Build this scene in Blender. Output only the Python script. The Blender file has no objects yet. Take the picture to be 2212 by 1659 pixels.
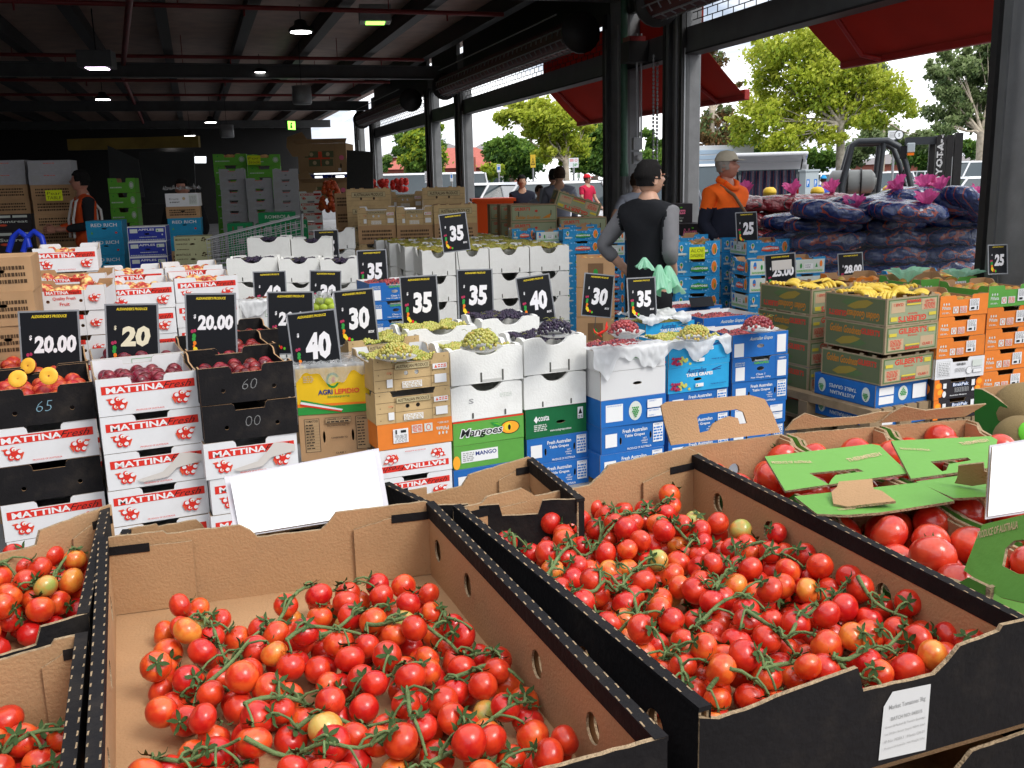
import bpy, bmesh, math, random
from mathutils import Vector, Matrix, noise
from mathutils.geometry import tessellate_polygon
random.seed(7)
RND = random.Random(11)
sc = bpy.context.scene
COL = sc.collection
R = math.radians
# ---------------------------------------------------------------- camera model (measured)
F = 2100.0; PITCH = R(11.9); ROLL = R(1.4); CAM = Vector((0, 0, 1.5))
FW = Vector((0, math.cos(PITCH), -math.sin(PITCH)))
R0 = Vector((1, 0, 0)); U0 = Vector((0, math.sin(PITCH), math.cos(PITCH)))
RC = math.cos(ROLL) * R0 - math.sin(ROLL) * U0
UC = math.sin(ROLL) * R0 + math.cos(ROLL) * U0
def ray(u, v): return FW + RC * ((u - 1106) / F) - UC * ((v - 829.5) / F)
def at(u, v, dep): return CAM + ray(u, v) * dep
def atz(u, v, z):
    d = ray(u, v); return CAM + d * ((z - CAM.z) / d.z)
cam_d = bpy.data.cameras.new('camera'); cam = bpy.data.objects.new('camera', cam_d); COL.objects.link(cam)
cam_d.sensor_width = 36; cam_d.lens = 36 * F / 2212; cam_d.clip_end = 2000; cam_d.clip_start = 0.02
m = Matrix((RC, UC, -FW)).transposed().to_4x4(); m.translation = CAM; cam.matrix_world = m
sc.camera = cam
# ---------------------------------------------------------------- materials
MATS = {}
def mat(name, col, rough=0.6, spec=0.5, metal=0.0, var=0.0, vscale=20.0, bump=0.0, bscale=60.0, trans=0.0, emit=0.0, alpha=1.0,
        coat=0.0, sss=0.0, objvar=0.0, dirt=0.0, bstretch=None, alphanoise=None, translu=0.0, smear=None):
    if name in MATS: return MATS[name]
    M = bpy.data.materials.new(name); M.use_nodes = True; MATS[name] = M
    nt = M.node_tree; N = nt.nodes; L = nt.links
    b = N['Principled BSDF']; b.inputs['Roughness'].default_value = rough
    b.inputs['Specular IOR Level'].default_value = spec; b.inputs['Metallic'].default_value = metal
    b.inputs['Base Color'].default_value = (*col, 1)
    tc = N.new('ShaderNodeTexCoord')
    src = None
    if var or dirt or objvar:
        mix = N.new('ShaderNodeHueSaturation'); mix.inputs['Color'].default_value = (*col, 1)
        val = None
        if var:
            n = N.new('ShaderNodeTexNoise'); n.inputs['Scale'].default_value = vscale; n.inputs['Detail'].default_value = 5
            L.new(tc.outputs['Object'], n.inputs['Vector'])
            mr = N.new('ShaderNodeMapRange'); mr.inputs['From Min'].default_value = .25; mr.inputs['From Max'].default_value = .75
            mr.inputs['To Min'].default_value = 1 - var; mr.inputs['To Max'].default_value = 1 + var
            L.new(n.outputs['Fac'], mr.inputs['Value']); val = mr.outputs['Result']
        if objvar:
            oi = N.new('ShaderNodeObjectInfo'); mr = N.new('ShaderNodeMapRange')
            mr.inputs['To Min'].default_value = 1 - objvar; mr.inputs['To Max'].default_value = 1 + objvar
            L.new(oi.outputs['Random'], mr.inputs['Value'])
            if val:
                mu = N.new('ShaderNodeMath'); mu.operation = 'MULTIPLY'; L.new(val, mu.inputs[0]); L.new(mr.outputs['Result'], mu.inputs[1]); val = mu.outputs[0]
            else: val = mr.outputs['Result']
        if val: L.new(val, mix.inputs['Value'])
        src = mix.outputs['Color']
        if dirt:
            n = N.new('ShaderNodeTexNoise'); n.inputs['Scale'].default_value = 6; n.inputs['Detail'].default_value = 8; n.inputs['Roughness'].default_value = .7
            L.new(tc.outputs['Object'], n.inputs['Vector'])
            mr = N.new('ShaderNodeMapRange'); mr.inputs['From Min'].default_value = .52; mr.inputs['From Max'].default_value = .75; mr.inputs['To Max'].default_value = dirt
            L.new(n.outputs['Fac'], mr.inputs['Value'])
            mx = N.new('ShaderNodeMix'); mx.data_type = 'RGBA'; L.new(mr.outputs['Result'], mx.inputs[0]); L.new(src, mx.inputs[6])
            mx.inputs[7].default_value = (.22, .17, .12, 1); src = mx.outputs[2]
        L.new(src, b.inputs['Base Color'])
    if bump:
        n = N.new('ShaderNodeTexNoise'); n.inputs['Scale'].default_value = bscale; n.inputs['Detail'].default_value = 4
        if bstretch:
            mp = N.new('ShaderNodeMapping'); mp.inputs['Scale'].default_value = bstretch
            L.new(tc.outputs['Object'], mp.inputs['Vector']); L.new(mp.outputs['Vector'], n.inputs['Vector'])
        else: L.new(tc.outputs['Object'], n.inputs['Vector'])
        bp = N.new('ShaderNodeBump'); bp.inputs['Strength'].default_value = min(1, bump); bp.inputs['Distance'].default_value = .01
        L.new(n.outputs['Fac'], bp.inputs['Height']); L.new(bp.outputs['Normal'], b.inputs['Normal'])
    if trans: b.inputs['Transmission Weight'].default_value = trans
    if coat: b.inputs['Coat Weight'].default_value = coat; b.inputs['Coat Roughness'].default_value = .08
    if sss:
        b.inputs['Subsurface Weight'].default_value = sss; b.inputs['Subsurface Radius'].default_value = (.01, .003, .002); b.inputs['Subsurface Scale'].default_value = 1
    if emit:
        b.inputs['Emission Color'].default_value = (*col, 1); b.inputs['Emission Strength'].default_value = emit
    if alpha < 1: b.inputs['Alpha'].default_value = alpha
    if translu:
        tr = N.new('ShaderNodeBsdfTranslucent'); tr.inputs['Color'].default_value = (*col, 1)
        if src: L.new(src, tr.inputs['Color'])
        ms = N.new('ShaderNodeMixShader'); ms.inputs[0].default_value = translu
        L.new(b.outputs[0], ms.inputs[1]); L.new(tr.outputs[0], ms.inputs[2]); L.new(ms.outputs[0], N['Material Output'].inputs['Surface'])
    return M
def flat(name, col, rough=.6, spec=.2, **k): return mat(name, col, rough, spec, **k)
kraft = mat('kraft', (.43, .26, .135), .85, .2, var=.14, vscale=4, bump=.25, bscale=300, objvar=.06, dirt=.22)
kraft_in = mat('kraft_inner', (.43, .255, .13), .85, .2, var=.15, vscale=5, bump=.2, bscale=250, dirt=.25)
corr = mat('corrugated_edge', (.36, .26, .16), .9, .1, var=.35, vscale=160, bump=.6, bscale=250)
blackcard = mat('black_card', (.012, .011, .012), .7, .12, var=.25, vscale=8, bump=.15, bscale=120, dirt=.10)
whitecard = mat('white_card', (.72, .72, .73), .6, .3, var=.04, vscale=4, dirt=.10)
foam = mat('white_foam', (.80, .80, .77), .7, .3, var=.03, vscale=5, bump=.2, bscale=90, dirt=.16)
red = flat('print_red', (.66, .032, .02)); white = flat('print_white', (.78, .78, .78)); black = flat('print_black', (.012, .012, .014))
yel = flat('print_yellow', (.82, .62, .03)); orange = flat('print_orange', (.82, .20, .02)); green = flat('print_green', (.03, .28, .05))
lime = flat('print_lime', (.12, .46, .03)); skin_or = flat('print_tangerine', (.85, .22, .03)); greyp = flat('print_grey', (.35, .35, .35))
pink = flat('print_pink', (.8, .18, .3)); navyp = flat('print_navy', (.02, .04, .2)); palep = flat('print_pale', (.62, .66, .6)); tan = flat('print_tan', (.55, .42, .24))
plumred = flat('print_coral', (.72, .09, .04))
# ---------------------------------------------------------------- mesh builder
I4 = Matrix.Identity(4)
class MB:
    def __init__(s): s.v = []; s.f = []; s.m = []; s.sm = []; s.mats = []
    def mi(s, M):
        if M not in s.mats: s.mats.append(M)
        return s.mats.index(M)
    def add(s, vs, fs, M, X=I4, smooth=False):
        o = len(s.v); s.v += [X @ Vector(p) for p in vs]; k = s.mi(M)
        for f in fs: s.f.append([i + o for i in f]); s.m.append(k); s.sm.append(smooth)
        return s
    def box(s, x0, y0, z0, x1, y1, z1, M, X=I4):
        return s.add([(x0, y0, z0), (x1, y0, z0), (x1, y1, z0), (x0, y1, z0), (x0, y0, z1), (x1, y0, z1), (x1, y1, z1), (x0, y1, z1)],
                     [(0, 3, 2, 1), (4, 5, 6, 7), (0, 1, 5, 4), (1, 2, 6, 5), (2, 3, 7, 6), (3, 0, 4, 7)], M, X)
    def loft(s, rings, M, X=I4, smooth=True, caps=True, closed=True):
        n = len(rings[0]); vs = [p for r in rings for p in r]; fs = []
        for i in range(len(rings) - 1):
            for j in range(n if closed else n - 1):
                a = i * n + j; b = i * n + (j + 1) % n; fs.append((a, b, b + n, a + n))
        s.add(vs, fs, M, X, smooth)
        if caps and closed: s.add(rings[0], [tuple(range(n))[::-1]], M, X, False); s.add(rings[-1], [tuple(range(n))], M, X, False)
        return s
    def tube(s, pts, rad, M, n=8, X=I4, caps=True):
        pts = [Vector(p) for p in pts]; k = len(pts)
        if not hasattr(rad, '__len__'): rad = [rad] * k
        rings = []; up = Vector((0, 0, 1)); prev = None
        for i, p in enumerate(pts):
            d = (pts[min(i + 1, k - 1)] - pts[max(i - 1, 0)])
            if d.length < 1e-9: d = Vector((0, 0, 1))
            d.normalize()
            a = prev if prev is not None else (Vector((1, 0, 0)) if abs(d.x) < .8 else Vector((0, 1, 0)))
            a = (a - d * a.dot(d)); a = a.normalized() if a.length > 1e-6 else d.orthogonal().normalized(); prev = a
            b = d.cross(a)
            rings.append([p + (a * math.cos(2 * math.pi * j / n) + b * math.sin(2 * math.pi * j / n)) * rad[i] for j in range(n)])
        return s.loft(rings, M, X, True, caps)
    def lathe(s, prof, M, n=16, X=I4, smooth=True):
        return s.loft([[(r * math.cos(2 * math.pi * j / n), r * math.sin(2 * math.pi * j / n), z) for j in range(n)] for r, z in prof], M, X, smooth, True)
    def poly(s, pts, M, X=I4):
        tr = tessellate_polygon([[Vector((p[0], p[1], 0)) for p in pts]])
        return s.add([(p[0], p[1], p[2] if len(p) > 2 else 0) for p in pts], [tuple(t) for t in tr], M, X)
    def panel(s, outer, holes, t, Mo, Mi, Me, X=I4):
        """flat board: outline in its xy plane, +z side = outside (Mo), thickness t towards -z"""
        L = [[Vector((p[0], p[1], 0)) for p in outer]] + [[Vector((p[0], p[1], 0)) for p in h] for h in holes]
        tr = tessellate_polygon(L); flatp = [p for l in L for p in l]
        T = []
        for a, b, c in tr:
            ar = (flatp[b] - flatp[a]).cross(flatp[c] - flatp[a]).z
            T.append((a, b, c) if ar > 0 else (a, c, b))
        s.add([(p.x, p.y, 0) for p in flatp], T, Mo, X)
        s.add([(p.x, p.y, -t) for p in flatp], [(a, c, b) for a, b, c in T], Mi, X)
        for l in L:
            n = len(l); vs = [(p.x, p.y, 0) for p in l] + [(p.x, p.y, -t) for p in l]
            s.add(vs, [(i, (i + 1) % n, (i + 1) % n + n, i + n) for i in range(n)], Me, X)
        return s
    def build(s, name, parent=None, bevel=0):
        me = bpy.data.meshes.new(name); me.from_pydata([tuple(p) for p in s.v], [], s.f)
        for M in s.mats: me.materials.append(M)
        me.polygons.foreach_set('material_index', s.m); me.polygons.foreach_set('use_smooth', s.sm)
        me.update(); o = bpy.data.objects.new(name, me); COL.objects.link(o)
        if parent: o.parent = parent
        if bevel:
            b = o.modifiers.new('b', 'BEVEL'); b.width = bevel; b.segments = 2; b.limit_method = 'ANGLE'
        return o
def tag(o, label=None, cat=None, group=None, kind=None):
    if label: o['label'] = label
    if cat: o['category'] = cat
    if group: o['group'] = group
    if kind: o['kind'] = kind
    return o
def empty(name, loc=(0, 0, 0), rz=0, label=None, cat=None, group=None):
    o = bpy.data.objects.new(name, None); COL.objects.link(o); o.location = loc; o.rotation_euler = (0, 0, rz); o.empty_display_size = .1
    return tag(o, label, cat, group)
def kids(o): return [c for c in bpy.data.objects if c.parent == o]
def copy_tree(o, ch, parent=None):
    c = o.copy(); COL.objects.link(c); c.parent = parent
    for k, kk in ch: copy_tree(k, kk, c)
    return c
def tree_of(o): return [(k, tree_of(k)) for k in kids(o)]
def T(x, y, z): return Matrix.Translation((x, y, z))
def RZ(a): return Matrix.Rotation(a, 4, 'Z')
def RX(a): return Matrix.Rotation(a, 4, 'X')
def RY(a): return Matrix.Rotation(a, 4, 'Y')
def circ(cx, cy, rx, ry=None, n=14, a0=0): 
    ry = rx if ry is None else ry
    return [(cx + rx * math.cos(a0 + 2 * math.pi * i / n), cy + ry * math.sin(a0 + 2 * math.pi * i / n)) for i in range(n)]
def smooth01(t): t = max(0, min(1, t)); return t * t * (3 - 2 * t)
# ---------------------------------------------------------------- lettering (built-in font turned to flat mesh)
TC = {}
def glyphs(s, bold=0.0, shear=0.0):
    k = (s, bold, shear)
    if k in TC: return TC[k]
    c = bpy.data.curves.new('t', 'FONT'); c.body = s; c.size = 1; c.offset = bold; c.shear = shear; c.resolution_u = 2; c.fill_mode = 'FRONT'
    o = bpy.data.objects.new('t', c); COL.objects.link(o)
    dg = bpy.context.evaluated_depsgraph_get(); me = bpy.data.meshes.new_from_object(o.evaluated_get(dg))
    vs = [v.co.xy[:] for v in me.vertices]; fs = [tuple(p.vertices) for p in me.polygons]
    bpy.data.objects.remove(o); bpy.data.curves.remove(c); bpy.data.meshes.remove(me)
    if not vs: vs = [(0, 0)]; fs = []
    x0 = min(v[0] for v in vs); x1 = max(v[0] for v in vs); y0 = min(v[1] for v in vs); y1 = max(v[1] for v in vs)
    TC[k] = (vs, fs, x0, x1, y0, y1); return TC[k]
class Face:
    """prints on one flat face; x right, y up, X maps (x,y,0) with +z outwards"""
    def __init__(s, mb, X, W, H, flip=False):
        s.mb = mb; s.W = W; s.H = H; s.off = .0008
        if flip: X = X @ T(W, H, 0) @ RZ(math.pi)
        s.X = X
    def lay(s): s.off += .0003; return s.X @ T(0, 0, s.off)
    def r(s, x0, y0, x1, y1, M):
        s.mb.add([(x0 * s.W, y0 * s.H, 0), (x1 * s.W, y0 * s.H, 0), (x1 * s.W, y1 * s.H, 0), (x0 * s.W, y1 * s.H, 0)], [(0, 1, 2, 3)], M, s.lay()); return s
    def p(s, pts, M): s.mb.poly([(x * s.W, y * s.H) for x, y in pts], M, s.lay()); return s
    def e(s, cx, cy, rx, ry, M, n=14, a=0): 
        s.mb.poly([(s.W * cx + x * math.cos(a) - y * math.sin(a), s.H * cy + x * math.sin(a) + y * math.cos(a)) for x, y in circ(0, 0, rx, ry, n)], M, s.lay()); return s
    def t(s, txt, x0, x1, y0, y1, M, bold=0.0, shear=0.0, fit=True):
        """text stretched into the fractional rectangle"""
        vs, fs, a, b, c, d = glyphs(txt, bold, shear)
        sx = (x1 - x0) * s.W / max(1e-6, b - a); sy = (y1 - y0) * s.H / max(1e-6, d - c)
        s.mb.add([(x0 * s.W + (p[0] - a) * sx, y0 * s.H + (p[1] - c) * sy, 0) for p in vs], fs, M, s.lay()); return s
    def lines(s, x0, x1, y0, y1, n, M, seed=1):
        rr = random.Random(seed)
        for i in range(n):
            y = y1 - (y1 - y0) * (i + .5) / n; h = (y1 - y0) / n * .28; x = x0
            L = s.lay()
            while x < x1 - .01:
                w = rr.uniform(.02, .06); xe = min(x1, x + w)
                s.mb.add([(x * s.W, (y - h) * s.H, 0), (xe * s.W, (y - h) * s.H, 0), (xe * s.W, (y + h) * s.H, 0), (x * s.W, (y + h) * s.H, 0)], [(0, 1, 2, 3)], M, L)
                x = xe + .012
        return s
# ---------------------------------------------------------------- cartons
def prof(W, H, kind, d=.028):
    if kind == 'flat': return [(0, 0), (W, 0), (W, H), (0, H)]
    if kind == 'notch': return [(0, 0), (W, 0), (W, H), (.69 * W, H), (.665 * W, H - d * .3), (.655 * W, H - d), (.345 * W, H - d), (.335 * W, H - d * .3), (.31 * W, H), (0, H)]
    if kind == 'wide': return [(0, 0), (W, 0), (W, H), (.80 * W, H), (.77 * W, H - d), (.23 * W, H - d), (.20 * W, H), (0, H)]
    if kind == 'low': return [(0, 0), (W, 0), (W, H), (.86 * W, H), (.82 * W, H - .2 * d), (.78 * W, H - d), (.22 * W, H - d), (.18 * W, H - .2 * d), (.14 * W, H), (0, H)]
    if kind == 'teeth':
        p = [(0, 0), (W, 0), (W, H)]
        for a, b in ((.9, .84), (.7, .64), (.36, .3), (.16, .1)): p += [(a * W, H), (a * W, H + .012), (b * W, H + .012), (b * W, H)]
        return p + [(0, H)]
    if kind == 'foam':
        p = [(0, 0), (W, 0), (W, H - .012), (.93 * W, H - .004), (.82 * W, H), (.72 * W, H - .002)]
        p += [(W * (.5 + .19 * math.cos(a)), H - .002 - d * 1.5 * math.sin(a)) for a in [math.pi * i / 8 for i in range(1, 8)]]
        return p + [(.28 * W, H - .002), (.18 * W, H), (.07 * W, H - .004), (0, H - .012)]
XF = RX(R(90))
def XL(D): return T(0, D, 0) @ RZ(R(-90)) @ RX(R(90))
def XR(W): return T(W, 0, 0) @ RZ(R(90)) @ RX(R(90))
def XB(W, D): return T(W, D, 0) @ RZ(R(180)) @ RX(R(90))
def carton(name, W, D, H, out, inn, front='notch', side='flat', holes=(), sholes=(), t=.006, edge=None, lid=None, d=.028, fprint=None, sprint=None, flipf=False, base=None, wings=0):
    mb = MB(); edge = edge or corr
    fp = prof(W, H, front, d); hs = [circ(x * W, y * H, rx, ry, 12) for x, y, rx, ry in holes]
    shs = [circ(x * D, y * H, rx, ry, 12) for x, y, rx, ry in sholes]
    mb.panel(fp, hs, t, out, inn, edge, XF)
    mb.panel(fp, hs, t, out, inn, edge, XB(W, D))
    sp = [(x + (t + .0015 if x < .001 else 0) - (t + .0015 if x > D - .001 else 0), y) for x, y in prof(D, H - .0015, side, d)]
    mb.panel(sp, shs, t, out, inn, edge, XL(D) @ T(0, 0, -.001)); mb.panel(sp, shs, t, out, inn, edge, XR(W) @ T(0, 0, -.001))
    mb.box(t + .002, t + .002, .003, W - t - .002, D - t - .002, .008, base or inn)
    if wings:      # folded corner wings seen on stone-fruit cartons
        for x0 in (t + .001, W - t - wings): mb.box(x0, t + .002, H - .03, x0 + wings, D * .22, H - .027, out)
    if lid: mb.box(.002, .002, H - .004, W - .002, D - .002, H + .002, lid)
    if fprint: fprint(Face(mb, XF, W, H, flipf))
    if sprint: sprint(Face(mb, XL(D), D, H)); sprint(Face(mb, XR(W), D, H))
    o = mb.build(name); COL.objects.unlink(o); o['W'] = W; o['D'] = D; o['H'] = H
    return o
def cluster(f, cx, cy, s, flip=1):
    rr = random.Random(int(cx * 100)); 
    f.p([(cx + flip * s * .9 / f.W, cy - s * .9 / f.H), (cx + flip * s * 1.35 / f.W, cy + s * .1 / f.H), (cx + flip * s * .6 / f.W, cy + s * .3 / f.H)], plumred)
    f.p([(cx - flip * s * .7 / f.W, cy + s * .8 / f.H), (cx - flip * s * 1.5 / f.W, cy + s * .7 / f.H), (cx - flip * s * .8 / f.W, cy + s * .2 / f.H)], plumred)
    for dx, dy, k in ((-.75, .25, 0), (0, .55, 1), (.75, .2, 0), (-.35, -.45, 1), (.4, -.5, 0), (.05, .02, 2)):
        x = cx + dx * s / f.W; y = cy + dy * s / f.H
        f.e(x, y, s * .42, s * .42, red)
        if k != 2: f.e(x + .12 * s / f.W, y + .08 * s / f.H, s * .3, s * .26, white)
        if k == 1: f.e(x + .1 * s / f.W, y, s * .12, s * .12, orange)
def p_mattina(f):
    f.r(.045, .58, .965, .80, red)
    f.t('MATTINA', .09, .66, .60, .765, white, .03, 0); f.t('Fresh', .64, .93, .60, .78, black, -.005, .5)
    cluster(f, .19, .32, .030); cluster(f, .82, .33, .030, -1); f.t('PRODUCE OF AUSTRALIA', .36, .64, .085, .125, red, .02)
def p_mattina_torn(f):
    p_mattina(f); f.p([(.28, .22), (.55, .36), (.66, .60), (.74, .82), (.84, .80), (.97, .70), (.97, .52), (.7, .42), (.6, .2), (.35, .15)], tornw)
def p_quality(f):
    f.r(.27, .66, .72, .84, red); f.t('MATTINA', .29, .56, .68, .82, white, .03); f.t('Fresh', .56, .69, .68, .82, black, 0, .5)
    f.t('Quality Fresh', .36, .64, .42, .58, red, .015); f.t('Fruit', .44, .56, .22, .36, red, .015)
    cluster(f, .12, .5, .026); cluster(f, .87, .5, .026, -1)
    f.r(.245, 0, .25, 1, greyp); f.r(.745, 0, .75, 1, greyp)
def p_crates_mark(chars, M):
    def g(f):
        if chars: f.t(chars, .44, .60, .34, .62, M, -.022, .25)
    return g
def p_wood(f):
    for y in (.33, .66): f.r(.01, y, .99, y + .012, woodline)
    for x in (.06, .22, .77, .93):
        for y in (.12, .5, .9): f.e(x, y, .003, .003, woodline, 8)
    f.r(.25, .0, .255, .8, woodline); f.r(.745, 0, .75, .8, woodline)
    f.r(.27, .62, .73, .80, woodline); f.r(.275, .63, .725, .79, palet); f.t('AUSTRALIAN PRODUCE', .29, .71, .66, .76, darkwood, .02)
    f.r(.16, .12, .235, .36, white); f.r(.36, .06, .62, .26, white); f.lines(.37, .61, .07, .25, 4, tan, 3)
    f.r(.79, .12, .95, .38, white); f.r(.77, .54, .96, .70, white); f.p([(.79, .57), (.83, .57), (.81, .67)], plumred); f.lines(.84, .95, .57, .68, 2, plumred, 4)
    f.t('CLASS 1', .16, .23, .52, .58, plumred, 0)
def p_woodlong(f):
    for y in (.3, .62): f.r(.01, y, .99, y + .012, woodline)
    f.r(.12, .5, .88, .82, woodline); f.r(.125, .52, .875, .80, palet); f.t('AUSTRALIAN PRODUCE', .17, .83, .57, .76, darkwood, .02)
    f.e(.33, .42, .014, .014, darkwood); f.e(.62, .42, .014, .014, darkwood)
def p_kiwi(f):
    f.r(0, 0, 1, .17, green); f.p([(0, .17), (1, .17), (1, .21), (0, .24)], orange)
    f.e(.5, .72, .034, .034, green); f.e(.5, .72, .024, .024, yel); f.e(.515, .73, .012, .012, orange); f.r(.53, .66, .60, .78, yel)
    f.t('AGRI', .29, .49, .42, .53, navyp, .03); f.t('LEPIDIO', .52, .86, .42, .53, plumred, .03); f.t('kiwiexperts', .42, .72, .33, .40, green, .01)
    f.p([(.05, .30), (.62, .08), (.6, .05), (.04, .25)], white); f.p([(.05, .34), (.62, .11), (.62, .08), (.05, .30)], green); f.p([(.04, .25), (.6, .05), (.6, .02), (.04, .21)], red)
    f.lines(.10, .24, .70, .85, 4, tan, 9)
def p_consign(f):
    f.r(.07, .18, .28, .92, darkline); f.r(.078, .19, .272, .91, kraft_p); f.t('TOMATOES', .09, .26, .84, .89, black, .02)
    for i in range(9): f.r(.08, .24 + .065 * i, .27, .243 + .065 * i, darkline); f.lines(.09, .2, .25 + .065 * i, .29 + .065 * i, 1, black, i)
    f.r(.78, .18, .98, .92, darkline); f.r(.788, .19, .972, .91, kraft_p); f.t('CUCUMBERS', .80, .96, .84, .89, black, .02)
    for i in range(9): f.lines(.80, .9, .25 + .065 * i, .29 + .065 * i, 1, black, i + 20)
    f.r(.36, .80, .72, .93, darkline); f.r(.365, .81, .715, .92, kraft_p); f.t('LEBANESE CUCUMBERS', .38, .70, .87, .91, black, .02); f.lines(.38, .7, .81, .86, 1, black, 5)
    f.t('GROWN & PACKED BY:', .38, .70, .73, .77, black, .01); f.t('CONSIGNED TO:', .43, .66, .46, .50, black, .02); f.t('CLASS 1', .48, .62, .12, .16, black, .02)
def p_pinata(f):
    f.t('Pi\u00f1ata', .05, .22, .34, .50, palep, .02)
    for x in (.08, .13, .18): f.e(x, .60, .005, .008, palep, 8)
    f.lines(.05, .2, .14, .22, 2, palep, 2); f.r(.27, .14, .38, .46, palep); f.e(.325, .3, .013, .016, plumred); f.e(.325, .3, .009, .012, palep); f.r(.41, .14, .55, .46, palep); f.lines(.42, .54, .16, .44, 5, plumred, 5)
    f.r(.60, .22, .80, .78, white); f.lines(.62, .78, .45, .76, 6, greyp, 7); f.r(.63, .28, .7, .38, black); f.r(.75, .25, .77, .42, black)
def p_mango(f):
    f.r(0, .93, 1, 1, red)
    f.e(.80, .5, .055, .048, black, 18); f.e(.80, .5, .05, .043, mangoo, 18); f.e(.77, .53, .02, .03, yel); f.e(.79, .5, .008, .020, black)
    f.p([(.70, .56), (.62, .78), (.52, .80), (.58, .62)], green); f.p([(.69, .57), (.63, .74), (.56, .76)], lime)
    f.t('Mangoes', .08, .70, .20, .68, white, .09, .25); f.t('Mangoes', .095, .69, .24, .65, black, .012, .25)
def p_mango2(f):
    f.r(.1, .25, .62, .75, white); f.t('MANGO', .3, .6, .5, .68, navyp, .03); f.lines(.12, .28, .3, .7, 5, greyp, 3); f.e(.03, .3, .02, .05, mangoo)
def p_costa(f):
    f.p([(.13, .62), (.17, .75), (.2, .62), (.17, .5)], white); f.t('costa', .20, .38, .56, .74, white, .02); f.lines(.13, .34, .22, .46, 4, palep, 2)
    f.t('www.costagroup.com.au', .39, .74, .14, .23, white, .01); f.r(.85, .48, .94, .88, white); f.p([(.862, .64), (.928, .64), (.895, .84)], black); f.lines(.86, .93, .5, .6, 2, black, 3)
def p_ftg(f):
    f.t('Fresh Australian', .33, .72, .70, .84, white, .02); f.t('Table Grapes', .36, .68, .50, .64, white, .02); f.t('NET', .65, .71, .38, .44, white, .01); f.t('WEIGHT', .62, .73, .29, .35, white, .01); f.t('10kg', .64, .72, .20, .26, white, .01)
    f.r(.06, .24, .24, .74, white); f.r(.81, .20, .97, .92, white); f.t('VARIETY', .83, .95, .84, .90, navyp, 0); f.lines(.82, .96, .25, .8, 5, bluep, 8); f.t('PRODUCE OF AUSTRALIA', .4, .78, .05, .13, white, .01)
def p_circ(f):
    f.r(.07, .18, .33, .82, white); f.t('GROWN & PACKED BY', .09, .31, .74, .79, bluep, 0)
    f.e(.52, .5, .040, .058, palep, 20)
    for r_, n in enumerate((4, 3, 4, 3, 2, 1)):
        for k in range(n): f.e(.52 + (k - (n - 1) / 2) * .011 / f.W * 1, .62 - r_ * .012 / f.H * .9, .0052, .0052, green, 8)
    f.r(.70, .55, .93, .86, white); f.r(.70, .20, .93, .50, white); f.t('VARIETY', .72, .84, .78, .83, bluep, 0); f.t('NET WEIGHT', .72, .88, .42, .47, bluep, 0); f.t('CLASS 1', .72, .82, .24, .29, bluep, 0)
def p_grapes(f):
    f.r(.06, .06, .22, .62, white); f.t('GROWN AND', .05, .22, .76, .83, palep, 0); f.t('PACKED BY', .05, .22, .67, .74, palep, 0)
    f.r(.80, .10, .96, .78, white); f.r(.765, 0, .768, 1, navyp); f.t('VARIETY', .82, .95, .84, .91, white, .01); f.t('Class 1', .42, .58, .22, .31, white, .01); f.t('Net Weight 10Kg', .33, .68, .08, .17, white, .01)
    f.t('GRAPES', .38, .64, .70, .80, lime, .03); f.t('Australian', .38, .62, .83, .91, palep, .01, .3)
def p_agrapes(f):
    f.t('Australian Grapes', .30, .72, .66, .86, palep, .01, .5); f.r(.80, .1, .96, .86, white); f.r(.765, 0, .768, 1, navyp); f.r(.03, .05, .2, .62, white)
def p_ltg(f):
    f.t('Australian', .30, .62, .74, .94, navyp, .012, .45); f.t('TABLE GRAPES', .29, .73, .60, .74, white, .05)
    f.p([(.7, .8), (.86, .92), (.88, .9), (.75, .8), (.86, .82), (.86, .79), (.74, .77)], navyp)
    rr = random.Random(2)
    for i in range(34): x = rr.gauss(.18, .07); f.e(x, .25 + rr.uniform(-.15, .15), .009, .009, grapr if x < .17 else graph, 8)
    f.r(.43, .18, .56, .32, white); f.p([(.44, .2), (.47, .2), (.455, .3)], green); f.t('PREMIUM QUALITY', .68, .94, .2, .26, navyp, .01)
def p_gil(f):
    f.r(.03, .06, .97, .94, gilgreen); f.r(.05, .10, .95, .90, gilpale)
    f.t("GILBERT'S", .24, .78, .68, .90, gilred, .035); f.t('Bananas', .42, .6, .58, .66, gilred, .01); f.r(.06, .12, .34, .52, gilcard); f.r(.66, .16, .92, .54, gilcard)
    f.lines(.09, .3, .26, .5, 5, gilred, 6); f.t('13kg NET', .11, .29, .14, .24, gilred, .02); f.t('CLASS 1', .70, .88, .20, .30, gilred, .02)
    f.r(.06, .62, .2, .74, gilyel); f.r(.80, .68, .93, .84, gilyel); f.t('BANANAS', .37, .64, .10, .22, gilred, .04); f.r(.37, .24, .64, .30, gilyel)
def p_gil_s(f):
    f.r(.03, .06, .97, .94, gilgreen); f.r(.04, .085, .96, .915, gildark)  # side print in darker tones: shade of the long sides put into colour
    f.t("GILBERT'S", .62, .92, .62, .84, gilred, .035); f.t('Golden Goodness', .1, .62, .56, .86, gilor, .02, .2)
    f.p([(.2, .2), (.32, .42), (.5, .50), (.62, .44), (.5, .22), (.3, .12)], gildy); f.p([(.42, .16), (.62, .4), (.72, .3), (.6, .14)], gilgreen)
def p_gil_long(f):
    f.r(.02, .06, .98, .94, gilgreen); f.r(.03, .09, .97, .91, gilpale)
    f.t("GILBERT'S", .08, .42, .66, .86, gilred, .035); f.t('Golden Goodness', .1, .64, .14, .36, gilor, .03, .2); f.e(.55, .62, .016, .014, gilred); f.p([(.66, .16), (.88, .5), (.84, .2)], gilor)
    f.r(.16, .3, .175, .6, black); f.r(.86, .36, .875, .66, black)
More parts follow.
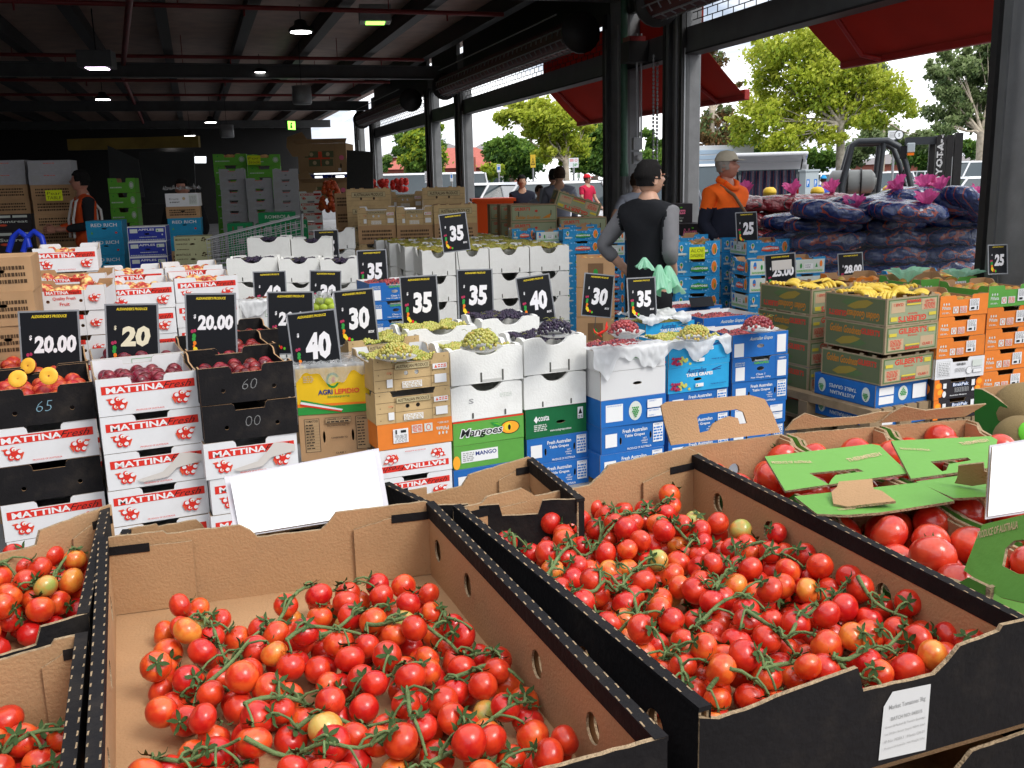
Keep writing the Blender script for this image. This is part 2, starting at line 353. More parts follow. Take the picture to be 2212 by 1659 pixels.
def p_auss(f):
    f.e(.15, .5, .032, .062, palep, 20); f.e(.86, .5, .032, .062, palep, 20)
    for cx in (.15, .86):
        for r_, n in enumerate((1, 2, 3, 4, 3)):
            for k in range(n): f.e(cx + (k - (n - 1) / 2) * .011 / f.W, .76 - r_ * .013 / f.H, .0058, .0058, green, 8)
    f.t('AUSTRALIAN', .30, .70, .62, .80, palep, .01); f.t('TABLE GRAPES', .28, .72, .32, .50, palep, .01)
def p_auss_f(f):
    f.r(.06, .1, .34, .46, white); f.r(.06, .52, .34, .88, white); f.e(.52, .5, .034, .062, palep, 20)
    for r_, n in enumerate((1, 2, 3, 4, 3)):
        for k in range(n): f.e(.52 + (k - (n - 1) / 2) * .012 / f.W, .72 - r_ * .013 / f.H, .006, .006, green, 8)
    f.r(.7, .18, .96, .86, white)
def p_blue_m(f, plate=None):
    rr = random.Random(5)
    for i in range(26): f.e(rr.random() * .9 + .05, rr.random() * .8 + .1, rr.uniform(.004, .009), rr.uniform(.004, .007), skyl, 8)
    f.e(.12, .62, .016, .022, palep, 14); f.p([(.095, .6), (.145, .6), (.12, .45)], orange); f.e(.12, .68, .010, .010, green, 10); f.r(.05, .22, .22, .34, palep)
    f.p([(.32, .30), (.34, .5), (.42, .56), (.5, .62), (.58, .56), (.72, .52), (.74, .3), (.5, .24)], plate or green); f.t('mangoes', .345, .715, .32, .50, white, .03)
    f.e(.86, .52, .026, .040, palep, 16); f.e(.86, .52, .023, .036, skin_or, 16); f.e(.88, .42, .006, .018, green, 8)
def p_blue_r(f): p_blue_m(f, plumred)
def p_blue_w(f):
    f.r(.02, .06, .98, .88, palep); f.e(.14, .6, .018, .026, bluep); f.p([(.10, .56), (.18, .56), (.14, .4)], orange); f.e(.32, .5, .012, .018, green); f.r(.42, .3, .66, .62, white); f.lines(.44, .6, .35, .6, 2, greyp, 4); f.p([(.72, .4), (.79, .4), (.755, .66)], green); f.e(.88, .6, .016, .022, skin_or); f.lines(.06, .92, .14, .26, 2, lime, 4)
def p_brak(f):
    f.r(0, 0, .10, 1, orange); f.r(.96, 0, 1, 1, orange)
    for x, y in ((.08, .66), (.12, .34), (.95, .70), (.92, .36)): f.e(x, y, .028, .034, orange, 16); f.e(x, y + .03, .018, .02, mangoo, 12)
    f.t('BrakPak', .38, .72, .60, .78, bluep, .06); f.t('BrakPak', .385, .715, .61, .77, white, .02); f.lines(.42, .72, .30, .54, 5, greyp, 3); f.t('Australian Mangoes', .32, .68, .12, .20, white, .02)
    f.r(.17, .55, .24, .8, white); f.e(.2, .26, .014, .024, white, 12); f.r(.77, .56, .84, .86, white); f.p([(.77, .3), (.84, .3), (.805, .5)], white)
def p_wbox(f):
    f.r(.04, .12, .3, .86, greyp); f.r(.045, .13, .295, .85, white); f.lines(.06, .28, .16, .82, 8, greyp, 4); f.t('PLUMS & MELON', .42, .6, .62, .74, black, .03); f.lines(.4, .6, .3, .5, 4, greyp, 6); f.e(.68, .34, .022, .026, greyp, 14); f.e(.68, .34, .019, .023, white, 14); f.r(.74, .52, .94, .84, palep); f.r(.76, .2, .94, .4, greyp); f.r(.765, .22, .935, .38, white)
def p_redrich(f): f.t('RED RICH', .14, .86, .66, .86, white, .01); f.e(.82, .3, .014, .012, red); f.p([(.12, .24), (.18, .24), (.15, .42)], lime)
def p_apples(f):
    f.r(0, 0, 1, .05, white); f.r(0, .94, 1, 1, white); f.r(0, 0, .012, 1, white); f.r(.988, 0, 1, 1, white)
    f.t('APPLES', .28, .70, .72, .86, white, .02); f.r(.06, .58, .26, .84, palep); f.r(.74, .62, .94, .84, palep); f.p([(.755, .66), (.81, .66), (.78, .8)], green); f.lines(.3, .75, .26, .34, 1, palep, 3); f.lines(.04, .96, .08, .16, 1, palep, 5); f.e(.9, .44, .008, .010, palep)
def p_mont(f):
    f.t('MONTAGUE', .04, .44, .74, .88, darkwood, .02); f.t('PREMIUM APPLES', .05, .36, .48, .56, darkwood, .02); f.p([(.56, .76), (.60, .76), (.58, .9)], darkwood)
    rr = random.Random(8)
    for i in range(12): f.e(.86 + rr.uniform(-.1, .1), .8 + rr.uniform(-.14, .12), .009, .008, darkwood, 8)
    f.lines(.06, .4, .12, .2, 1, darkwood, 7)
def p_rom(f): f.t('ROMBOLA', .18, .86, .44, .76, palep, .01); f.t('FAMILY FARMS', .3, .8, .16, .30, palep, .0)
def p_rs(f): f.r(.4, .3, .62, .76, greyp); f.t('R', .84, .95, .36, .66, palep, .01); f.r(.2, .3, .26, .75, brownp); f.r(.74, .3, .8, .75, brownp)
def p_grey(f):
    f.r(.05, .25, .26, .8, greyp); f.lines(.36, .64, .72, .82, 1, plumred, 2); f.r(.70, .1, .705, .95, greyp); f.lines(.76, .95, .15, .85, 4, greyp, 5)
def p_lime(f): f.e(.86, .52, .042, .042, palep, 18); f.e(.86, .52, .036, .036, lime, 18); f.e(.86, .52, .03, .03, palep, 18); f.lines(.06, .5, .3, .45, 1, palep, 2); f.e(.14, .8, .008, .01, green)
def p_bell(f):
    f.t('Bellezza', .28, .76, .48, .80, pink, .02, .35); f.t('Greenhouse Grown', .32, .70, .26, .34, palep, 0); f.t('TOMATOES', .36, .66, .10, .19, palep, .03); f.e(.62, .82, .016, .008, lime)
def p_sun(f): f.t('Suntreat', .2, .9, .5, .66, palep, .02); f.r(.2, .8, .5, .94, palep); f.r(.55, .8, .9, .94, palep); f.e(.3, .36, .04, .02, plumred)
def p_fig(f): f.t('fruit', .1, .4, .5, .66, greyp, .02); f.t('8-PRINT', .12, .42, .28, .38, black, .03); f.e(.55, .6, .02, .026, tan); f.r(.7, .1, .95, .9, palep); f.lines(.72, .93, .2, .8, 6, greyp, 3)
def p_foam_s(f): f.t('S', .24, .31, .46, .60, greyp, .02); f.lines(.68, .85, .55, .68, 3, palep, 3)
def p_slots(f):
    for x in (.28, .74): f.r(x, .03, x + .025, .17, foamsh); f.e(x + .0125, .17, .005, .005, foamsh, 8)
def p_slots2(f):
    f.r(.40, .03, .425, .3, foamsh); f.r(.70, .03, .725, .34, foamsh); f.r(.425, .03, .70, .10, foamlt)
def p_carrot(f): f.lines(.1, .9, .2, .8, 3, darkwood, 9)
def p_apk(f): f.r(.3, .2, .7, .8, brownp); f.e(.5, .5, .03, .03, green)
def p_whitelab(f): f.r(.42, .5, .8, .92, green); f.r(.425, .515, .795, .905, whitep); f.lines(.45, .77, .55, .62, 1, green, 2)
tornw = flat('torn_paper', (.6, .56, .52)); woodline = flat('print_woodline', (.17, .11, .05)); palet = flat('print_cream', (.52, .43, .24)); darkwood = flat('print_brown', (.07, .04, .02))
darkline = flat('print_line', (.06, .04, .03)); kraft_p = flat('print_kraft', (.42, .28, .15)); bluep = flat('print_blue', (.03, .18, .55)); mangoo = flat('print_mango', (.92, .38, .03))
gilgreen = flat('print_olive', (.10, .16, .06)); gilpale = flat('print_sage', (.30, .33, .20)); gilred = flat('print_banana_red', (.60, .05, .03)); gilcard = flat('print_buff', (.50, .36, .22)); gilyel = flat('print_mustard', (.62, .5, .06))
gildark = flat('print_moss', (.12, .14, .07)); gilor = flat('print_amber', (.55, .2, .02)); gildy = flat('print_ochre', (.3, .22, .04)); skyl = flat('print_skyblue', (.25, .55, .82)); grapr = flat('print_grape_red', (.4, .03, .09)); graph = flat('print_grape_green', (.55, .55, .12))
brownp = flat('print_darktan', (.18, .10, .05)); foamsh = flat('foam_slot', (.10, .10, .09), .9); foamlt = flat('foam_ledge', (.55, .55, .52)); whitep = flat('print_offwhite', (.66, .66, .66))
woodcard = mat('wood_print_card', (.54, .38, .19), .75, .2, var=.16, vscale=9, bump=.15, bscale=80); yelcard = mat('yellow_card', (.80, .50, .02), .5, .15, var=.04)
orcard = mat('orange_card', (.76, .215, .035), .55, .15, var=.05, objvar=.06); gcard = mat('green_card', (.11, .34, .06), .5, .15, var=.05, objvar=.08); dgcard = mat('darkgreen_card', (.012, .13, .045), .5, .15, var=.08)
bcard = mat('blue_card', (.02, .135, .43), .5, .15, var=.05, objvar=.08); lbcard = mat('lightblue_card', (.03, .35, .66), .5, .15, var=.05); mbcard = mat('mangoblue_card', (.03, .27, .56), .5, .15, var=.08, objvar=.05)
gilc = mat('banana_card', (.33, .26, .16), .8, .2, var=.12, vscale=6); ncard = mat('navy_card', (.03, .045, .32), .5, .15, var=.05); rrcard = mat('redrich_card', (.02, .27, .48), .5, .15, var=.06)
khaki = mat('khaki_card', (.42, .42, .24), .6, .15, var=.06); greyc = mat('grey_card', (.36, .36, .38), .6, .15, var=.08); belc = mat('charcoal_card', (.03, .026, .03), .5, .15, var=.1)
limec = mat('lime_card', (.14, .46, .05), .5, .15, var=.06); romc = mat('rombola_card', (.015, .27, .09), .4, .15, var=.08)
K = {}
K['mattina'] = carton('fruit_carton', .40, .50, .155, whitecard, whitecard, 'notch', 'low', fprint=p_mattina)
K['mattina_torn'] = carton('fruit_carton', .40, .50, .155, whitecard, whitecard, 'notch', 'low', fprint=p_mattina_torn)
K['mattina_inv'] = carton('fruit_carton', .40, .50, .155, whitecard, whitecard, 'flat', 'low', fprint=p_mattina, flipf=True)
K['quality'] = carton('fruit_carton', .44, .40, .15, whitecard, kraft_in, 'wide', 'low', holes=((.3, .4, .010, .010), (.7, .4, .010, .010)), fprint=p_quality, wings=.09)
for nm, ch, MM in (('black65', '65', 'chalkb'), ('black60', '60', 'chalkw'), ('black0', 'oo', 'chalkw'), ('black', '', 'chalkw')):
    CH = flat(MM, (.20, .34, .42) if MM == 'chalkb' else (.22, .22, .22), .9)
    K[nm] = carton('fruit_carton', .38, .50, .15, blackcard, blackcard, 'notch', 'low', holes=((.24, .36, .009, .009), (.78, .36, .009, .009)), edge=kraft, fprint=p_crates_mark(ch, CH))
K['kiwi'] = carton('fruit_carton', .38, .34, .20, yelcard, kraft_in, 'flat', 'flat', fprint=p_kiwi, sprint=None)
K['consign'] = carton('produce_carton', .38, .34, .24, kraft, kraft, 'flat', 'flat', holes=((.335, .5, .007, .032), (.735, .5, .007, .032)), lid=kraft, fprint=p_consign)
K['wood'] = carton('grape_carton', .40, .40, .165, woodcard, whitecard, 'wide', 'low', holes=((.42, .5, .011, .011), (.56, .5, .011, .011)), fprint=p_wood, d=.03)
K['woodlong'] = carton('produce_carton', .56, .38, .165, woodcard, kraft_in, 'teeth', 'low', lid=kraft, fprint=p_woodlong)
K['pinata_inv'] = carton('mango_carton', .40, .36, .12, orcard, kraft_in, 'flat', 'flat', lid=orcard, fprint=p_pinata, flipf=True)
K['pinata'] = carton('mango_carton', .34, .42, .13, orcard, kraft_in, 'notch', 'low', fprint=p_pinata, sprint=p_carrot)
K['pinata_g'] = carton('mango_carton', .34, .42, .13, gcard, kraft_in, 'notch', 'low', fprint=p_pinata)
K['foam'] = carton('foam_box', .385, .34, .19, foam, foam, 'foam', 'foam', t=.022, edge=foam, d=.03, fprint=p_slots)
K['foam2'] = carton('foam_box', .385, .34, .19, foam, foam, 'foam', 'foam', t=.022, edge=foam, d=.03, fprint=p_slots2)
K['foam_s'] = carton('foam_box', .385, .34, .19, foam, foam, 'foam', 'foam', t=.022, edge=foam, d=.03, fprint=lambda f: (p_foam_s(f), p_slots(f)))
K['foam_b'] = carton('foam_box', .42, .62, .24, foam, foam, 'foam', 'foam', t=.022, edge=foam, d=.05, fprint=p_slots)
K['mangog'] = carton('mango_carton', .39, .34, .17, gcard, kraft_in, 'flat', 'flat', lid=gcard, fprint=p_mango)
K['mangog2'] = carton('mango_carton', .39, .34, .17, gcard, kraft_in, 'flat', 'flat', lid=gcard, fprint=p_mango2)
K['costa'] = carton('produce_carton', .40, .34, .175, dgcard, kraft_in, 'flat', 'flat', holes=((.57, .46, .030, .010),), lid=dgcard, fprint=p_costa)
K['ftg'] = carton('grape_carton', .40, .34, .155, bcard, kraft_in, 'flat', 'flat', holes=((.30, .42, .007, .022), (.775, .5, .007, .022)), lid=bcard, fprint=p_ftg)
K['circ'] = carton('grape_carton', .40, .34, .16, bcard, kraft_in, 'flat', 'flat', lid=bcard, fprint=p_circ)
K['grapes'] = carton('grape_carton', .40, .34, .15, bcard, whitecard, 'notch', 'flat', holes=((.5, .5, .026, .013),), fprint=p_grapes)
K['agrapes'] = carton('grape_carton', .40, .34, .15, bcard, whitecard, 'flat', 'flat', holes=((.5, .45, .026, .012),), fprint=p_agrapes)
K['plainw'] = carton('produce_carton', .43, .34, .16, whitep, whitep, 'flat', 'flat', holes=((.56, .5, .030, .009),), lid=whitep, fprint=None)
K['plainw2'] = carton('produce_carton', .41, .33, .16, whitep, whitep, 'flat', 'flat', fprint=p_whitelab)
K['ltg'] = carton('grape_carton', .39, .34, .155, lbcard, kraft_in, 'flat', 'flat', holes=((.48, .48, .026, .010),), lid=lbcard, fprint=p_ltg)
K['ltg_open'] = carton('grape_carton', .39, .34, .17, lbcard, whitecard, 'flat', 'flat', fprint=p_ltg)
K['gil'] = carton('banana_carton', .36, .50, .17, gilc, kraft_in, 'teeth', 'teeth', holes=((.52, .44, .024, .012),), sholes=((.2, .5, .005, .022), (.82, .5, .005, .022)), fprint=p_gil, sprint=p_gil_s)
K['gil_inv'] = carton('banana_carton', .36, .50, .17, gilc, kraft_in, 'teeth', 'teeth', holes=((.52, .56, .024, .012),), sholes=((.2, .5, .005, .022), (.82, .5, .005, .022)), fprint=p_gil, flipf=True, sprint=lambda f: p_gil_s(Face(f.mb, f.X, f.W, f.H, True)))
K['gil_long'] = carton('banana_carton', .52, .38, .19, gilc, kraft_in, 'flat', 'flat', lid=kraft, fprint=p_gil_long, sholes=((.5, .5, .02, .02),))
K['auss'] = carton('grape_carton', .37, .52, .18, bcard, bcard, 'flat', 'flat', fprint=p_auss_f, sprint=lambda f: p_auss(Face(f.mb, f.X, f.W, f.H, True)), lid=bcard)
K['bluem'] = carton('mango_carton', .40, .30, .115, mbcard, kraft_in, 'notch', 'low', fprint=p_blue_m, edge=mbcard, d=.022)
K['bluer'] = carton('mango_carton', .40, .30, .115, mbcard, kraft_in, 'notch', 'low', fprint=p_blue_r, sprint=p_blue_w, edge=mbcard, d=.022)
K['bluew'] = carton('mango_carton', .40, .30, .115, mbcard, kraft_in, 'notch', 'low', fprint=p_blue_w, sprint=p_blue_r, edge=mbcard, d=.022)
K['brak'] = carton('mango_carton', .36, .42, .15, belc, kraft_in, 'notch', 'low', fprint=p_brak, sprint=lambda f: f.e(.8, .5, .05, .05, orange))
K['wbox'] = carton('produce_carton', .35, .42, .14, whitecard, kraft_in, 'notch', 'low', fprint=p_wbox)
K['redrich'] = carton('produce_carton', .42, .34, .21, rrcard, kraft_in, 'flat', 'flat', holes=((.5, .55, .03, .009),), lid=rrcard, fprint=p_redrich)
K['apples'] = carton('apple_carton', .42, .32, .18, ncard, kraft_in, 'flat', 'flat', holes=((.5, .5, .03, .01),), lid=whitep, fprint=p_apples)
K['mont'] = carton('apple_carton', .40, .32, .18, khaki, kraft_in, 'flat', 'flat', holes=((.5, .5, .03, .011),), lid=khaki, fprint=p_mont)
K['rom'] = carton('produce_carton', .55, .36, .18, romc, romc, 'flat', 'flat', lid=romc, fprint=p_rom)
K['rs'] = carton('produce_carton', .38, .36, .19, romc, romc, 'flat', 'flat', lid=romc, fprint=p_rs)
K['grey'] = carton('produce_tray', .38, .36, .145, greyc, greyc, 'notch', 'flat', holes=((.5, .42, .022, .008),), fprint=p_grey, edge=greyc)
K['lime'] = carton('melon_carton', .48, .36, .17, limec, kraft_in, 'notch', 'flat', d=.05, fprint=p_lime)
K['bell'] = carton('tomato_carton', .38, .36, .24, belc, belc, 'flat', 'flat', lid=belc, fprint=p_bell, t=.008)
K['sun'] = carton('citrus_carton', .40, .34, .30, belc, belc, 'flat', 'flat', lid=belc, fprint=p_sun)
K['fig'] = carton('produce_carton', .42, .36, .22, whitecard, kraft_in, 'flat', 'flat', fprint=p_fig)
K['plaink'] = carton('produce_carton', .42, .36, .17, kraft, kraft, 'flat', 'flat', holes=((.5, .6, .03, .01),), lid=kraft, fprint=p_carrot)
K['whitelong'] = carton('produce_carton', .50, .36, .24, greyc, greyc, 'flat', 'flat', lid=greyc, fprint=p_grey)
K['browndark'] = carton('produce_carton', .50, .40, .22, kraft, kraft, 'flat', 'flat', lid=kraft, fprint=p_carrot)
K['apk'] = carton('peach_carton', .50, .34, .26, kraft, kraft, 'flat', 'flat', fprint=p_apk)
ORD = ['top', 'second', 'third', 'fourth', 'fifth', 'sixth', 'seventh', 'eighth', 'ninth', 'tenth', 'eleventh', 'twelfth', 'thirteenth', 'fourteenth']
NB = {'n': 0}
def put(kind, M, label, cat=None, group=None, sx=1.0, sz=1.0):
    src = K[kind]; o = src.copy(); COL.objects.link(o); o.matrix_world = M @ Matrix.Diagonal((sx, 1, sz, 1))
    cat = cat or src.name.split('.')[0].split('_')[-1]
    tag(o, label, cat, group); NB['n'] += 1
    return o
STK = {}; FLZ = -0.21; PAL = []
def stack(key, u, v, dep, th, kinds, where, H=None, W=None, looks=None, jit=1.5, group='cartons stacked on the market floor', u2=None, ground=True):
    """stack of cartons; (u,v,dep) = photo point of the front top left corner of the top carton"""
    p = at(u, v, dep); z = p.z; rr = random.Random(hash(key) % 1000 if False else sum(map(ord, key)))
    if u2 is not None:                      # width measured from the photograph
        d = Vector((math.cos(R(th)), math.sin(R(th)), 0)); n = RC - FW * ((u2 - 1106) / F)
        W = -dep * (ray(u, v).dot(n)) / d.dot(n)
    out = []; a0 = R(th); kinds = list(kinds)
    hs = [(H[min(i, len(H) - 1)] if hasattr(H, '__len__') else H) if H else K[k]['H'] for i, k in enumerate(kinds)]
    zb = z - sum(hs); seen = len(kinds)
    if ground and zb > FLZ + .03:        # carry the stack down to the floor
        rem = zb - FLZ; last = hs[-1]; kk = max(0, round((rem - .13) / last)) if rem > .1 else 0
        pal = rem - kk * last
        if pal < .05 or pal > .2:
            pal = .13 if rem > .2 else 0
        for _ in range(kk): kinds.append(kinds[-1]); hs.append((rem - pal) / kk)
        if kk == 0: pal = rem
        if pal > .03: PAL.append((p.copy(), a0, pal, W or K[kinds[-1]]['W'], K[kinds[-1]]['D'], where))
    n = len(kinds)
    for i, k in enumerate(kinds):
        src = K[k]; h = hs[i]
        sx = (W / src['W']) if W else 1
        z -= h
        a = a0 + (R(rr.uniform(-jit, jit)) if i else 0)
        ox = rr.uniform(-.004, .004) * jit if i else 0
        M = T(p.x + ox, p.y + ox, z) @ RZ(a)
        look = (looks or {}).get(i) or LOOK[k]
        lab = f"{look} {where}" if n == 1 else f"{look}, {ORD[i]} {where}"
        o = put(k, M, lab, None, group, sx, h / src['H'] * .985)
        out.append((o, M, src['W'] * sx, src['D'], h))
    STK[key] = out
    print(key, 'top z %.2f bottom z %.2f W %.2f' % (p.z, z, out[0][2]))
    return out
LOOK = dict(mattina='white red banner carton', mattina_torn='torn white red banner carton', mattina_inv='upside down red banner carton', quality='white carton with small red banner',
  black65='black carton with blue chalk digits', black60='black carton with white chalk digits', black0='black carton with chalk rings', black='black carton with two round holes', kiwi='yellow carton of kiwifruit', consign='brown carton with printed tables',
  wood='wood patterned grape carton', woodlong='long wood patterned carton', pinata_inv='orange mango carton upside down', pinata='orange mango carton', pinata_g='bright green mango carton', foam='white foam box', foam2='white foam box with two slots', foam_s='white foam box with grey S',
  foam_b='large white foam box of grapes', mangog='green carton with mango picture', mangog2='green carton with white label', costa='dark green carton with oval handle', ftg='blue table grape carton', circ='blue carton with round grape emblem', grapes='blue open grape carton', agrapes='blue open carton with script lettering',
  plainw='plain white carton with handle slot', plainw2='white carton with small green label', ltg='light blue table grape carton', ltg_open='light blue open grape carton', gil='green and brown banana carton', gil_inv='banana carton turned upside down', gil_long='long banana carton', auss='blue table grape carton upside down',
  bluem='blue mango tray with green plate', bluer='blue mango tray with red plate', bluew='pale blue mango tray end', brak='black mango carton with oranges print', wbox='white carton with printed tables', redrich='teal blue produce carton', apples='navy apple carton', mont='khaki apple carton', rom='wide dark green carton', rs='dark green carton with slots',
  grey='grey shallow produce tray', lime='lime green melon carton', bell='charcoal tomato carton with pink lettering', sun='dark citrus carton', fig='white printed carton with open top', plaink='plain brown carton', whitelong='long grey carton', browndark='brown carton', apk='brown carton of peaches')
# ---------------------------------------------------------------- stalls: stacks of cartons
TH = 24
GF = 'cartons stacked along the front of the stall'
stack('L1', -32, 846, 3.85, 25, ['black65', 'mattina', 'black', 'mattina', 'mattina'], 'in far left front stack', .158, u2=199, group=GF, looks={2: 'scuffed black carton', 4: 'white red banner carton on the ground'})
stack('L1b', -22, 798, 4.30, 25, ['black', 'black', 'mattina', 'mattina', 'mattina'], 'behind the halved peaches', .158, u2=190, group=GF)
stack('L2', 205, 820, 3.90, 25, ['mattina', 'mattina', 'mattina_torn', 'mattina', 'mattina'], 'of plums below the cream $20 sign', .157, u2=425, group=GF, looks={1: 'clean white red banner carton', 4: 'white red banner carton on the ground'})
stack('L2b', 198, 776, 4.36, 25, ['plainw2', 'mattina', 'mattina', 'mattina', 'mattina'], 'holding the cream $20 sign', .157, u2=396, group=GF, looks={0: 'white open carton of plums'})
stack('L3', 427, 797, 3.97, 24, ['black60', 'black0', 'mattina_torn', 'mattina', 'mattina'], 'of dark plums right of white plum cartons', .158, u2=632, group=GF)
stack('L3b', 402, 757, 4.45, 24, ['black', 'black', 'mattina', 'mattina', 'mattina'], 'holding the middle $20.00 sign', .158, u2=596, group=GF)
stack('L3c', 440, 722, 5.0, 24, ['black', 'black', 'black', 'mattina'], 'behind the middle $20.00 sign', .158, u2=600, group=GF)
stack('K1', 637, 797, 4.95, 12, ['kiwi', 'consign', 'consign'], 'under the $40 kiwifruit sign', [.245, .245, .245], u2=795, group=GF)
stack('W1', 805, 775, 4.85, TH, ['wood', 'wood', 'pinata_inv', 'mattina_inv', 'mattina'], 'beside the yellow carton', [.176, .168, .135, .15, .15], u2=969, group=GF)
stack('W1b', 752, 737, 5.32, TH, ['wood', 'wood', 'wood', 'wood'], 'holding the tilted $30 sign', .17, u2=905, group=GF)
stack('F1', 972, 756, 5.05, TH, ['foam2', 'foam_s', 'mangog', 'mangog2', 'ftg'], 'with pale grapes on a plate', [.195, .192, .135, .13, .15], u2=1128, group=GF)
stack('F1b', 880, 713, 5.55, TH, ['foam', 'foam', 'foam', 'foam'], 'holding the $35 sign of pale grapes', .19, u2=1030, group=GF)
stack('F2', 1131, 732, 5.25, TH, ['foam2', 'foam', 'costa', 'ftg', 'ftg'], 'with black grapes on a plate', [.205, .19, .17, .15, .15], u2=1266, group=GF)
stack('F2b', 1040, 690, 5.75, TH, ['foam', 'foam', 'foam', 'foam'], 'holding the $35 sign of black grapes', .19, u2=1165, group=GF)
stack('P1', 1296, 762, 5.30, TH, ['plainw2', 'plainw', 'circ', 'ftg', 'ftg'], 'under the white plastic bag', [.112, .16, .155, .155, .155], u2=1437, group=GF)
stack('G1', 1445, 742, 5.60, TH, ['ltg_open', 'ltg', 'ftg', 'ftg', 'ftg'], 'with green grapes under torn plastic', [.15, .15, .145, .145, .145], u2=1577, group=GF)
stack('G2', 1583, 724, 5.80, 22, ['agrapes', 'grapes', 'ftg', 'circ', 'ftg'], 'with red grapes on a plate', [.145, .148, .145, .14, .12], u2=1703, group=GF)
stack('G1b', 1395, 700, 6.2, TH, ['ltg_open', 'ltg', 'ltg', 'ltg'], 'holding the tilted $30 BOX sign', .16, u2=1500, group=GF)
stack('G2b', 1520, 687, 6.3, 22, ['agrapes', 'grapes', 'grapes', 'ftg'], 'behind the red grape plate', .15, u2=1640, group=GF)
stack('G3', 1430, 668, 7.0, 22, ['agrapes', 'grapes', 'grapes', 'ftg'], 'near the fallen black sign', .15, u2=1560, group=GF)
GM = 'cartons stacked in the middle of the stall'
stack('B1', 45, 622, 5.0, 14, ['quality', 'quality', 'quality', 'mattina', 'mattina'], 'with small banner behind the left $20.00 sign', .132, u2=224, group=GM)
stack('B1c', 52, 596, 5.5, 14, ['quality', 'quality', 'quality', 'mattina', 'mattina'], 'one row behind the left $20.00 sign', .132, u2=226, group=GM)
stack('B2', 69, 537, 5.95, 20, ['mattina', 'quality', 'quality', 'quality', 'mattina'], 'standing tallest behind the left $20.00 sign', .152, u2=208, group=GM)
stack('B3', 229, 616, 5.5, 24, ['mattina', 'mattina', 'mattina', 'mattina'], 'of pale peaches behind the cream $20 sign', .15, u2=374, group=GM)
stack('B3b', 223, 586, 6.1, 22, ['mattina', 'mattina', 'mattina', 'mattina'], 'in the rear row of pale peaches', .15, u2=352, group=GM)
stack('B4', 376, 601, 5.8, 24, ['mattina', 'mattina', 'mattina', 'mattina'], 'behind the middle $20.00 sign, pale peaches', .15, u2=512, group=GM)
stack('B4b', 356, 577, 6.4, 22, ['mattina', 'mattina', 'mattina', 'mattina'], 'right end of the rear peach row', .15, u2=480, group=GM)
stack('A1', -75, 560, 4.6, 20, ['plaink', 'plaink', 'plaink', 'plaink', 'plaink', 'plaink'], 'at the left edge of the photo', .165, u2=66, group=GM)
stack('D2a', 533, 513, 8.6, 8, ['foam', 'foam', 'foam', 'foam'], 'beside the shopping trolley', .2, u2=625, group=GM)
stack('D2b', 628, 515, 8.7, 8, ['foam', 'foam', 'foam', 'foam'], 'left of the small $35 sign', .2, u2=716, group=GM)
stack('D2c', 695, 495, 9.6, 8, ['foam', 'foam', 'foam', 'foam'], 'behind the small $35 sign', .2, u2=765, group=GM)
for i, (a, b) in enumerate(((488, 598), (601, 689), (691, 777))):
    stack('D3%d' % i, a, 558 + i, 7.6, 8, ['foam', 'foam', 'foam', 'foam'], ['of black grapes above the rear $40 sign', 'of black grapes between rear price signs', 'of black grapes left of the blue grape cartons'][i], .19, u2=b, group=GM)
for i, (a, b) in enumerate(((520, 640), (640, 752))):
    stack('D4%d' % i, a, 655 + i * 2, 6.3, 12, ['plainw2', 'foam', 'foam'], ['under the rear $40 sign', 'under the bag of green apples'][i], .19, u2=b, group=GM)
stack('D5', 797, 612, 6.9, TH, ['grapes', 'grapes', 'grapes', 'grapes'], 'of red grapes below the dark $35 sign', .135, u2=905, group=GM)
for r_ in range(4):       # block of large foam boxes full of pale grapes
    for c_, (w0, w1) in enumerate(((911, 983), (983, 1056), (1056, 1149), (1149, 1239))):
        base = at(911, 541, 8.7); d = Vector((math.cos(R(13)), math.sin(R(13)), 0)); e = Vector((-math.sin(R(20)), math.cos(R(20)), 0))
        x = [0, .31, .62, 1.0][c_]; w = [.30, .30, .37, .37][c_]
        for l_ in range(4 if (r_ == 0 or c_ == 0) else 1):
            p = base + d * x + e * (.63 * r_) - Vector((0, 0, .235 * (l_ + 1)))
            put('foam_b', T(*p) @ RZ(R(13 + RND.uniform(-1, 1))), f"large white foam box of green grapes, {['front','second','third','rear'][r_]} row, {['leftmost','left inner','right inner','rightmost'][c_]}, {ORD[l_]} layer", 'box', 'large foam boxes in a block', w / .42, .97)
stack('PE', 1245, 556, 8.1, -4, ['apk', 'apk', 'apk'], 'left of the man in the vest', .25, u2=1328, group=GM)
# trays of mangoes
GT = 'blue mango trays'
stack('M0', 1216, 494, 9.6, 8, ['bluem', 'bluer', 'bluem', 'bluem'], 'left of the man in the vest', .125, u2=1297, group=GT)
stack('M0a', 1158, 498, 9.8, 8, ['bluew', 'bluew', 'bluew'], 'two left of the man in the vest', .125, u2=1214, group=GT)
stack('M0c', 1106, 494, 10.0, 8, ['bluer', 'bluew', 'bluew'], 'farthest left of the mango trays', .125, u2=1156, group=GT)
stack('M0b', 1302, 500, 9.8, 8, ['bluew', 'bluew', 'bluer'], 'just behind the elbow of the vest man', .125, u2=1350, group=GT)
stack('M0d', 1220, 486, 10.2, 8, ['bluem', 'bluem', 'bluem'], 'behind the narrow $25.00 sign', .125, u2=1290, group=GT)
stack('M1', 1460, 522, 8.2, 8, ['bluem'] * 6, 'carrying the yellow note', .148, u2=1556, group=GT)
stack('M1b', 1440, 508, 8.7, 8, ['bluem'] * 6, 'just behind the yellow note', .148, u2=1530, group=GT)
stack('M2', 1614, 519, 8.5, 16, ['bluer', 'bluew', 'bluer', 'bluer', 'bluer', 'bluer'], 'holding the $25 sign', .138, u2=1707, group=GT)
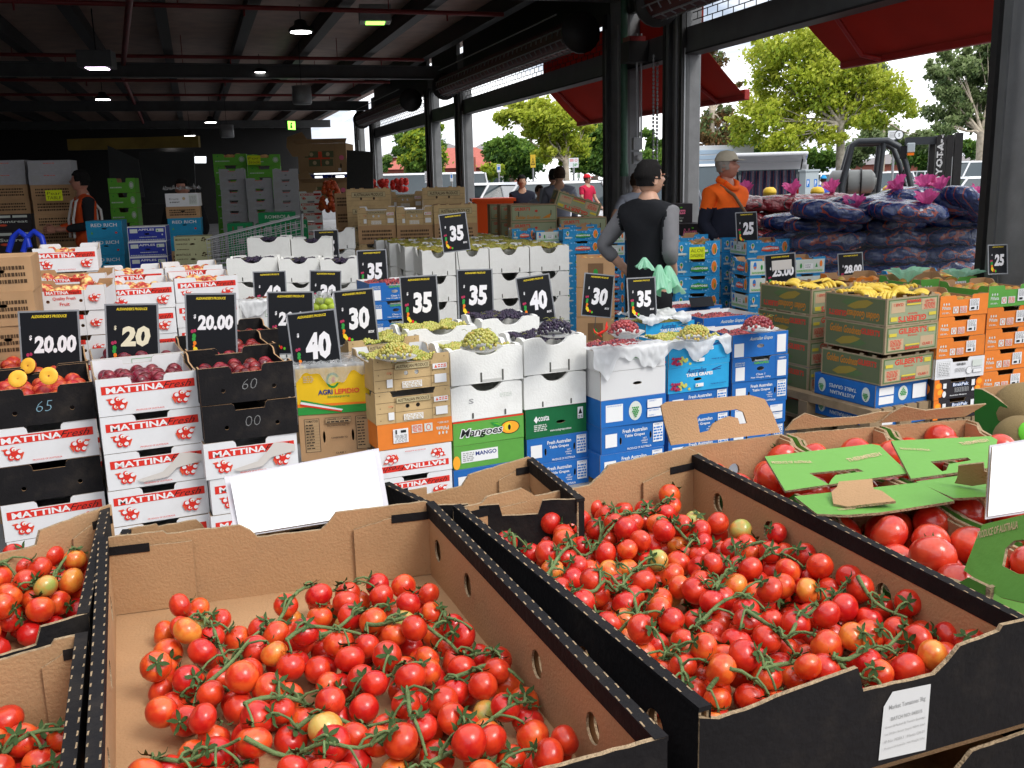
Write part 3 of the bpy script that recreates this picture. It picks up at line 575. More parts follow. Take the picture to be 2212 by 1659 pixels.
stack('M2b', 1560, 513, 9.0, 12, ['bluer'] * 6, 'between the yellow note and $25 sign', .14, u2=1650, group=GT)
stack('M3', 1620, 560, 7.8, 14, ['bluew', 'bluew', 'bluer', 'bluer', 'bluer'], 'behind the skewed $25.00 sign', .138, u2=1700, group=GT)
stack('M4', 1706, 557, 7.9, 14, ['bluew', 'bluew', 'bluer', 'bluer', 'bluer'], 'between the $25.00 and $28.00 signs', .138, u2=1783, group=GT)
# bananas and orange mango cartons on the right
GB = 'banana cartons stacked on pallets'
stack('N1', 1917, 645, 5.7, 26, ['gil_inv', 'gil'], 'full of bananas under the $28.00 sign', .168, u2=2030, group=GB, jit=.6, ground=False)
stack('N1c', 1906, 774, 5.8, 26, ['gil'], 'lowest in the banana stack under the $28.00 sign', .17, u2=2018, group=GB, ground=False)
stack('N1d', 1893, 834, 5.86, 26, ['auss'], 'below the banana cartons', .135, u2=2004, group=GB)
stack('N2', 1754, 625, 6.3, 26, ['gil_inv', 'gil', 'gil'], 'of bananas under the $25.00 sign', .172, u2=1850, group=GB)
stack('N2d', 1739, 793, 6.45, 26, ['auss'], 'below the rear banana cartons', .14, u2=1840, group=GB)
stack('N0', 1905, 628, 6.25, 26, ['gil'], 'of bananas in the far right corner', .17, u2=2000, group=GB)
GP = 'orange and green mango cartons'
stack('O1', 2032, 640, 5.9, 20, ['pinata', 'pinata', 'pinata', 'wbox', 'brak'], 'right of the banana cartons', .130, u2=2136, group=GP)
stack('O2', 2137, 618, 6.1, 20, ['pinata_g', 'pinata', 'pinata', 'pinata', 'pinata', 'pinata'], 'at the right edge of the photo', .138, u2=2240, group=GP)
stack('O3', 1990, 604, 6.7, 20, ['pinata_g', 'pinata', 'pinata', 'pinata', 'pinata'], 'behind the banana cartons', .13, u2=2110, group=GP)
stack('O4', 1850, 600, 7.2, 20, ['pinata', 'pinata_g', 'pinata', 'pinata', 'pinata'], 'behind the $28.00 sign', .13, u2=1960, group=GP)
stack('O5', 2060, 596, 7.2, 20, ['pinata', 'pinata_g', 'pinata', 'pinata', 'pinata'], 'left of the rightmost $25 sign', .13, u2=2150, group=GP)
stack('O6', 2120, 590, 7.7, 20, ['bluer', 'bluer', 'bluer', 'bluew', 'bluew'], 'under the rightmost $25 sign', .13, u2=2220, group=GT)
stack('O7', 1960, 590, 7.9, 20, ['bluem', 'bluer', 'bluer', 'bluew', 'bluew'], 'behind the orange cartons', .13, u2=2070, group=GT)
stack('BE1', 1432, 441, 10.6, 4, ['bell'], 'left of the man in orange', .215, u2=1496, group='charcoal tomato cartons')
stack('BE2', 1458, 484, 10.4, 4, ['bell', 'bell', 'bell'], 'lower left of the man in orange', .24, u2=1520, group='charcoal tomato cartons')
# long banana cartons farther back
for key, u, v, dep, u2, n, wh in (('Q1', 1103, 443, 10.8, 1203, 3, 'left of the tilted carton'), ('Q2', 1209, 471, 10.8, 1310, 3, 'under the tilted carton')):
    stack(key, u, v, dep, 6, ['gil_long'] * n, wh, .185, u2=u2, group=GB)
for key, u, v, dep, wh in (('Q3', 1080, 443, 11.4, 'second row behind'), ('Q4', 1058, 442, 12.1, 'third row behind')):
    stack(key, u, v, dep, 6, ['gil_long'] * 3, wh + ' the long banana cartons', .185, u2=u + 95, group=GB)
p = at(1207, 409, 10.9); put('gil_inv', T(p.x, p.y, p.z - .01) @ RY(R(19)) @ T(0, 0, -.19) @ RZ(R(4)), 'tilted banana carton leaning on the stack beside the vest man', 'carton', GB, .52 / .36, 1.1)
# wood-print cartons in the middle distance
GW = 'wood patterned cartons in the middle distance'
stack('R1', 747, 409, 11.2, 5, ['woodlong'] * 5, 'left above the wood cartons', .19, u2=843, group=GW, jit=.5)
stack('R2', 912, 406, 11.4, 5, ['woodlong'] * 5, 'with torn tape right of it', .19, u2=1004, group=GW, jit=.5)
stack('R2b', 838, 414, 12.0, 5, ['wood'] * 5, 'between the two high long cartons', .2, u2=912, group=GW, jit=.5)
stack('R3', 771, 448, 10.6, 5, ['wood', 'browndark', 'wood', 'wood'], 'in front, leftmost', .2, u2=853, group=GW, jit=.5)
stack('R4', 855, 447, 10.6, 5, ['wood', 'browndark', 'wood', 'wood'], 'in front, middle', .2, u2=934, group=GW, jit=.5)
stack('R5', 936, 443, 10.6, 5, ['woodlong', 'browndark', 'wood', 'wood'], 'behind the high $35 sign', .2, u2=1030, group=GW, jit=.5)
stack('R6', 722, 418, 11.9, 5, ['browndark'] * 5, 'in shade left of the wood cartons', .2, u2=770, group=GW, jit=.5)
# dim interior
GI = 'cartons in the dim interior'
stack('C1', 184, 478, 10.4, 12, ['redrich'] * 4, 'left of the navy apple cartons', .185, u2=262, group=GI)
stack('C2', 274, 490, 9.9, 12, ['apples'] * 4, 'between the teal blue cartons', .155, u2=357, group=GI)
stack('C3', 375, 512, 9.7, 12, ['mont'] * 4, 'left of the shopping trolley', .15, u2=453, group=GI)
stack('C4', 356, 418, 11, 12, ['fig', 'plaink', 'redrich', 'redrich', 'plaink'], 'behind the khaki apple cartons', [.15, .13, .17, .2, .2], u2=428, group=GI)
stack('C5', 58, 347, 11.3, 12, ['whitelong', 'whitelong', 'browndark', 'browndark', 'browndark', 'browndark', 'browndark'], 'behind the worker in the orange vest', [.14, .14, .17, .17, .17, .2, .2], u2=151, group=GI)
stack('C5b', -40, 347, 11.3, 12, ['whitelong', 'whitelong', 'browndark', 'browndark', 'sun', 'sun'], 'in the far left interior', [.14, .14, .17, .17, .2, .24], u2=52, group=GI)
stack('C6', 472, 365, 13.3, 12, ['grey'] * 8, 'leftmost of the grey tray columns', .143, u2=527, group=GI)
stack('C7', 530, 385, 13.3, 12, ['grey'] * 7, 'middle of the grey tray columns', .143, u2=586, group=GI)
stack('C8', 588, 365, 13.3, 12, ['grey'] * 8, 'rightmost of the grey tray columns', .143, u2=643, group=GI)
stack('C9', 459, 333, 14.3, 12, ['lime'] * 9, 'left column behind the grey trays', .165, u2=531, group=GI)
stack('C10', 533, 334, 14.3, 12, ['lime'] * 9, 'right column with the yellow note', .165, u2=604, group=GI)
stack('C10b', 232, 385, 12.5, 12, ['lime'] * 4, 'beside the worker in the orange vest', .19, u2=290, group=GI)
stack('C11', 557, 460, 12, 12, ['rom'], 'lying on top of the slotted green cartons', .13, u2=638, group=GI)
stack('C12', 490, 483, 12, 12, ['rs'] * 4, 'left, behind the trolley', .15, u2=545, group=GI)
stack('C13', 552, 484, 12, 12, ['rs'] * 4, 'middle, behind the trolley', .15, u2=607, group=GI)
stack('C14', 609, 477, 12, 12, ['rs'] * 4, 'right, behind the trolley', .15, u2=664, group=GI)
stack('C15', 646, 414, 15, 12, ['mattina'] * 7, 'right of the grey tray columns', .15, u2=694, group=GI)
print('cartons', NB['n'])
# ---------------------------------------------------------------- price signs
sleeve = mat('clear_sleeve', (.30, .31, .33), .25, .5, alpha=.8); signblk = mat('sign_black', (.008, .009, .012), .45, .2); cream = flat('digit_cream', (.74, .68, .5)); digit = flat('digit_white', (.80, .78, .80))
SIGNS = []
def sign(u0, v0, u1, v1, txt, label, box=False, dc=None, W=.21, th=None, lean=8, ratio=1.4, patch=False, cut=None):
    th_ = 10 if th is None else th
    dep = W * 2100 * math.cos(R(th_)) / math.hypot(u1 - u0, v1 - v0)
    p = at(u0, v0, dep); H = W * ratio
    roll = math.atan2(-(v1 - v0), u1 - u0) - R(1.4)
    X = T(*p) @ RZ(R(th_)) @ RY(-roll) @ RX(R(-lean)) @ T(0, 0, -H)
    rt = empty('price_sign', (0, 0, 0), 0, label, 'sign', 'black price signs'); rt.matrix_world = X
    mb = MB(); mb.panel(circ(0, 0, 0, 0, 0) or [(0, 0), (W, 0), (W, H), (0, H)], [], .003, signblk, signblk, signblk, T(0, .0, 0) @ XF)
    f = Face(mb, XF, W, H)
    f.t("ALEXANDER'S PRODUCE", .2, .82, .925, .965, yel, .02, .2)
    d = dc or digit; n = len(txt)
    if txt == '20': f.t(txt, .26, .86, .38, .69, d, .05, .12)
    elif len(txt) <= 2: f.t(txt, .29, .85, .26, .69, d, .05, .12)
    else: f.t(txt, .21, .96, .455, .69, d, .05, .12)
    f.t('$', .14, .19, .63, .70, d, .03, .1)
    if box: f.t('BOX', .78, .94, .175, .225, d, .03, .2)
    for i, (x, y, r_, M) in enumerate(((.10, .40, .012, grapr), (.16, .41, .011, grapr), (.14, .33, .016, green), (.13, .28, .015, green), (.15, .22, .014, orange), (.13, .17, .010, orange), (.16, .12, .018, yel), (.2, .08, .016, yel), (.28, .06, .014, red), (.36, .04, .012, lime))):
        f.e(x * .9 + .01, y + .04, r_ * .6, r_ * .75, M, 7)
    if patch: f.r(.22, .62, .9, .86, tornw)
    mb.build('card', rt)
    mb = MB(); b = .008
    for a in ((-b, -b, W + b, .0), (-b, H, W + b, H + b), (-b, 0, 0, H), (W, 0, W + b, H)): mb.box(a[0], .0005, a[1], a[2], .0035, a[3], sleeve)
    mb.box(-b, .004, -b, W + b, .0048, H + b, sleeve)
    mb.build('sleeve', rt)
    mb = MB(); mb.tube([(W / 2, .006, .02), (W / 2, .007, -.16)], .003, foamsh, 6); mb.build('stake', rt)
    SIGNS.append(rt); return rt
sign(42, 676, 157, 675, '20.00', 'black $20.00 price sign at far left above halved peaches', W=.245)
sign(229, 660, 331, 661, '20', 'black price sign with cream $20 above the plums', dc=cream, W=.222)
sign(402, 637, 501, 638, '20.00', 'black $20.00 price sign behind dark plums in a black carton', W=.22)
sign(579, 633, 671, 634, '20.00', 'black $20.00 price sign half hidden behind the $40 kiwifruit sign', W=.25)
sign(621, 681, 718, 672, '40', 'black $40 BOX price sign standing on the yellow kiwifruit carton', True, W=.236)
sign(722, 632, 802, 626, '30', 'black $30 BOX price sign in the wood patterned grape carton', True)
sign(865, 600, 940, 597, '35', 'black $35 price sign over pale grapes in a foam box')
sign(989, 585, 1061, 584, '35', 'black $35 price sign over black grapes in a foam box')
sign(1116, 603, 1185, 594, '40', 'black $40 BOX price sign between black and red grapes', True)
sign(1265, 591, 1327, 598, '30', 'black $30 BOX price sign leaning over white plastic', True)
sign(1356, 603, 1415, 601, '35', 'black $35 BOX price sign below the green plastic bags', True, W=.178)
sign(548, 589, 612, 588, '40', 'rear black $40 price sign over stalks of cherries')
sign(671, 586, 733, 588, '30', 'rear black $30 price sign behind bagged green apples')
sign(772, 543, 831, 541, '35', 'black $35 BOX price sign in the blue grape carton', True)
sign(679, 499, 727, 498, '35', 'small black $35 BOX price sign far back by white foam boxes', True)
sign(949, 466, 1004, 460, '35', 'black $35 BOX price sign highest, over block of foam boxes', True)
sign(1590, 461, 1635, 459, '25', 'black $25 price sign in front of the man in orange', W=.188)
sign(1653, 553, 1708, 546, '25.00', 'black $25.00 price sign with torn white patch behind bananas', patch=True, th=-25)
sign(1811, 550, 1865, 547, '28.00', 'black $28.00 price sign behind the nearer bananas')
sign(2136, 531, 2178, 530, '25', 'rightmost black $25 price sign beside the grey steel column', W=.135)
sign(1267, 452, 1285, 450, '25.00', 'narrow black $25.00 price sign over mango trays by the vest man', W=.12, th=30, ratio=1.9)
# ---------------------------------------------------------------- market hall
FL = -0.21
TB = R(17.5); BX = Vector((math.cos(TB), math.sin(TB), 0)); BY = Vector((-math.sin(TB), math.cos(TB), 0))
BM = RZ(TB)                          # building frame: x outward through the open side, y along the hall
def onx(u, v, X):
    d = ray(u, v); k = X / d.dot(BX); p = CAM + d * k; return Vector((X, p.dot(BY), p.z))
steel = mat('painted_steel', (.085, .088, .09), .45, .5, var=.15, vscale=6); conc = mat('column_concrete', (.20, .205, .21), .8, .3, var=.14, vscale=6, bump=.2, bscale=30)
darksteel = mat('dark_steel', (.016, .015, .015), .5, .4, var=.2); maroon = mat('maroon_paint', (.07, .012, .010), .5, .4, var=.15); redpipe = mat('red_pipe', (.22, .02, .02), .4, .5); galv = mat('galvanised', (.30, .31, .32), .45, .5, metal=.3, var=.1)
sheet = mat('roof_sheet', (.40, .27, .22), .5, .5, var=.25, vscale=3, bump=.5, bscale=3, bstretch=(1, 26, 1)); awn = mat('awning_red', (.34, .042, .026), .75, .2, var=.10, vscale=2, translu=.36)
asph = mat('asphalt', (.14, .14, .145), .95, .2, var=.18, vscale=3, bump=.3, bscale=80); floorm = mat('concrete_floor', (.24, .24, .245), .75, .35, var=.25, vscale=1.6, bump=.15, bscale=20)
whitep2 = flat('car_white', (.72, .73, .75), .25, coat=.6); glassd = flat('car_glass', (.05, .07, .08), .08, spec=.8)
def bobj(mb, name, label=None, cat=None, group=None, kind=None, parent=None):
    o = mb.build(name, parent)
    if parent is None: o.matrix_world = BM
    return tag(o, label, cat, group, kind)
mb = MB(); mb.box(-400, -300, FL - .3, 500, 700, FL - .02, asph); tag(mb.build('ground'), 'grey asphalt car park', None, None, 'structure')
mb = MB(); mb.box(-24, -6, FL - .02, 6.4, 48, FL, floorm); bobj(mb, 'floor', None, None, None, 'structure')
mb = MB(); mb.box(6.402, -6, FL - .02, 6.55, 48, FL + .02, conc); bobj(mb, 'kerb', None, None, None, 'structure')
mb = MB(); mb.box(-24, 6.8, 4.38, 5.9, 48, 4.42, sheet); mb.box(-24, -8, 4.38, -3.2, 6.8, 4.42, sheet); bobj(mb, 'ceiling', None, None, None, 'structure')  # near edge set back for sky light; unseen left piece added as occluder
mb = MB(); mb.box(-24.3, 2.2, FL, -24.002, 48, 4.38, darksteel); mb.box(-24.0, 48.002, FL, 5.5, 48.3, 4.38, darksteel); bobj(mb, 'wall', None, None, None, 'structure')
mb = MB(); mb.box(-3.2, 6.6, 4.1, 5.9, 6.79, 4.5, steel); bobj(mb, 'fascia', 'dark fascia along the near edge of the hall roof', 'fascia')
mb = MB(); mb.box(-30, -14.3, FL, 9, -14, 5.2, steel); bobj(mb, 'sky_block_wall', 'unseen dark wall added behind the camera to block low sky light', 'wall')  # added out of view: blocks low sky so the hall interior stays dark
for i in range(23):
    X = 4.95 - 1.3 * i; mb = MB()
    mb.box(X - .04, 6.8, 4.08, X + .04, 48, 4.375, darksteel); mb.box(X - .09, 6.8, 4.06, X + .09, 48, 4.08, darksteel)
    if i < 14: bobj(mb, 'roof_beam', 'dark roof beam running along the market hall under the sheet roof', 'beam', 'long roof beams')
for i, Y in enumerate((12.2, 16.7, 21.9, 26.5, 31.3, 40.4)):
    mb = MB()
    if i in (0, 2, 4, 5):
        mb.box(-24, Y - .03, 3.72, 5.4, Y + .03, 3.96, steel); mb.box(-24, Y - .09, 3.70, 5.4, Y + .09, 3.72, steel); mb.box(-24, Y - .09, 3.96, 5.4, Y + .09, 3.98, steel)
        bobj(mb, 'cross_beam', ['nearest grey cross beam under the roof', '', 'grey cross beam meeting the second column pair', '', 'grey cross beam at the far columns', 'farthest grey cross beam in the dim hall'][i], 'beam')
for i, (Y, z) in enumerate(((15.2, 4.0), (20.8, 3.98), (24.6, 3.9), (29.0, 3.96))):
    mb = MB(); mb.tube([(-23, Y, z), (4.8, Y, z)], .035, redpipe, 8)
    for X in range(-21, 5, 3): mb.tube([(X, Y, z), (X, Y, 4.38)], .008, redpipe, 5, caps=False); mb.tube([(X + .9, Y, z), (X + .9, Y, z - .12)], .015, redpipe, 5)
    bobj(mb, 'sprinkler_pipe', ['nearest red sprinkler pipe across the roof', 'second red sprinkler pipe across the roof', 'third red sprinkler pipe across the roof', 'farthest red sprinkler pipe across the roof'][i], 'pipe')
mb = MB(); p0 = onx(470, 0, 1.2)
mb.tube([(-.4, 12, 4.0), (-1.3, 24, 3.95), (-1.6, 40, 3.9)], .05, redpipe, 8); bobj(mb, 'main_pipe', 'maroon pipe running lengthwise below the roof beams', 'pipe')
# open side: columns, header beams, lattice shutters, awnings
def column(y0, y1, label, w=.26):
    rt = empty('column', (0, 0, 0), 0, label, 'column', 'columns along the open side'); rt.matrix_world = BM
    X1 = 5.62; X0 = X1 - w
    mb = MB(); mb.box(X0 + .101, y0, FL, X1, y1, 4.06, conc); mb.build('shaft', rt, bevel=.015)
    mb = MB()
    for yy in (y0 - .02, y1 - .04): mb.box(X0, yy, FL, X0 + .05, yy + .06, 3.6, darksteel); mb.box(X0 + .06, yy, FL, X0 + .098, yy + .06, 3.6, steel)
    mb.box(X0 + .03, y0 - .03, FL, X0 + .05, y0 - .021, 2.9, galv); mb.box(X0 - .012, y0 + .08, FL, X0 - .002, y0 + .12, 3.4, galv); mb.box(X0 - .02, y1 - .16, FL, X0 - .002, y1 - .10, 3.4, steel)
    mb.build('shutter_channel', rt); return rt
COLS = [(5.15, 5.72, 'nearest grey steel and concrete column at right edge'), (10.36, 10.8, 'pale concrete column right of the black vest man'), (11.98, 12.6, 'column with green downpipe left of the black vest man'), (20.1, 20.6, 'dark column beside the far man in navy'),
        (22.9, 23.4, 'maroon edged column behind the wood cartons'), (30.6, 31.2, 'far column by the black board'), (33.6, 34.2, 'farthest column of the open side')]
for a in COLS: column(*a)
rt = empty('downpipe', (0, 0, 0), 0, 'green downpipe fixed between the pair of columns', 'pipe'); rt.matrix_world = BM
gpipe = mat('green_pipe', (.035, .10, .06), .5, .4, var=.15); mb = MB(); mb.tube([(5.345, 11.88, 3.9), (5.345, 11.88, 1.62)], .045, gpipe, 10); mb.tube([(5.345, 11.88, 1.66), (5.345, 11.88, 1.50)], .056, gpipe, 10); mb.build('pipe', rt)
mb = MB(); mb.tube([(5.345, 11.88, 1.5), (5.345, 11.88, FL)], .05, steel, 10); mb.build('lower_sleeve', rt)
rt = empty('switch_box', (0, 0, 0), 0, 'grey conduit with socket boxes beside the green downpipe', 'conduit'); rt.matrix_world = BM
mb = MB(); mb.tube([(5.3, 11.4, 3.2), (5.3, 11.4, 1.95)], .014, galv, 8); mb.tube([(5.36, 11.4, 3.2), (5.36, 11.4, 1.95)], .012, galv, 8); mb.build('conduit', rt)
mb = MB(); mb.box(5.24, 11.36, 1.82, 5.36, 11.42, 1.97, galv); mb.lathe([(0, 0), (.04, 0), (.04, .02), (0, .02)], greyp, 12, T(5.3, 11.355, 1.72) @ RX(R(90))); mb.box(5.24, 11.36, 1.65, 5.36, 11.42, 1.79, galv); mb.build('socket', rt)
rt = empty('motor', (0, 0, 0), 0, 'black shutter motor with red cap high on the column', 'motor'); rt.matrix_world = BM
mb = MB(); mb.box(5.15, 11.3, 2.86, 5.4, 11.55, 3.1, darksteel); mb.build('housing', rt); mb = MB(); mb.box(5.17, 11.32, 3.1, 5.38, 11.53, 3.16, redpipe); mb.build('cap', rt)
mb = MB()
for dx in (0, .1):
    for k in range(30): mb.lathe([(.012, -.018), (.016, 0), (.012, .018)], galv, 5, T(5.38 + dx, 11.1 + dx, 2.9 - .045 * k) @ RZ(k * 1.57))
bobj(mb, 'pull_chain', 'pair of hanging chains between the two columns', 'chain')
for i, (y0, y1, lab) in enumerate(((5.73, 10.35, 'nearest'), (12.61, 20.09, 'middle'), (23.41, 30.59, 'far'), (10.81, 11.97, 'short'), (20.61, 22.89, 'narrow'))):
    mb = MB(); mb.box(5.42, y0, 2.85, 5.58, y1, 3.12, steel); mb.box(5.40, y0, 2.83, 5.60, y1, 2.85, darksteel)
    bobj(mb, 'header_beam', f'{lab} grey header beam over the open side', 'beam')
    mb = MB(); mb.box(5.46, y0, 3.52, 5.54, y1, 4.379, darksteel); bobj(mb, 'upper_beam', f'{lab} dark upper beam above the lattice shutters', 'beam')
    if i < 3:
        rt = empty('lattice_shutter', (0, 0, 0), 0, f'{lab} rolled lattice shutter with brick pattern', 'shutter', 'lattice shutters'); rt.matrix_world = BM
        mb = MB(); z = 2.9 + .22; n = 5; hh = .08
        for k in range(n + 1): mb.tube([(5.50, y0, z + k * hh), (5.50, y1, z + k * hh)], .006, darksteel, 5)
        for k in range(n):
            y = y0 + (.11 if k % 2 else 0)
            while y < y1: mb.tube([(5.50, y, z + k * hh), (5.50, y, z + (k + 1) * hh)], .006, darksteel, 4, caps=False); y += .22
        mb.build('lattice', rt)
        mb = MB(); mb.tube([(5.05, y0 + .1, 3.38), (5.05, y1 - .1, 3.38)], .20, maroon, 14)
        for k in range(int((y1 - y0) / .22)):
            for j in range(5):
                a = math.pi * (.95 + .22 * j); yy = y0 + .12 + .22 * k + (.11 if j % 2 else 0)
                mb.box(-.009, 0, -.048, .009, .2, -.033, galv, T(5.05 + .2 * math.cos(a), yy, 3.38 + .2 * math.sin(a)) @ RY(-a))
                mb.box(-.009, 0, -.04, .009, .012, .035, galv, T(5.05 + .2 * math.cos(a), yy, 3.38 + .2 * math.sin(a)) @ RY(-a))
        mb.build('drum', rt)
        mb = MB(); mb.lathe([(0, 0), (.27, 0), (.27, .06), (0, .06)], darksteel, 18, T(5.05, y0 + .04, 3.38) @ RX(R(90))); mb.build('end_plate', rt); mb = MB(); mb.lathe([(0, 0), (.27, 0), (.27, .06), (0, .06)], darksteel, 18, T(5.05, y1 + .02, 3.38) @ RX(R(90))); mb.build('end_plate', rt)
        mb = MB(); mb.tube([(4.86, y0 + .4, 3.66), (4.86, y1 - .3, 3.66)], .011, galv, 6); bobj(mb, 'conduit_run', f'thin pale rod for the flange glint above the {lab} lattice shutter', 'conduit')  # added rod stands in for light catching the beam flange
def awning(y0, y1, label, xo=6.2, zo=2.36):
    rt = empty('awning', (0, 0, 0), 0, label, 'awning', 'red awnings'); rt.matrix_world = BM
    mb = MB(); n = 10; V = []; 
    for i in range(n + 1):
        for j in range(7):
            t = j / 6; y = y0 + (y1 - y0) * i / n; V.append((5.62 + (xo - 5.62) * t, y, 2.98 + (zo + .04 - 2.98) * t - .012 * math.sin(math.pi * t)))
    fs = [(i * 7 + j, i * 7 + j + 1, (i + 1) * 7 + j + 1, (i + 1) * 7 + j) for i in range(n) for j in range(6)]
    mb.add(V, fs, awn, I4, True); mb.add([(x, y, z + .004) for x, y, z in V], [f[::-1] for f in fs], awn, I4, True); mb.build('canopy', rt)
    mb = MB(); mb.box(5.62, y0, 2.98, 5.66, y1, 3.5, awn); mb.build('back_valance', rt)
    mb = MB(); mb.box(xo, y0 - .02, zo - .02, xo + .07, y1 + .02, zo + .10, awn2); mb.build('front_rail', rt, bevel=.01)
    for yy in (y0 + .6, y1 - .6):
        mb = MB(); mb.tube([(5.63, yy, 2.86), (6.0, yy + .1, 2.55), (xo, yy, zo)], .025, awn2, 8); mb.build('folding_arm', rt)
awn2 = mat('awning_rail_red', (.33, .02, .015), .45, .4)
awning(10.4, 15.7, 'red awning over the middle opening, left of the trees'); awning(3.2, 8.5, 'red awning over the nearest opening at top right', 6.14, 2.5)
# lamps and hanging gear
lampon = mat('lamp_glow', (1, .98, .95), emit=14); lampg = mat('lamp_green', (.3, .9, .1), emit=2.5); lampv = mat('lamp_violet', (.95, .75, 1), emit=6)
def highbay(u, v, dep, label, r=.2):
    p = at(u, v, dep); rt = empty('high_bay_lamp', p, 0, label, 'lamp', 'round high bay lamps')
    mb = MB(); mb.lathe([(.05, .16), (.09, .14), (.10, .08), (r * .8, .05), (r, .01), (r, -.02), (r * .92, -.02)], darksteel, 18); mb.build('reflector', rt)
    mb = MB(); mb.lathe([(r * .85, -.021), (r * .85, -.03), (0, -.035)], lampon, 16); mb.build('light_disc', rt)
    mb = MB(); mb.tube([(0, 0, .15), (0, 0, 4.2 - p.z)], .008, darksteel, 5); mb.build('suspension_rod', rt)
for a in ((650, 66, 15, 'brightest round lamp, nearest under the roof', .19), (561, 155, 20.5, 'round lamp left below the brightest one'), (222, 213, 24, 'wide round lamp low in the dark left hall', .2), (455, 263, 30, 'small round lamp above the trolley'), (410, 292, 32, 'low bright lamp over the khaki apple cartons', .2), (368, 308, 44, 'tiny far lamp above the dark curtains', .2)): highbay(*a)
for i, (u, v, dep, M, lab) in enumerate(((210, 140, 15, lampv, 'square hanging lamp with violet glow at left'), (810, 42, 15.5, lampg, 'square grey hanging unit near the brightest lamp'))):
    p = at(u, v, dep); rt = empty('square_lamp', p, R(10), lab, 'lamp')
    mb = MB(); mb.box(-.25, -.2, -.05, .25, .2, .2, galv if i else steel); mb.build('housing', rt, bevel=.01)
    mb = MB(); mb.box(-.15, -.15, -.062, .15, .15, -.051, M); mb.build('light_disc', rt)
    mb = MB(); mb.tube([(0, 0, .2), (0, 0, 4.2 - p.z)], .01, darksteel, 5); mb.build('suspension_rod', rt)
for u, v, dep, lab in ((652, 205, 19, 'white drum speaker hanging under the roof'), (490, 283, 27, 'smaller white drum speaker hanging far back')):
    p = at(u, v, dep); rt = empty('drum_speaker', p, 0, lab, 'speaker'); mb = MB(); mb.lathe([(0, -.18), (.17, -.18), (.19, -.15), (.19, .16), (.16, .17), (0, .17)], galv, 18); mb.build('drum', rt)
    mb = MB(); mb.tube([(0, 0, .17), (0, 0, 4.2 - p.z)], .006, darksteel, 5); mb.build('suspension_rod', rt)
p = at(628, 271, 26); mb = MB(); mb.box(-.16, -.03, -.12, .16, .03, .12, green); f = Face(mb, T(-.16, -.031, -.12) @ XF, .32, .24); f.r(.05, .05, .95, .95, lampg); f.p([(.3, .2), (.6, .2), (.5, .6), (.65, .8), (.4, .8)], green); o = mb.build('exit_sign'); o.location = p; o.rotation_euler = (0, 0, R(60)); tag(o, 'small green lit exit sign hanging from the roof', 'exit sign')
# dim interior fittings
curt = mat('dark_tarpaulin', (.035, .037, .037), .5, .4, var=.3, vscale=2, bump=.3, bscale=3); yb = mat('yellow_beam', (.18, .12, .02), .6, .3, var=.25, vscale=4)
p = at(150, 325, 15); q = at(432, 322, 15); mb = MB(); d = (q - p); mb.box(0, -.05, 0, d.length, .05, .17, yb, T(*p) @ RZ(math.atan2(d.y, d.x))); tag(mb.build('crane_rail'), 'dull yellow rail across the dark back of the hall', 'rail')
def sheet_obj(pts, name, label, cat, M, t=.02):
    c = sum(pts, Vector()) / len(pts); mb = MB(); n = (pts[1] - pts[0]).cross(pts[-1] - pts[0]).normalized() * t
    k = len(pts); mb.add([p - c for p in pts] + [p - c + n for p in pts], [tuple(range(k)), tuple(range(k, 2 * k))[::-1]] + [(i, (i + 1) % k, (i + 1) % k + k, i + k) for i in range(k)], M)
    o = mb.build(name); o.location = c; return tag(o, label, cat)
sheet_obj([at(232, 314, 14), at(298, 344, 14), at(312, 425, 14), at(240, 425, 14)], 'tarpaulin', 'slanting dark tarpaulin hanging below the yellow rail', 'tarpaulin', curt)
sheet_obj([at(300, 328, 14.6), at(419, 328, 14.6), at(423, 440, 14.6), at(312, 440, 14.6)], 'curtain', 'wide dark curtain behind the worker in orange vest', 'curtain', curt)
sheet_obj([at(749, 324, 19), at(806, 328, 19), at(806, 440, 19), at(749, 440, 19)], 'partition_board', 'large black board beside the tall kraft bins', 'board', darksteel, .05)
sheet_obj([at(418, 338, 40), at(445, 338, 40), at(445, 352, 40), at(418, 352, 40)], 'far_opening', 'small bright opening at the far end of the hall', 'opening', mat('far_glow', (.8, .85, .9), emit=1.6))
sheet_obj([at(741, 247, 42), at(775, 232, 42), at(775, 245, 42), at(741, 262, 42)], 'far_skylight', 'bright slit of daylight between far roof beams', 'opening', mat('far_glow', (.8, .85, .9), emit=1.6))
# ---------------------------------------------------------------- foreground cartons of truss tomatoes
ZR = 1.007; HW = .122
def rim(u, v, dz=0): return atz(u, v, ZR + dz)
def V3(p, z): return Vector((p.x, p.y, z))
def frame(A, B, up=Vector((0, 0, 1))):
    x = (B - A).normalized(); y = (up - x * up.dot(x)).normalized(); z = x.cross(y)
    m = Matrix((x, y, z)).transposed().to_4x4(); m.translation = A; return m, (B - A).length
def jag(pts, step=.012, amp=.0007, rr=random.Random(3)):
    out = []
    for i, a in enumerate(pts):
        b = pts[(i + 1) % len(pts)]; L_ = math.hypot(b[0] - a[0], b[1] - a[1]); n = max(1, int(L_ / step)) if (a[1] > .05 and b[1] > .05) else 1
        for k in range(n):
            t = k / n; out.append((a[0] + (b[0] - a[0]) * t + (rr.uniform(-amp, amp) if k else 0), a[1] + (b[1] - a[1]) * t + (rr.uniform(-amp, amp) if k else 0)))
    return out
def fracp(L_, H, pts): return [(0, 0), (L_, 0)] + [(x * L_, H + y) for x, y in reversed(pts)]
def hole_s(A, B, z, u):           # where along the wall A-B does photo column u fall
    best = min(range(1001), key=lambda k: abs(projU(V3(A.lerp(B, k / 1000), z)) - u)); return best / 1000
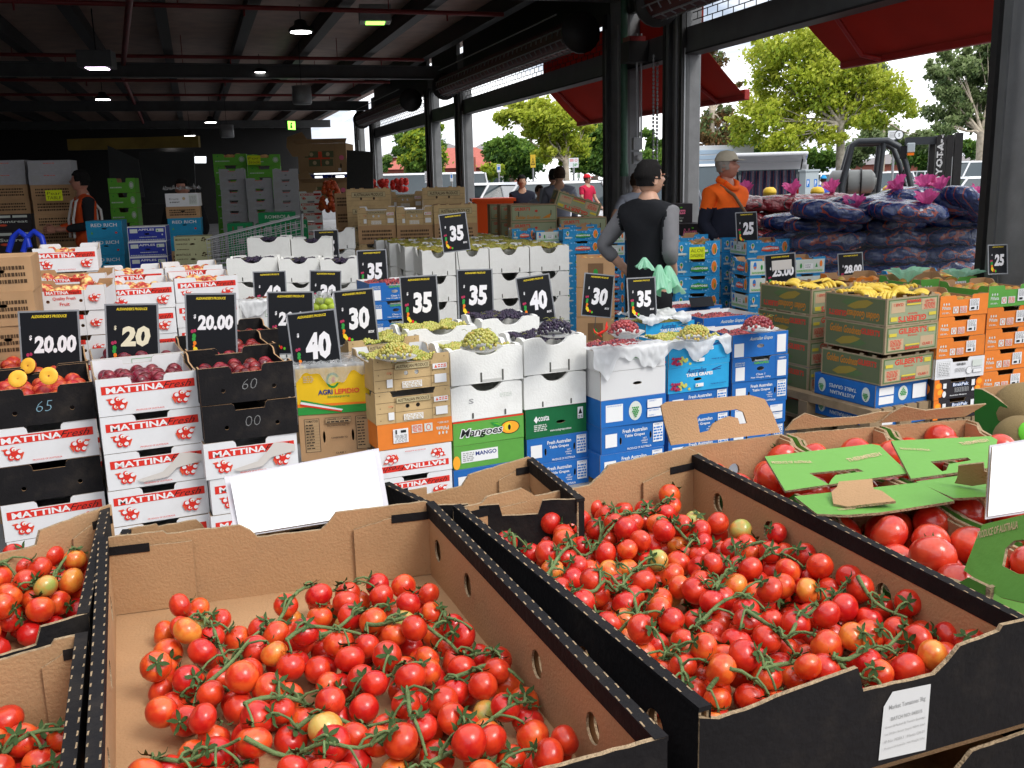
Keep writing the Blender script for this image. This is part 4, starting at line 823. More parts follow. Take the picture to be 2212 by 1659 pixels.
def projU(p):
    q = p - CAM; return 1106 + F * q.dot(RC) / q.dot(FW)
def big_carton(name, label, C4, zr, backp, frontp, holes_px=(), H=HW, lab=None, side_in=kraft_in, out=blackcard, corner=True):
    bl, br, fr, fl = [V3(p, zr - H) for p in C4]; c = (bl + br + fr + fl) / 4
    rt = empty(name, c, 0, label, 'carton', 'black edged kraft cartons of tomatoes'); RT = T(*(-c))
    t = .0055
    m, L_ = frame(fl, fr); mb = MB(); mb.panel(jag(fracp(L_, H, frontp)), [], t, out, kraft_in, corr, RT @ m)
    if lab: lab(Face(mb, RT @ m, L_, H))
    mb.build('end_panel', rt)
    m, L_ = frame(br, bl); mb = MB(); mb.panel(jag(fracp(L_, H, [(1 - x, y) for x, y in reversed(backp)])), [], t, out, kraft_in, corr, RT @ m); mb.build('end_panel', rt)
    for k, (A, B) in enumerate(((fr, br), (bl, fl))):
        m, L_ = frame(A, B); mb = MB(); hs = []
        if k == 0:
            for u in holes_px: s = hole_s(A, B, zr - H * .5, u); hs.append(circ(s * L_, H * .5, .0165, .0185, 16))
        else:
            for s in (.15, .4, .65, .88): hs.append(circ(s * L_, H * .5, .0165, .0185, 16))
        o_ = [(.002, .002), (L_ - .002, .002), (L_ - .002, H - .002), (.002, H - .002)]
        mb.panel(o_, hs, .003, out, kraft_in, corr, RT @ m)
        mb.panel(o_, [circ(sum(p[0] for p in h) / 16 + .001, H * .5, .0155, .0175, 16) for h in hs], .003, kraft_in, kraft_in, corr, RT @ m @ T(0, 0, -.009))
        mb.panel([(0, H - .022), (L_, H - .022), (L_, H), (0, H)], [], .0005, kraft_in if 0 else blackcard, blackcard, blackcard, RT @ m @ T(0, 0, -.0122))
        # rolled black top with torn perforation dashes
        mb.box(0, H - .004, -.013, L_, H + .001, .001, blackcard, RT @ m)
        rr = random.Random(k + 5); x = .02
        while x < L_ - .03:
            for zz in (-.0125, -.0015):
                a = x + rr.uniform(-.002, .002); w_ = rr.uniform(.007, .012)
                mb.add([(a, H + .0013, zz), (a + w_, H + .0013, zz + .0006), (a + w_ * .9, H + .0013, zz + .0022), (a + .001, H + .0013, zz + .0018)], [(0, 3, 2, 1)], corr, RT @ m)
            x += .024
        mb.build('side_panel', rt)
    mb = MB(); mb.add([bl, br, fr, fl, bl + Vector((0, 0, .005)), br + Vector((0, 0, .005)), fr + Vector((0, 0, .005)), fl + Vector((0, 0, .005))], [(3, 2, 1, 0), (4, 5, 6, 7), (0, 1, 5, 4), (1, 2, 6, 5), (2, 3, 7, 6), (3, 0, 4, 7)], kraft_in, RT); mb.build('base', rt)
    if corner:
        m, L_ = frame(br, bl)
        for s0, s1 in ((.02, .26), (.74, .98)):
            mb = MB(); mb.panel(jag([(s0 * L_, .006), (s1 * L_, .006), (s1 * L_, H - .022 - (.006 if s1 < .5 else 0)), ((s0 + s1) / 2 * L_, H - .016), (s0 * L_, H - .016)]), [], .003, kraft_in, kraft_in, corr, RT @ m @ T(0, 0, -.0085))
            a = s0 if s0 < .5 else (s0 + s1) / 2; b = (s0 + s1) / 2 if s0 < .5 else s1
            mb.panel([(a * L_, H - .024), (b * L_, H - .024), (b * L_, H - .011), (a * L_, H - .011)], [], .0012, blackcard, blackcard, blackcard, RT @ m @ T(0, 0, -.0115))
            mb.build('corner_flap', rt)
    return rt, c
notchb = [(0, -.002), (.03, .001), (.18, .002), (.19, -.003), (.40, -.002), (.43, -.012), (.45, -.024), (.64, -.024), (.665, -.014), (.69, .001), (.97, .003), (1, -.004)]
plain = [(0, 0), (.25, 0), (.27, -.004), (.45, -.003), (.47, -.022), (.7, -.022), (.73, 0), (1, 0)]
LBc = [rim(213, 1163), rim(936, 1083), rim(1442, 1592), rim(170, 1940)]
LB, _ = big_carton('tomato_carton', 'large kraft carton of truss tomatoes at front left, black edged, half empty', LBc, ZR, notchb, plain, (962, 1028, 1180, 1303))
RBc = [rim(978, 1092), rim(1503, 980), rim(2249, 1349), rim(1512, 1531)]
def batch(f):
    X = f.X; a = .50; b = .645
    f.p([(a, .10), (b, .07), (b + .002, .70), (a + .03, .72), (a + .006, .60)], whitep)
    f.t('Market Tomatoes 3kg', a + .022, b - .012, .545, .60, greyp, .01); f.t('BATCH NO: 043515', a + .03, b - .02, .45, .485, greyp, .01)
    for i, s_ in enumerate(('Grown & Packed By Tomato Exchange', 'Lot 20 Elm Street Guyra, NSW, 2365', 'IP No. N2863   Meets CA-01', 'Produce of Australia  Net Weight 3.0kg')): f.t(s_, a + .012, b - .01, .385 - .065 * i, .412 - .065 * i, greyp, 0)
rf = [(0, -.010), (.05, -.016), (.12, -.014), (.2, -.008), (.33, -.002), (.425, .002), (.432, -.006), (.445, -.026), (.66, -.028), (.70, -.016), (.735, -.002), (.86, .004), (.87, .010), (1, .010)]
RB, _ = big_carton('tomato_carton', 'large black kraft lined carton heaped with truss tomatoes, white batch label on front', RBc, ZR, [(0, -.006), (.1, -.004), (.12, .004), (.25, .006), (.28, -.004), (.3, -.012), (.52, -.014), (.57, .0), (.6, .014), (.95, .016), (1, .004)], rf, (1565, 1677, 1925, 2113), lab=batch)
def shrink(C4, k, off=Vector((0, 0, 0))):
    c = sum(C4, Vector()) / 4; return [c + (p - c) * k + off for p in C4]
for z_, dx in ((ZR - .132, .006), (ZR - .264, -.004)):
    big_carton('tomato_carton', f"closed black carton {'directly' if dx > 0 else 'second'} under the batch labelled carton", shrink(RBc, 1.01, Vector((dx, .004, 0))), z_, plain, [(0, 0), (.3, 0), (.32, -.012), (.62, -.05), (.7, -.03), (.78, .0), (1, .004)], (), corner=False)
    big_carton('tomato_carton', f"black carton {'directly' if dx > 0 else 'second'} under the front left tomato carton", shrink(LBc, 1.0, Vector((dx, 0, 0))), z_, plain, plain, (), corner=False)
LUc = [rim(-170, 1222), rim(236, 1089), rim(190, 1318), rim(-330, 1470)]
LU, _ = big_carton('tomato_carton', 'kraft carton of small truss tomatoes at left edge, upper of two', LUc, ZR - .004, [(0, 0), (.5, -.02), (.55, -.02), (.58, .0), (1, .004)], [(0, 0), (.6, -.02), (.75, -.02), (.78, 0), (1, 0)])
LDc = [rim(-240, 1425), rim(186, 1345), rim(135, 1880), rim(-500, 1960)]
LD, _ = big_carton('tomato_carton', 'kraft carton nearly empty at bottom left corner', LDc, ZR - .012, [(0, 0), (.5, -.012), (.8, -.006), (.82, .0), (1, .0)], plain)
BLc = [rim(262, 1112, -.01), rim(640, 1052, -.01), rim(760, 1098, -.01), rim(232, 1160, -.01)]
BL, _ = big_carton('tomato_carton', 'kraft carton behind the front left carton, partly under white card', BLc, ZR - .035, notchb, plain)
BMc = [rim(826, 1040), rim(1150, 984), rim(1262, 1072), rim(925, 1088)]
BMx, _ = big_carton('tomato_carton', 'kraft carton holding one tomato, behind between the two big cartons', BMc, ZR - .004, [(0, -.03), (.25, -.032), (.5, -.028), (.55, -.01), (.97, .004), (1, -.004)], plain, (1115,))
# trestle under the cartons
# ---------------------------------------------------------------- tomatoes
def twotone(name, c1, c2, rough=.25, sc_=25, lo=.4, hi=.6, objh=.0, coat=.0, spec=.5, axis=False):
    if name in MATS: return MATS[name]
    M = bpy.data.materials.new(name); M.use_nodes = True; MATS[name] = M; N = M.node_tree.nodes; L = M.node_tree.links; b = N['Principled BSDF']
    tc = N.new('ShaderNodeTexCoord'); n = N.new('ShaderNodeTexNoise'); n.inputs['Scale'].default_value = sc_; n.inputs['Detail'].default_value = 3
    oi = N.new('ShaderNodeObjectInfo'); ad = N.new('ShaderNodeVectorMath'); ad.operation = 'ADD'; L.new(tc.outputs['Object'], ad.inputs[0]); L.new(oi.outputs['Random'], ad.inputs[1]); L.new(ad.outputs[0], n.inputs['Vector'])
    rp = N.new('ShaderNodeValToRGB'); rp.color_ramp.elements[0].position = lo; rp.color_ramp.elements[0].color = (*c1, 1); rp.color_ramp.elements[1].position = hi; rp.color_ramp.elements[1].color = (*c2, 1)
    L.new(n.outputs['Fac'], rp.inputs['Fac']); hs = N.new('ShaderNodeHueSaturation'); mr = N.new('ShaderNodeMapRange'); mr.inputs['To Min'].default_value = .5 - objh; mr.inputs['To Max'].default_value = .5 + objh
    L.new(oi.outputs['Random'], mr.inputs['Value']); L.new(mr.outputs['Result'], hs.inputs['Hue']); L.new(rp.outputs['Color'], hs.inputs['Color']); L.new(hs.outputs['Color'], b.inputs['Base Color'])
    b.inputs['Roughness'].default_value = rough; b.inputs['Coat Weight'].default_value = coat; b.inputs['Coat Roughness'].default_value = .06; b.inputs['Specular IOR Level'].default_value = spec
    return M
tomr = twotone('tomato_red', (.52, .018, .009), (.68, .048, .014), .30, 1.3, objh=.004, coat=.2); tomo = twotone('tomato_orange', (.70, .13, .02), (.78, .28, .04), .3, 1.2, coat=.3); tomd = twotone('tomato_vermilion', (.62, .040, .010), (.76, .12, .02), .30, 1.3, objh=.004, coat=.2)
tomy = twotone('tomato_yellow', (.74, .30, .05), (.66, .46, .12), .3, 1.2, coat=.3); tomg = twotone('tomato_green', (.38, .42, .10), (.60, .30, .06), .3, 1.1, coat=.3); bigt = twotone('large_tomato_red', (.50, .018, .008), (.66, .06, .02), .3, 1.1, objh=.002, coat=.4)
stemg = mat('tomato_stem', (.13, .19, .07), .75, .3, var=.35, vscale=60, bump=.3, bscale=400); calg = mat('calyx_green', (.045, .085, .025), .8, .2, var=.3, vscale=80)
def fruit_mesh(name, M, r=1.0, flatz=.88, ribs=5, ribd=.03, dim=.16, n=20, k=12, seed=0, lobe=0):
    rr = random.Random(seed); ph = rr.random() * 6; rings = []
    for i in range(k + 1):
        th = math.pi * i / k; ring = []
        for j in range(n):
            a = 2 * math.pi * j / n; q = 1 + ribd * math.cos(ribs * a + ph) * math.sin(th) * (.4 + .6 * max(0, math.cos(th))) + lobe * math.cos(a + ph) * math.sin(th)
            z = math.cos(th) * flatz - dim * math.exp(-(th / .38) ** 2)
            ring.append((r * q * math.sin(th), z * r, a))
        rings.append([(p[0] * math.cos(p[2]), p[0] * math.sin(p[2]), p[1]) for p in ring])
    mb = MB(); mb.loft(rings, M, I4, True, False); o = mb.build(name); COL.objects.unlink(o); return o
def calyx_mesh(name, seed):
    rr = random.Random(seed); mb = MB()
    for j in range(5):
        a = 2 * math.pi * j / 5 + rr.uniform(-.3, .3); L_ = rr.uniform(.75, 1.15); pts = []; curl = rr.uniform(.25, .8)
        for i in range(6):
            t = i / 5; rad = .08 + .82 * L_ * t * (1 - .3 * curl * t); z = max(.80, .93 * math.sqrt(max(.04, 1 - min(.98, rad) ** 2)) + .05) * (1 if t > .15 else .97) + curl * t * t * .55; w_ = .13 * math.sin(math.pi * (.12 + .88 * t)) + .015; sw = rr.uniform(-.05, .05)
            for s_ in (-1, 1): pts.append(((rad) * math.cos(a + sw) - s_ * w_ * math.sin(a), rad * math.sin(a + sw) + s_ * w_ * math.cos(a), z + (.03 if s_ > 0 else 0)))
        mb.add(pts, [(2 * i, 2 * i + 1, 2 * i + 3, 2 * i + 2) for i in range(5)], calg, I4, True)
    mb.lathe([(.001, .78), (.13, .76), (.08, .86), (.07, 1.05), (.001, 1.07)], stemg, 7)
    o = mb.build(name); COL.objects.unlink(o); return o
TM = {k: [fruit_mesh('tomato', M, 1, fl, rb, .025 if rb > 3 else .012, dm, seed=i, lobe=lo) for i, (fl, rb, dm, lo) in enumerate(((.9, 5, .12, .0), (.95, 3, .1, .03), (.84, 6, .16, .02)))] for k, M in (('r', tomr), ('d', tomd), ('o', tomo), ('y', tomy), ('g', tomg), ('b', bigt))}
CX = [calyx_mesh('calyx', s) for s in range(5)]
def quat_z(d, spin=0): return d.to_track_quat('Z', 'Y').to_matrix().to_4x4() @ RZ(spin)
def pt_in(p, poly):
    c = False; j = len(poly) - 1
    for i in range(len(poly)):
        a, b = poly[i], poly[j]
        if (a.y > p.y) != (b.y > p.y) and p.x < (b.x - a.x) * (p.y - a.y) / (b.y - a.y) + a.x: c = not c
        j = i
    return c
def pile(poly, z0, n, rlo, rhi, hmax, rr, tries=14):
    xs = [p.x for p in poly]; ys = [p.y for p in poly]; S = []
    for k in range(n):
        best = None; r = rr.uniform(rlo, rhi)
        for _ in range(tries):
            x = rr.uniform(min(xs), max(xs)); y = rr.uniform(min(ys), max(ys))
            if not pt_in(Vector((x, y)), poly): continue
            z = z0 + r * .88
            for (a, b, c_, r2) in S:
                d2 = (x - a) ** 2 + (y - b) ** 2; s_ = (r + r2) * .93
                if d2 < s_ * s_: z = max(z, c_ + math.sqrt(s_ * s_ - d2))
            lim = z0 + hmax(x, y) if callable(hmax) else z0 + hmax
            if z + r < lim + r and (best is None or z < best[2]): best = (x, y, z, r)
        if best: S.append(best)
    return S
def top_z(S, x, y, z0):
    z = z0
    for (a, b, c_, r) in S:
        d2 = (x - a) ** 2 + (y - b) ** 2
        if d2 < (r * 1.25) ** 2: z = max(z, c_ + r * .9 * math.sqrt(max(0, 1 - d2 / (r * 1.25) ** 2)))
    return z
def add_tomato(s, d, col, parent, rr, label=None, group=None, cal=True, big=False):
    x, y, z, r = s; src = rr.choice(TM[col]); o = src.copy(); COL.objects.link(o); o.parent = parent
    base = parent.location if parent else Vector((0, 0, 0))
    o.matrix_local = T(x - base.x, y - base.y, z - base.z) @ quat_z(d, rr.random() * 6.28) @ Matrix.Scale(r, 4)
    if label: tag(o, label, 'tomato', group)
    if cal:
        c = rr.choice(CX).copy(); COL.objects.link(c); c.parent = o
        if big: c.scale = (.45, .45, .9)
    return o
def rcol(rr, pr=(.66, .22, .07, .03, .02)):
    t = rr.random(); s = 0
    for k, p_ in zip('rdoyg', pr):
        s += p_
        if t < s: return k
    return 'r'
def buried(S, s):
    n = 0
    for q in S:
        if q[2] > s[2] + s[3] * .55 and (q[0] - s[0]) ** 2 + (q[1] - s[1]) ** 2 < (s[3] * 1.9) ** 2: n += 1
    return n >= 3
def lump(L_, M_, label):
    if not L_: return
    bm = bmesh.new(); bmesh.ops.create_icosphere(bm, subdivisions=2, radius=1); iv = [x.co.copy() for x in bm.verts]; fi = [[q.index for q in p.verts] for p in bm.faces]; bm.free()
    mb = MB(); c = Vector(L_[0][:3])
    for s in L_: mb.add(iv, fi, M_, T(s[0] - c.x, s[1] - c.y, s[2] - c.z) @ Matrix.Diagonal((s[3], s[3], s[3] * .9, 1)), True)
    o = mb.build('tomatoes'); o.location = c; tag(o, label, 'tomatoes', None, 'stuff')
def fill_box(poly_px, z0, zp, n, hmax, lines_px, names, loose_label, group, seed, r=(.0157, .0196), pr=(.66, .27, .04, .015, .015)):
    rr = random.Random(seed); poly = [atz(u, v, zp) for u, v in poly_px]; poly = [Vector((p.x, p.y)) for p in poly]
    S = pile(poly, z0, n, r[0], r[1], hmax, rr); used = set()
    for li, (ln, nm) in enumerate(zip(lines_px, names)):
        P = [atz(u, v, zp + .02) for u, v in ln]; Q = []
        for a, b in zip(P[:-1], P[1:]):
            n_ = max(1, int((b - a).length / .011))
            for k in range(n_): Q.append(a.lerp(b, k / n_))
        Q.append(P[-1])
        Q = [Vector((p.x, p.y, top_z(S, p.x, p.y, z0) + .004)) for p in Q]
        for _ in range(4): Q = [Q[0]] + [Vector((b.x * .5 + (a.x + c_.x) * .25, b.y * .5 + (a.y + c_.y) * .25, max(b.z * .5 + (a.z + c_.z) * .25, b.z - .004))) for a, b, c_ in zip(Q[:-2], Q[1:-1], Q[2:])] + [Q[-1]]
        rt = empty('tomato_truss', Q[len(Q) // 2], 0, nm, 'tomato truss', group + ' trusses'); off = T(*(-rt.location))
        mb = MB(); k = len(Q); w0 = .0026
        mb.tube(Q, [w0 * (1.15 - .55 * i / k) for i in range(k)], stemg, 7, off)
        for i in range(2, k - 1, 3): mb.lathe([(.001, -.003), (w0 * 1.25, 0), (.001, .003)], stemg, 6, off @ T(*Q[i]))
        cnt = 0
        for i, s in enumerate(S):
            if i in used: continue
            c = Vector(s[:3]); j = min(range(k), key=lambda q: (Q[q] - c).length); d = (Q[j] - c); dist = d.length
            if dist < s[3] * 2.6 and c.z > top_z(S, c.x, c.y, z0) - s[3] * 1.6 and cnt < 14:
                used.add(i); cnt += 1; hz = Vector((d.x, d.y, 0)); dd = (d.normalized() + Vector((rr.uniform(-.25, .25), rr.uniform(-.25, .25), .75))).normalized()
                add_tomato(s, dd, rcol(rr, pr), rt, rr)
                e_ = c + dd * s[3] * 1.02; q0 = Q[max(0, j - 1)]
                md = (e_ + q0) / 2 + Vector((0, 0, .006)); mb.tube([q0, q0.lerp(md, .6) + Vector((0, 0, .002)), md.lerp(e_, .5) + Vector((0, 0, .001)), e_], [.0019, .0015, .0014, .0017], stemg, 6, off)
        mb.build('stem', rt)
    bur = []
    for i, s in enumerate(S):
        if i in used: continue
        if buried(S, s): bur.append(s); continue
        cal = rr.random() < .62
        d = Vector((rr.gauss(0, 1), rr.gauss(0, 1), rr.uniform(-.2, 1.2))).normalized()
        add_tomato(s, d, rcol(rr, pr), None, rr, loose_label, group, cal)
    lump(bur, tomr, 'lower layer of red tomatoes below the ' + group[9:])
    return S
zf = ZR - HW + .005
LBl = [[(424, 1300), (452, 1330), (472, 1375), (500, 1408), (520, 1415)], [(560, 1352), (640, 1290), (705, 1262), (780, 1262)], [(690, 1352), (760, 1325), (820, 1300)], [(530, 1548), (600, 1508), (690, 1480), (780, 1452), (870, 1440)],
       [(792, 1345), (868, 1352), (940, 1352), (1010, 1400), (1080, 1420)], [(300, 1590), (350, 1622), (440, 1600), (520, 1612)], [(530, 1612), (620, 1600), (720, 1622), (800, 1600), (860, 1600)], [(905, 1630), (990, 1580), (1080, 1530), (1150, 1490)],
       [(960, 1450), (1040, 1440), (1130, 1450)], [(430, 1455), (510, 1420), (560, 1380)], [(620, 1405), (700, 1380), (780, 1375)], [(880, 1500), (890, 1560), (920, 1600)], [(960, 1290), (960, 1340), (1020, 1370)], [(360, 1700), (500, 1680), (660, 1690)], [(800, 1700), (950, 1680), (1100, 1640)], [(640, 1545), (740, 1520), (840, 1530)]]
LBn = ['tomato truss nearest the empty back left of the front left carton', 'truss of three tomatoes along the rear of the front left carton', 'short truss just below the rear row, front left carton', 'long truss crossing the middle of the front left carton', 'truss pointing at the pale yellow tomato, front left carton', 'truss with cut stem end at lower left of the front left carton',
       'truss along the bottom centre of the front left carton', 'diagonal truss beside the yellow green tomato, front left carton', 'truss by the third side hole of the front left carton', 'truss among orange tomatoes, left middle of front left carton', 'truss in the centre rear of the front left carton', 'small upright truss in the right middle of the front left carton',
       'truss nearest the right wall corner of the front left carton', 'truss cut by the bottom edge, left of front left carton', 'truss cut by the bottom edge, right of front left carton', 'truss in the lower middle of the front left carton']
fill_box([(330, 1440), (345, 1345), (425, 1300), (520, 1360), (600, 1340), (650, 1295), (760, 1280), (930, 1280), (975, 1345), (1095, 1450), (1190, 1545), (1245, 1640), (1260, 1720), (1180, 1800), (280, 1820), (310, 1670), (375, 1600), (335, 1520)], zf, zf + .03, 215, lambda x, y: .062, LBl, LBn, 'loose red tomato in the front left carton', 'tomatoes in the front left carton', 4, pr=(.62, .29, .05, .022, .018))
RBl = [[(1110, 1175), (1120, 1200), (1105, 1235), (1090, 1250)], [(1180, 1250), (1240, 1180), (1300, 1160), (1380, 1140)], [(1290, 1150), (1360, 1110), (1440, 1100)], [(1200, 1300), (1270, 1310), (1330, 1260), (1380, 1220)], [(1380, 1330), (1370, 1270), (1320, 1240)],
       [(1440, 1400), (1480, 1440), (1470, 1490)], [(1545, 1290), (1560, 1240), (1600, 1215), (1700, 1210)], [(1690, 1390), (1740, 1330), (1810, 1280)], [(1800, 1440), (1880, 1410), (1990, 1350)], [(1650, 1450), (1720, 1420), (1800, 1430), (1900, 1470)], [(1420, 1130), (1480, 1150), (1510, 1175)],
       [(1500, 1340), (1560, 1310), (1620, 1300)], [(1590, 1190), (1680, 1200), (1760, 1210)], [(1610, 1360), (1660, 1380), (1710, 1380)], [(1530, 1480), (1600, 1470), (1650, 1480)], [(1260, 1370), (1330, 1360), (1400, 1370)], [(1850, 1290), (1900, 1320), (1960, 1330)]]
RBn = ['leftmost truss against the shared black wall, heaped carton', 'long truss along upper left of the heaped carton', 'truss at the rear middle of the heaped carton', 'truss curving past the pale green tomato, heaped carton', 'short upright truss left of centre, heaped carton', 'truss near the front wall corner, left, heaped carton', 'arched truss in the rear right, heaped carton',
       'diagonal truss in the centre right of the heaped carton', 'truss reaching the right wall hole, heaped carton', 'long truss above the batch label, heaped carton', 'truss with orange tomatoes at the back, heaped carton', 'truss in the very centre of the heaped carton', 'truss along the far right wall, heaped carton',
       'short truss right of centre, heaped carton', 'truss by the front wall dip, heaped carton', 'truss beside the shared wall in the middle, heaped carton', 'truss nearest the front right corner, heaped carton']
fr_c = RBc[2]
fill_box([(1085, 1190), (1190, 1155), (1290, 1110), (1440, 1095), (1510, 1140), (1690, 1185), (1800, 1250), (1880, 1300), (2080, 1390), (2150, 1420), (1900, 1520), (1540, 1575), (1440, 1500), (1250, 1340)], zf, zf + .045, 350, lambda x, y: .082, RBl, RBn, 'loose red tomato in the heaped right carton', 'tomatoes in the heaped right carton', 9, pr=(.70, .22, .05, .015, .015))
fill_box([(-60, 1290), (60, 1215), (190, 1200), (188, 1290), (60, 1345), (-60, 1390)], zf, zf + .04, 70, .07, [[(0, 1260), (60, 1215), (110, 1195), (190, 1195)], [(80, 1275), (130, 1230), (180, 1210)]], ['upper truss in the left edge carton', 'lower truss in the left edge carton'], 'loose red tomato in the upper left edge carton', 'tomatoes in the upper left edge carton', 21)
fill_box([(-60, 1640), (-60, 1570), (60, 1560), (150, 1570), (140, 1700), (-60, 1760)], zf - .01, zf + .03, 34, .05, [[(0, 1600), (60, 1580), (150, 1575)], [(20, 1650), (60, 1630), (100, 1660)]], ['truss with a green tomato in the bottom left carton', 'lower truss in the bottom left carton'], 'loose red tomato in the bottom left carton', 'tomatoes in the bottom left carton', 22)
add_tomato((*atz(1066, 1062, zf + .03)[:], .0185), Vector((.3, .2, 1)).normalized(), 'r', None, RND, 'single red tomato in the kraft carton behind', None, True)
# ---------------------------------------------------------------- cartons of big tomatoes at right with green folded lids
def quadface(mb, P, M1=None, M2=None, t=.004, holes=(), outline=None):
    """board on four world corners P (fl, fr, br, bl as seen from above)"""
    x = (P[1] - P[0]); L_ = x.length; x.normalize(); y = (P[3] - P[0]); y -= x * y.dot(x); Hh = y.length; y.normalize(); z = x.cross(y)
    m = Matrix((x, y, z)).transposed().to_4x4(); m.translation = P[0]
    out = outline or [(((p - P[0]).dot(x)), ((p - P[0]).dot(y))) for p in P]
    mb.panel(out, holes, t, M1, M2, corr, m); return m, L_, Hh
ghead = mat('green_lid', (.13, .33, .055), .5, .35, var=.06, vscale=5, bump=.15, bscale=40)
def tray(label, C4, back_tab=False, zr=ZR - .005):
    bl, br, fr, fl = [V3(p, zr - .13) for p in C4]; c = (bl + br + fr + fl) / 4; RT = T(*(-c)); rt = empty('tomato_carton', c, 0, label, 'carton', 'green kraft lined cartons of large tomatoes')
    for A, B, nm in ((fl, fr, 'end_panel'), (br, bl, 'end_panel'), (fr, br, 'side_panel'), (bl, fl, 'side_panel')):
        m, L_ = frame(A, B); mb = MB(); pr_ = [(0, 0), (.1, 0), (.14, -.012), (.3, -.02), (.7, -.02), (.86, -.012), (.9, 0), (1, 0)] if nm == 'side_panel' else [(0, 0), (1, 0)]
        m2 = m @ T(.0005, 0, -.0005)
        mb.panel(jag(fracp(L_ - .001, .13, pr_)), [circ(L_ / 2, .07, .013, .016)], .006, ghead, kraft_in, corr, RT @ m2)
        if nm == 'side_panel': mb.panel(jag(fracp(L_ - .02, .126, pr_)), [], .005, ghead, kraft_in, corr, RT @ m @ T(.01, 0, -.008))
        mb.build(nm, rt)
    mb = MB(); mb.add([bl, br, fr, fl], [(3, 2, 1, 0)], kraft_in, RT @ T(0, 0, .004)); mb.build('base', rt); return rt, c
T1c = [rim(1474, 960), rim(1688, 932), rim(1968, 1040), rim(1748, 1074)]; T1, T1o = tray('open carton of large tomatoes behind the heaped carton', T1c)
T2c = [rim(1697, 931), rim(1892, 915), rim(2160, 1008), rim(1978, 1038)]; T2, T2o = tray('middle carton of large tomatoes in the back row', T2c)
T3c = [rim(1900, 914), rim(2090, 900), rim(2370, 985), rim(2172, 1006)]; T3, T3o = tray('right carton of large tomatoes in the back row', T3c)
T5c = [rim(1756, 1080), rim(1978, 1046), rim(2345, 1205), rim(2140, 1262)]; T5, T5o = tray('nearest carton of large tomatoes beside the heaped carton', T5c)
T6c = [rim(1986, 1045), rim(2170, 1014), rim(2540, 1140), rim(2360, 1198)]; T6, T6o = tray('carton of large tomatoes behind the right white card', T6c)
def board(parent_c, name, parent, pts, dz, M1, M2, holes_px=(), prints=None, t=.004):
    P = [atz(u, v, ZR + z) for (u, v), z in zip(pts, dz)]
    x = (P[1] - P[0]).normalized(); n = x.cross(P[-1] - P[0]).normalized(); y = n.cross(x); m = Matrix((x, y, n)).transposed().to_4x4(); m.translation = P[0]; mi = m.inverted()
    def onp(u, v): d = ray(u, v); k = (P[0] - CAM).dot(n) / d.dot(n); q = mi @ (CAM + d * k); return (q.x, q.y)
    out = [onp(*p) for p in pts]; hs = [[onp(*p) for p in h] for h in holes_px]
    mb = MB(); off = T(*(-parent_c)); mb.panel(out, hs, t, M1, M2, corr, off @ m)
    if prints:
        for s_, a, b, c_, d_ in prints:   # text between photo points a (left base) and b (right base), height c_
            A = Vector(onp(*a)); B = Vector(onp(*b)); ang = math.atan2(B.y - A.y, B.x - A.x)
            Face(mb, off @ m @ T(A.x, A.y, 0) @ RZ(ang), (B - A).length, c_).t(s_, 0, 1, 0, 1, tan, .02, d_)
    return mb.build(name, parent)
board(T1o, 'back_flap', T1, [(1450, 962), (1686, 934), (1668, 890), (1652, 862), (1620, 853), (1440, 868), (1428, 876), (1436, 915)], [0, 0, .05, .075, .08, .08, .075, .04], kraft, kraft_in, [[(1512, 935), (1506, 902), (1512, 895), (1592, 884), (1606, 890), (1614, 914), (1598, 916), (1594, 903), (1575, 899), (1560, 904), (1540, 915), (1532, 930)]])
board(T2o, 'back_flap', T2, [(1697, 930), (1890, 913), (1940, 888), (1900, 890), (1850, 901), (1780, 905), (1740, 893), (1715, 908)], [0, 0, .04, .045, .04, .04, .045, .02], kraft, kraft_in)
board(T3o, 'back_flap', T3, [(1900, 914), (2085, 900), (2131, 873), (2080, 878), (2000, 887), (1953, 878), (1925, 893)], [0, 0, .04, .045, .04, .045, .02], kraft, kraft_in)
board(T1o, 'lid_flap', T1, [(1696, 1060), (1963, 1022), (1900, 962), (1882, 959), (1652, 986)], [.004, .004, .03, .03, .03], ghead, kraft_in, [[(1748, 1022), (1790, 1046), (1796, 1036), (1805, 1026), (1866, 1018), (1852, 1012)]], [('PRODUCE OF AUSTRALIA', (1669, 1003), (1755, 1001), .008, 0), ("THERMFRESH", (1836, 999), (1908, 984), .011, .3)])
board(T5o, 'lid_flap', T5, [(1716, 1072), (1765, 1110), (1830, 1112), (1900, 1107), (2062, 1082), (2025, 1062), (1985, 1042)], [.004] * 7, ghead, kraft_in, [], [('THERMFRESH', (1812, 1104), (1850, 1101), .007, 0)])
board(T5o, 'tongue', T5, [(1800, 1088), (1830, 1094), (1935, 1082), (1905, 1060), (1887, 1056), (1884, 1034), (1812, 1040), (1808, 1052), (1796, 1062)], [.008, .008, .008, .016, .02, .03, .03, .024, .014], kraft, kraft)
board(T2o, 'lid_flap', T2, [(1968, 1034), (2140, 1010), (2155, 950), (2140, 942), (1925, 952)], [.004, .004, .03, .034, .03], ghead, kraft_in, [[(2010, 997), (2035, 1018), (2044, 1016), (2050, 1002), (2098, 994), (2090, 988)]], [('PRODUCE OF AUSTRALIA', (1946, 972), (2010, 975), .007, 0), ("THERMFRESH", (2080, 963), (2140, 954), .011, .3)])
board(T6o, 'lid_flap', T6, [(1978, 1040), (2060, 1076), (2150, 1072), (2200, 1040), (2140, 1018)], [.004] * 5, ghead, kraft_in)
board(T6o, 'tongue', T6, [(2062, 1044), (2100, 1050), (2140, 1044), (2138, 1022), (2126, 1018), (2124, 1000), (2070, 1006), (2068, 1030)], [.008, .008, .008, .02, .02, .03, .03, .02], kraft, kraft)
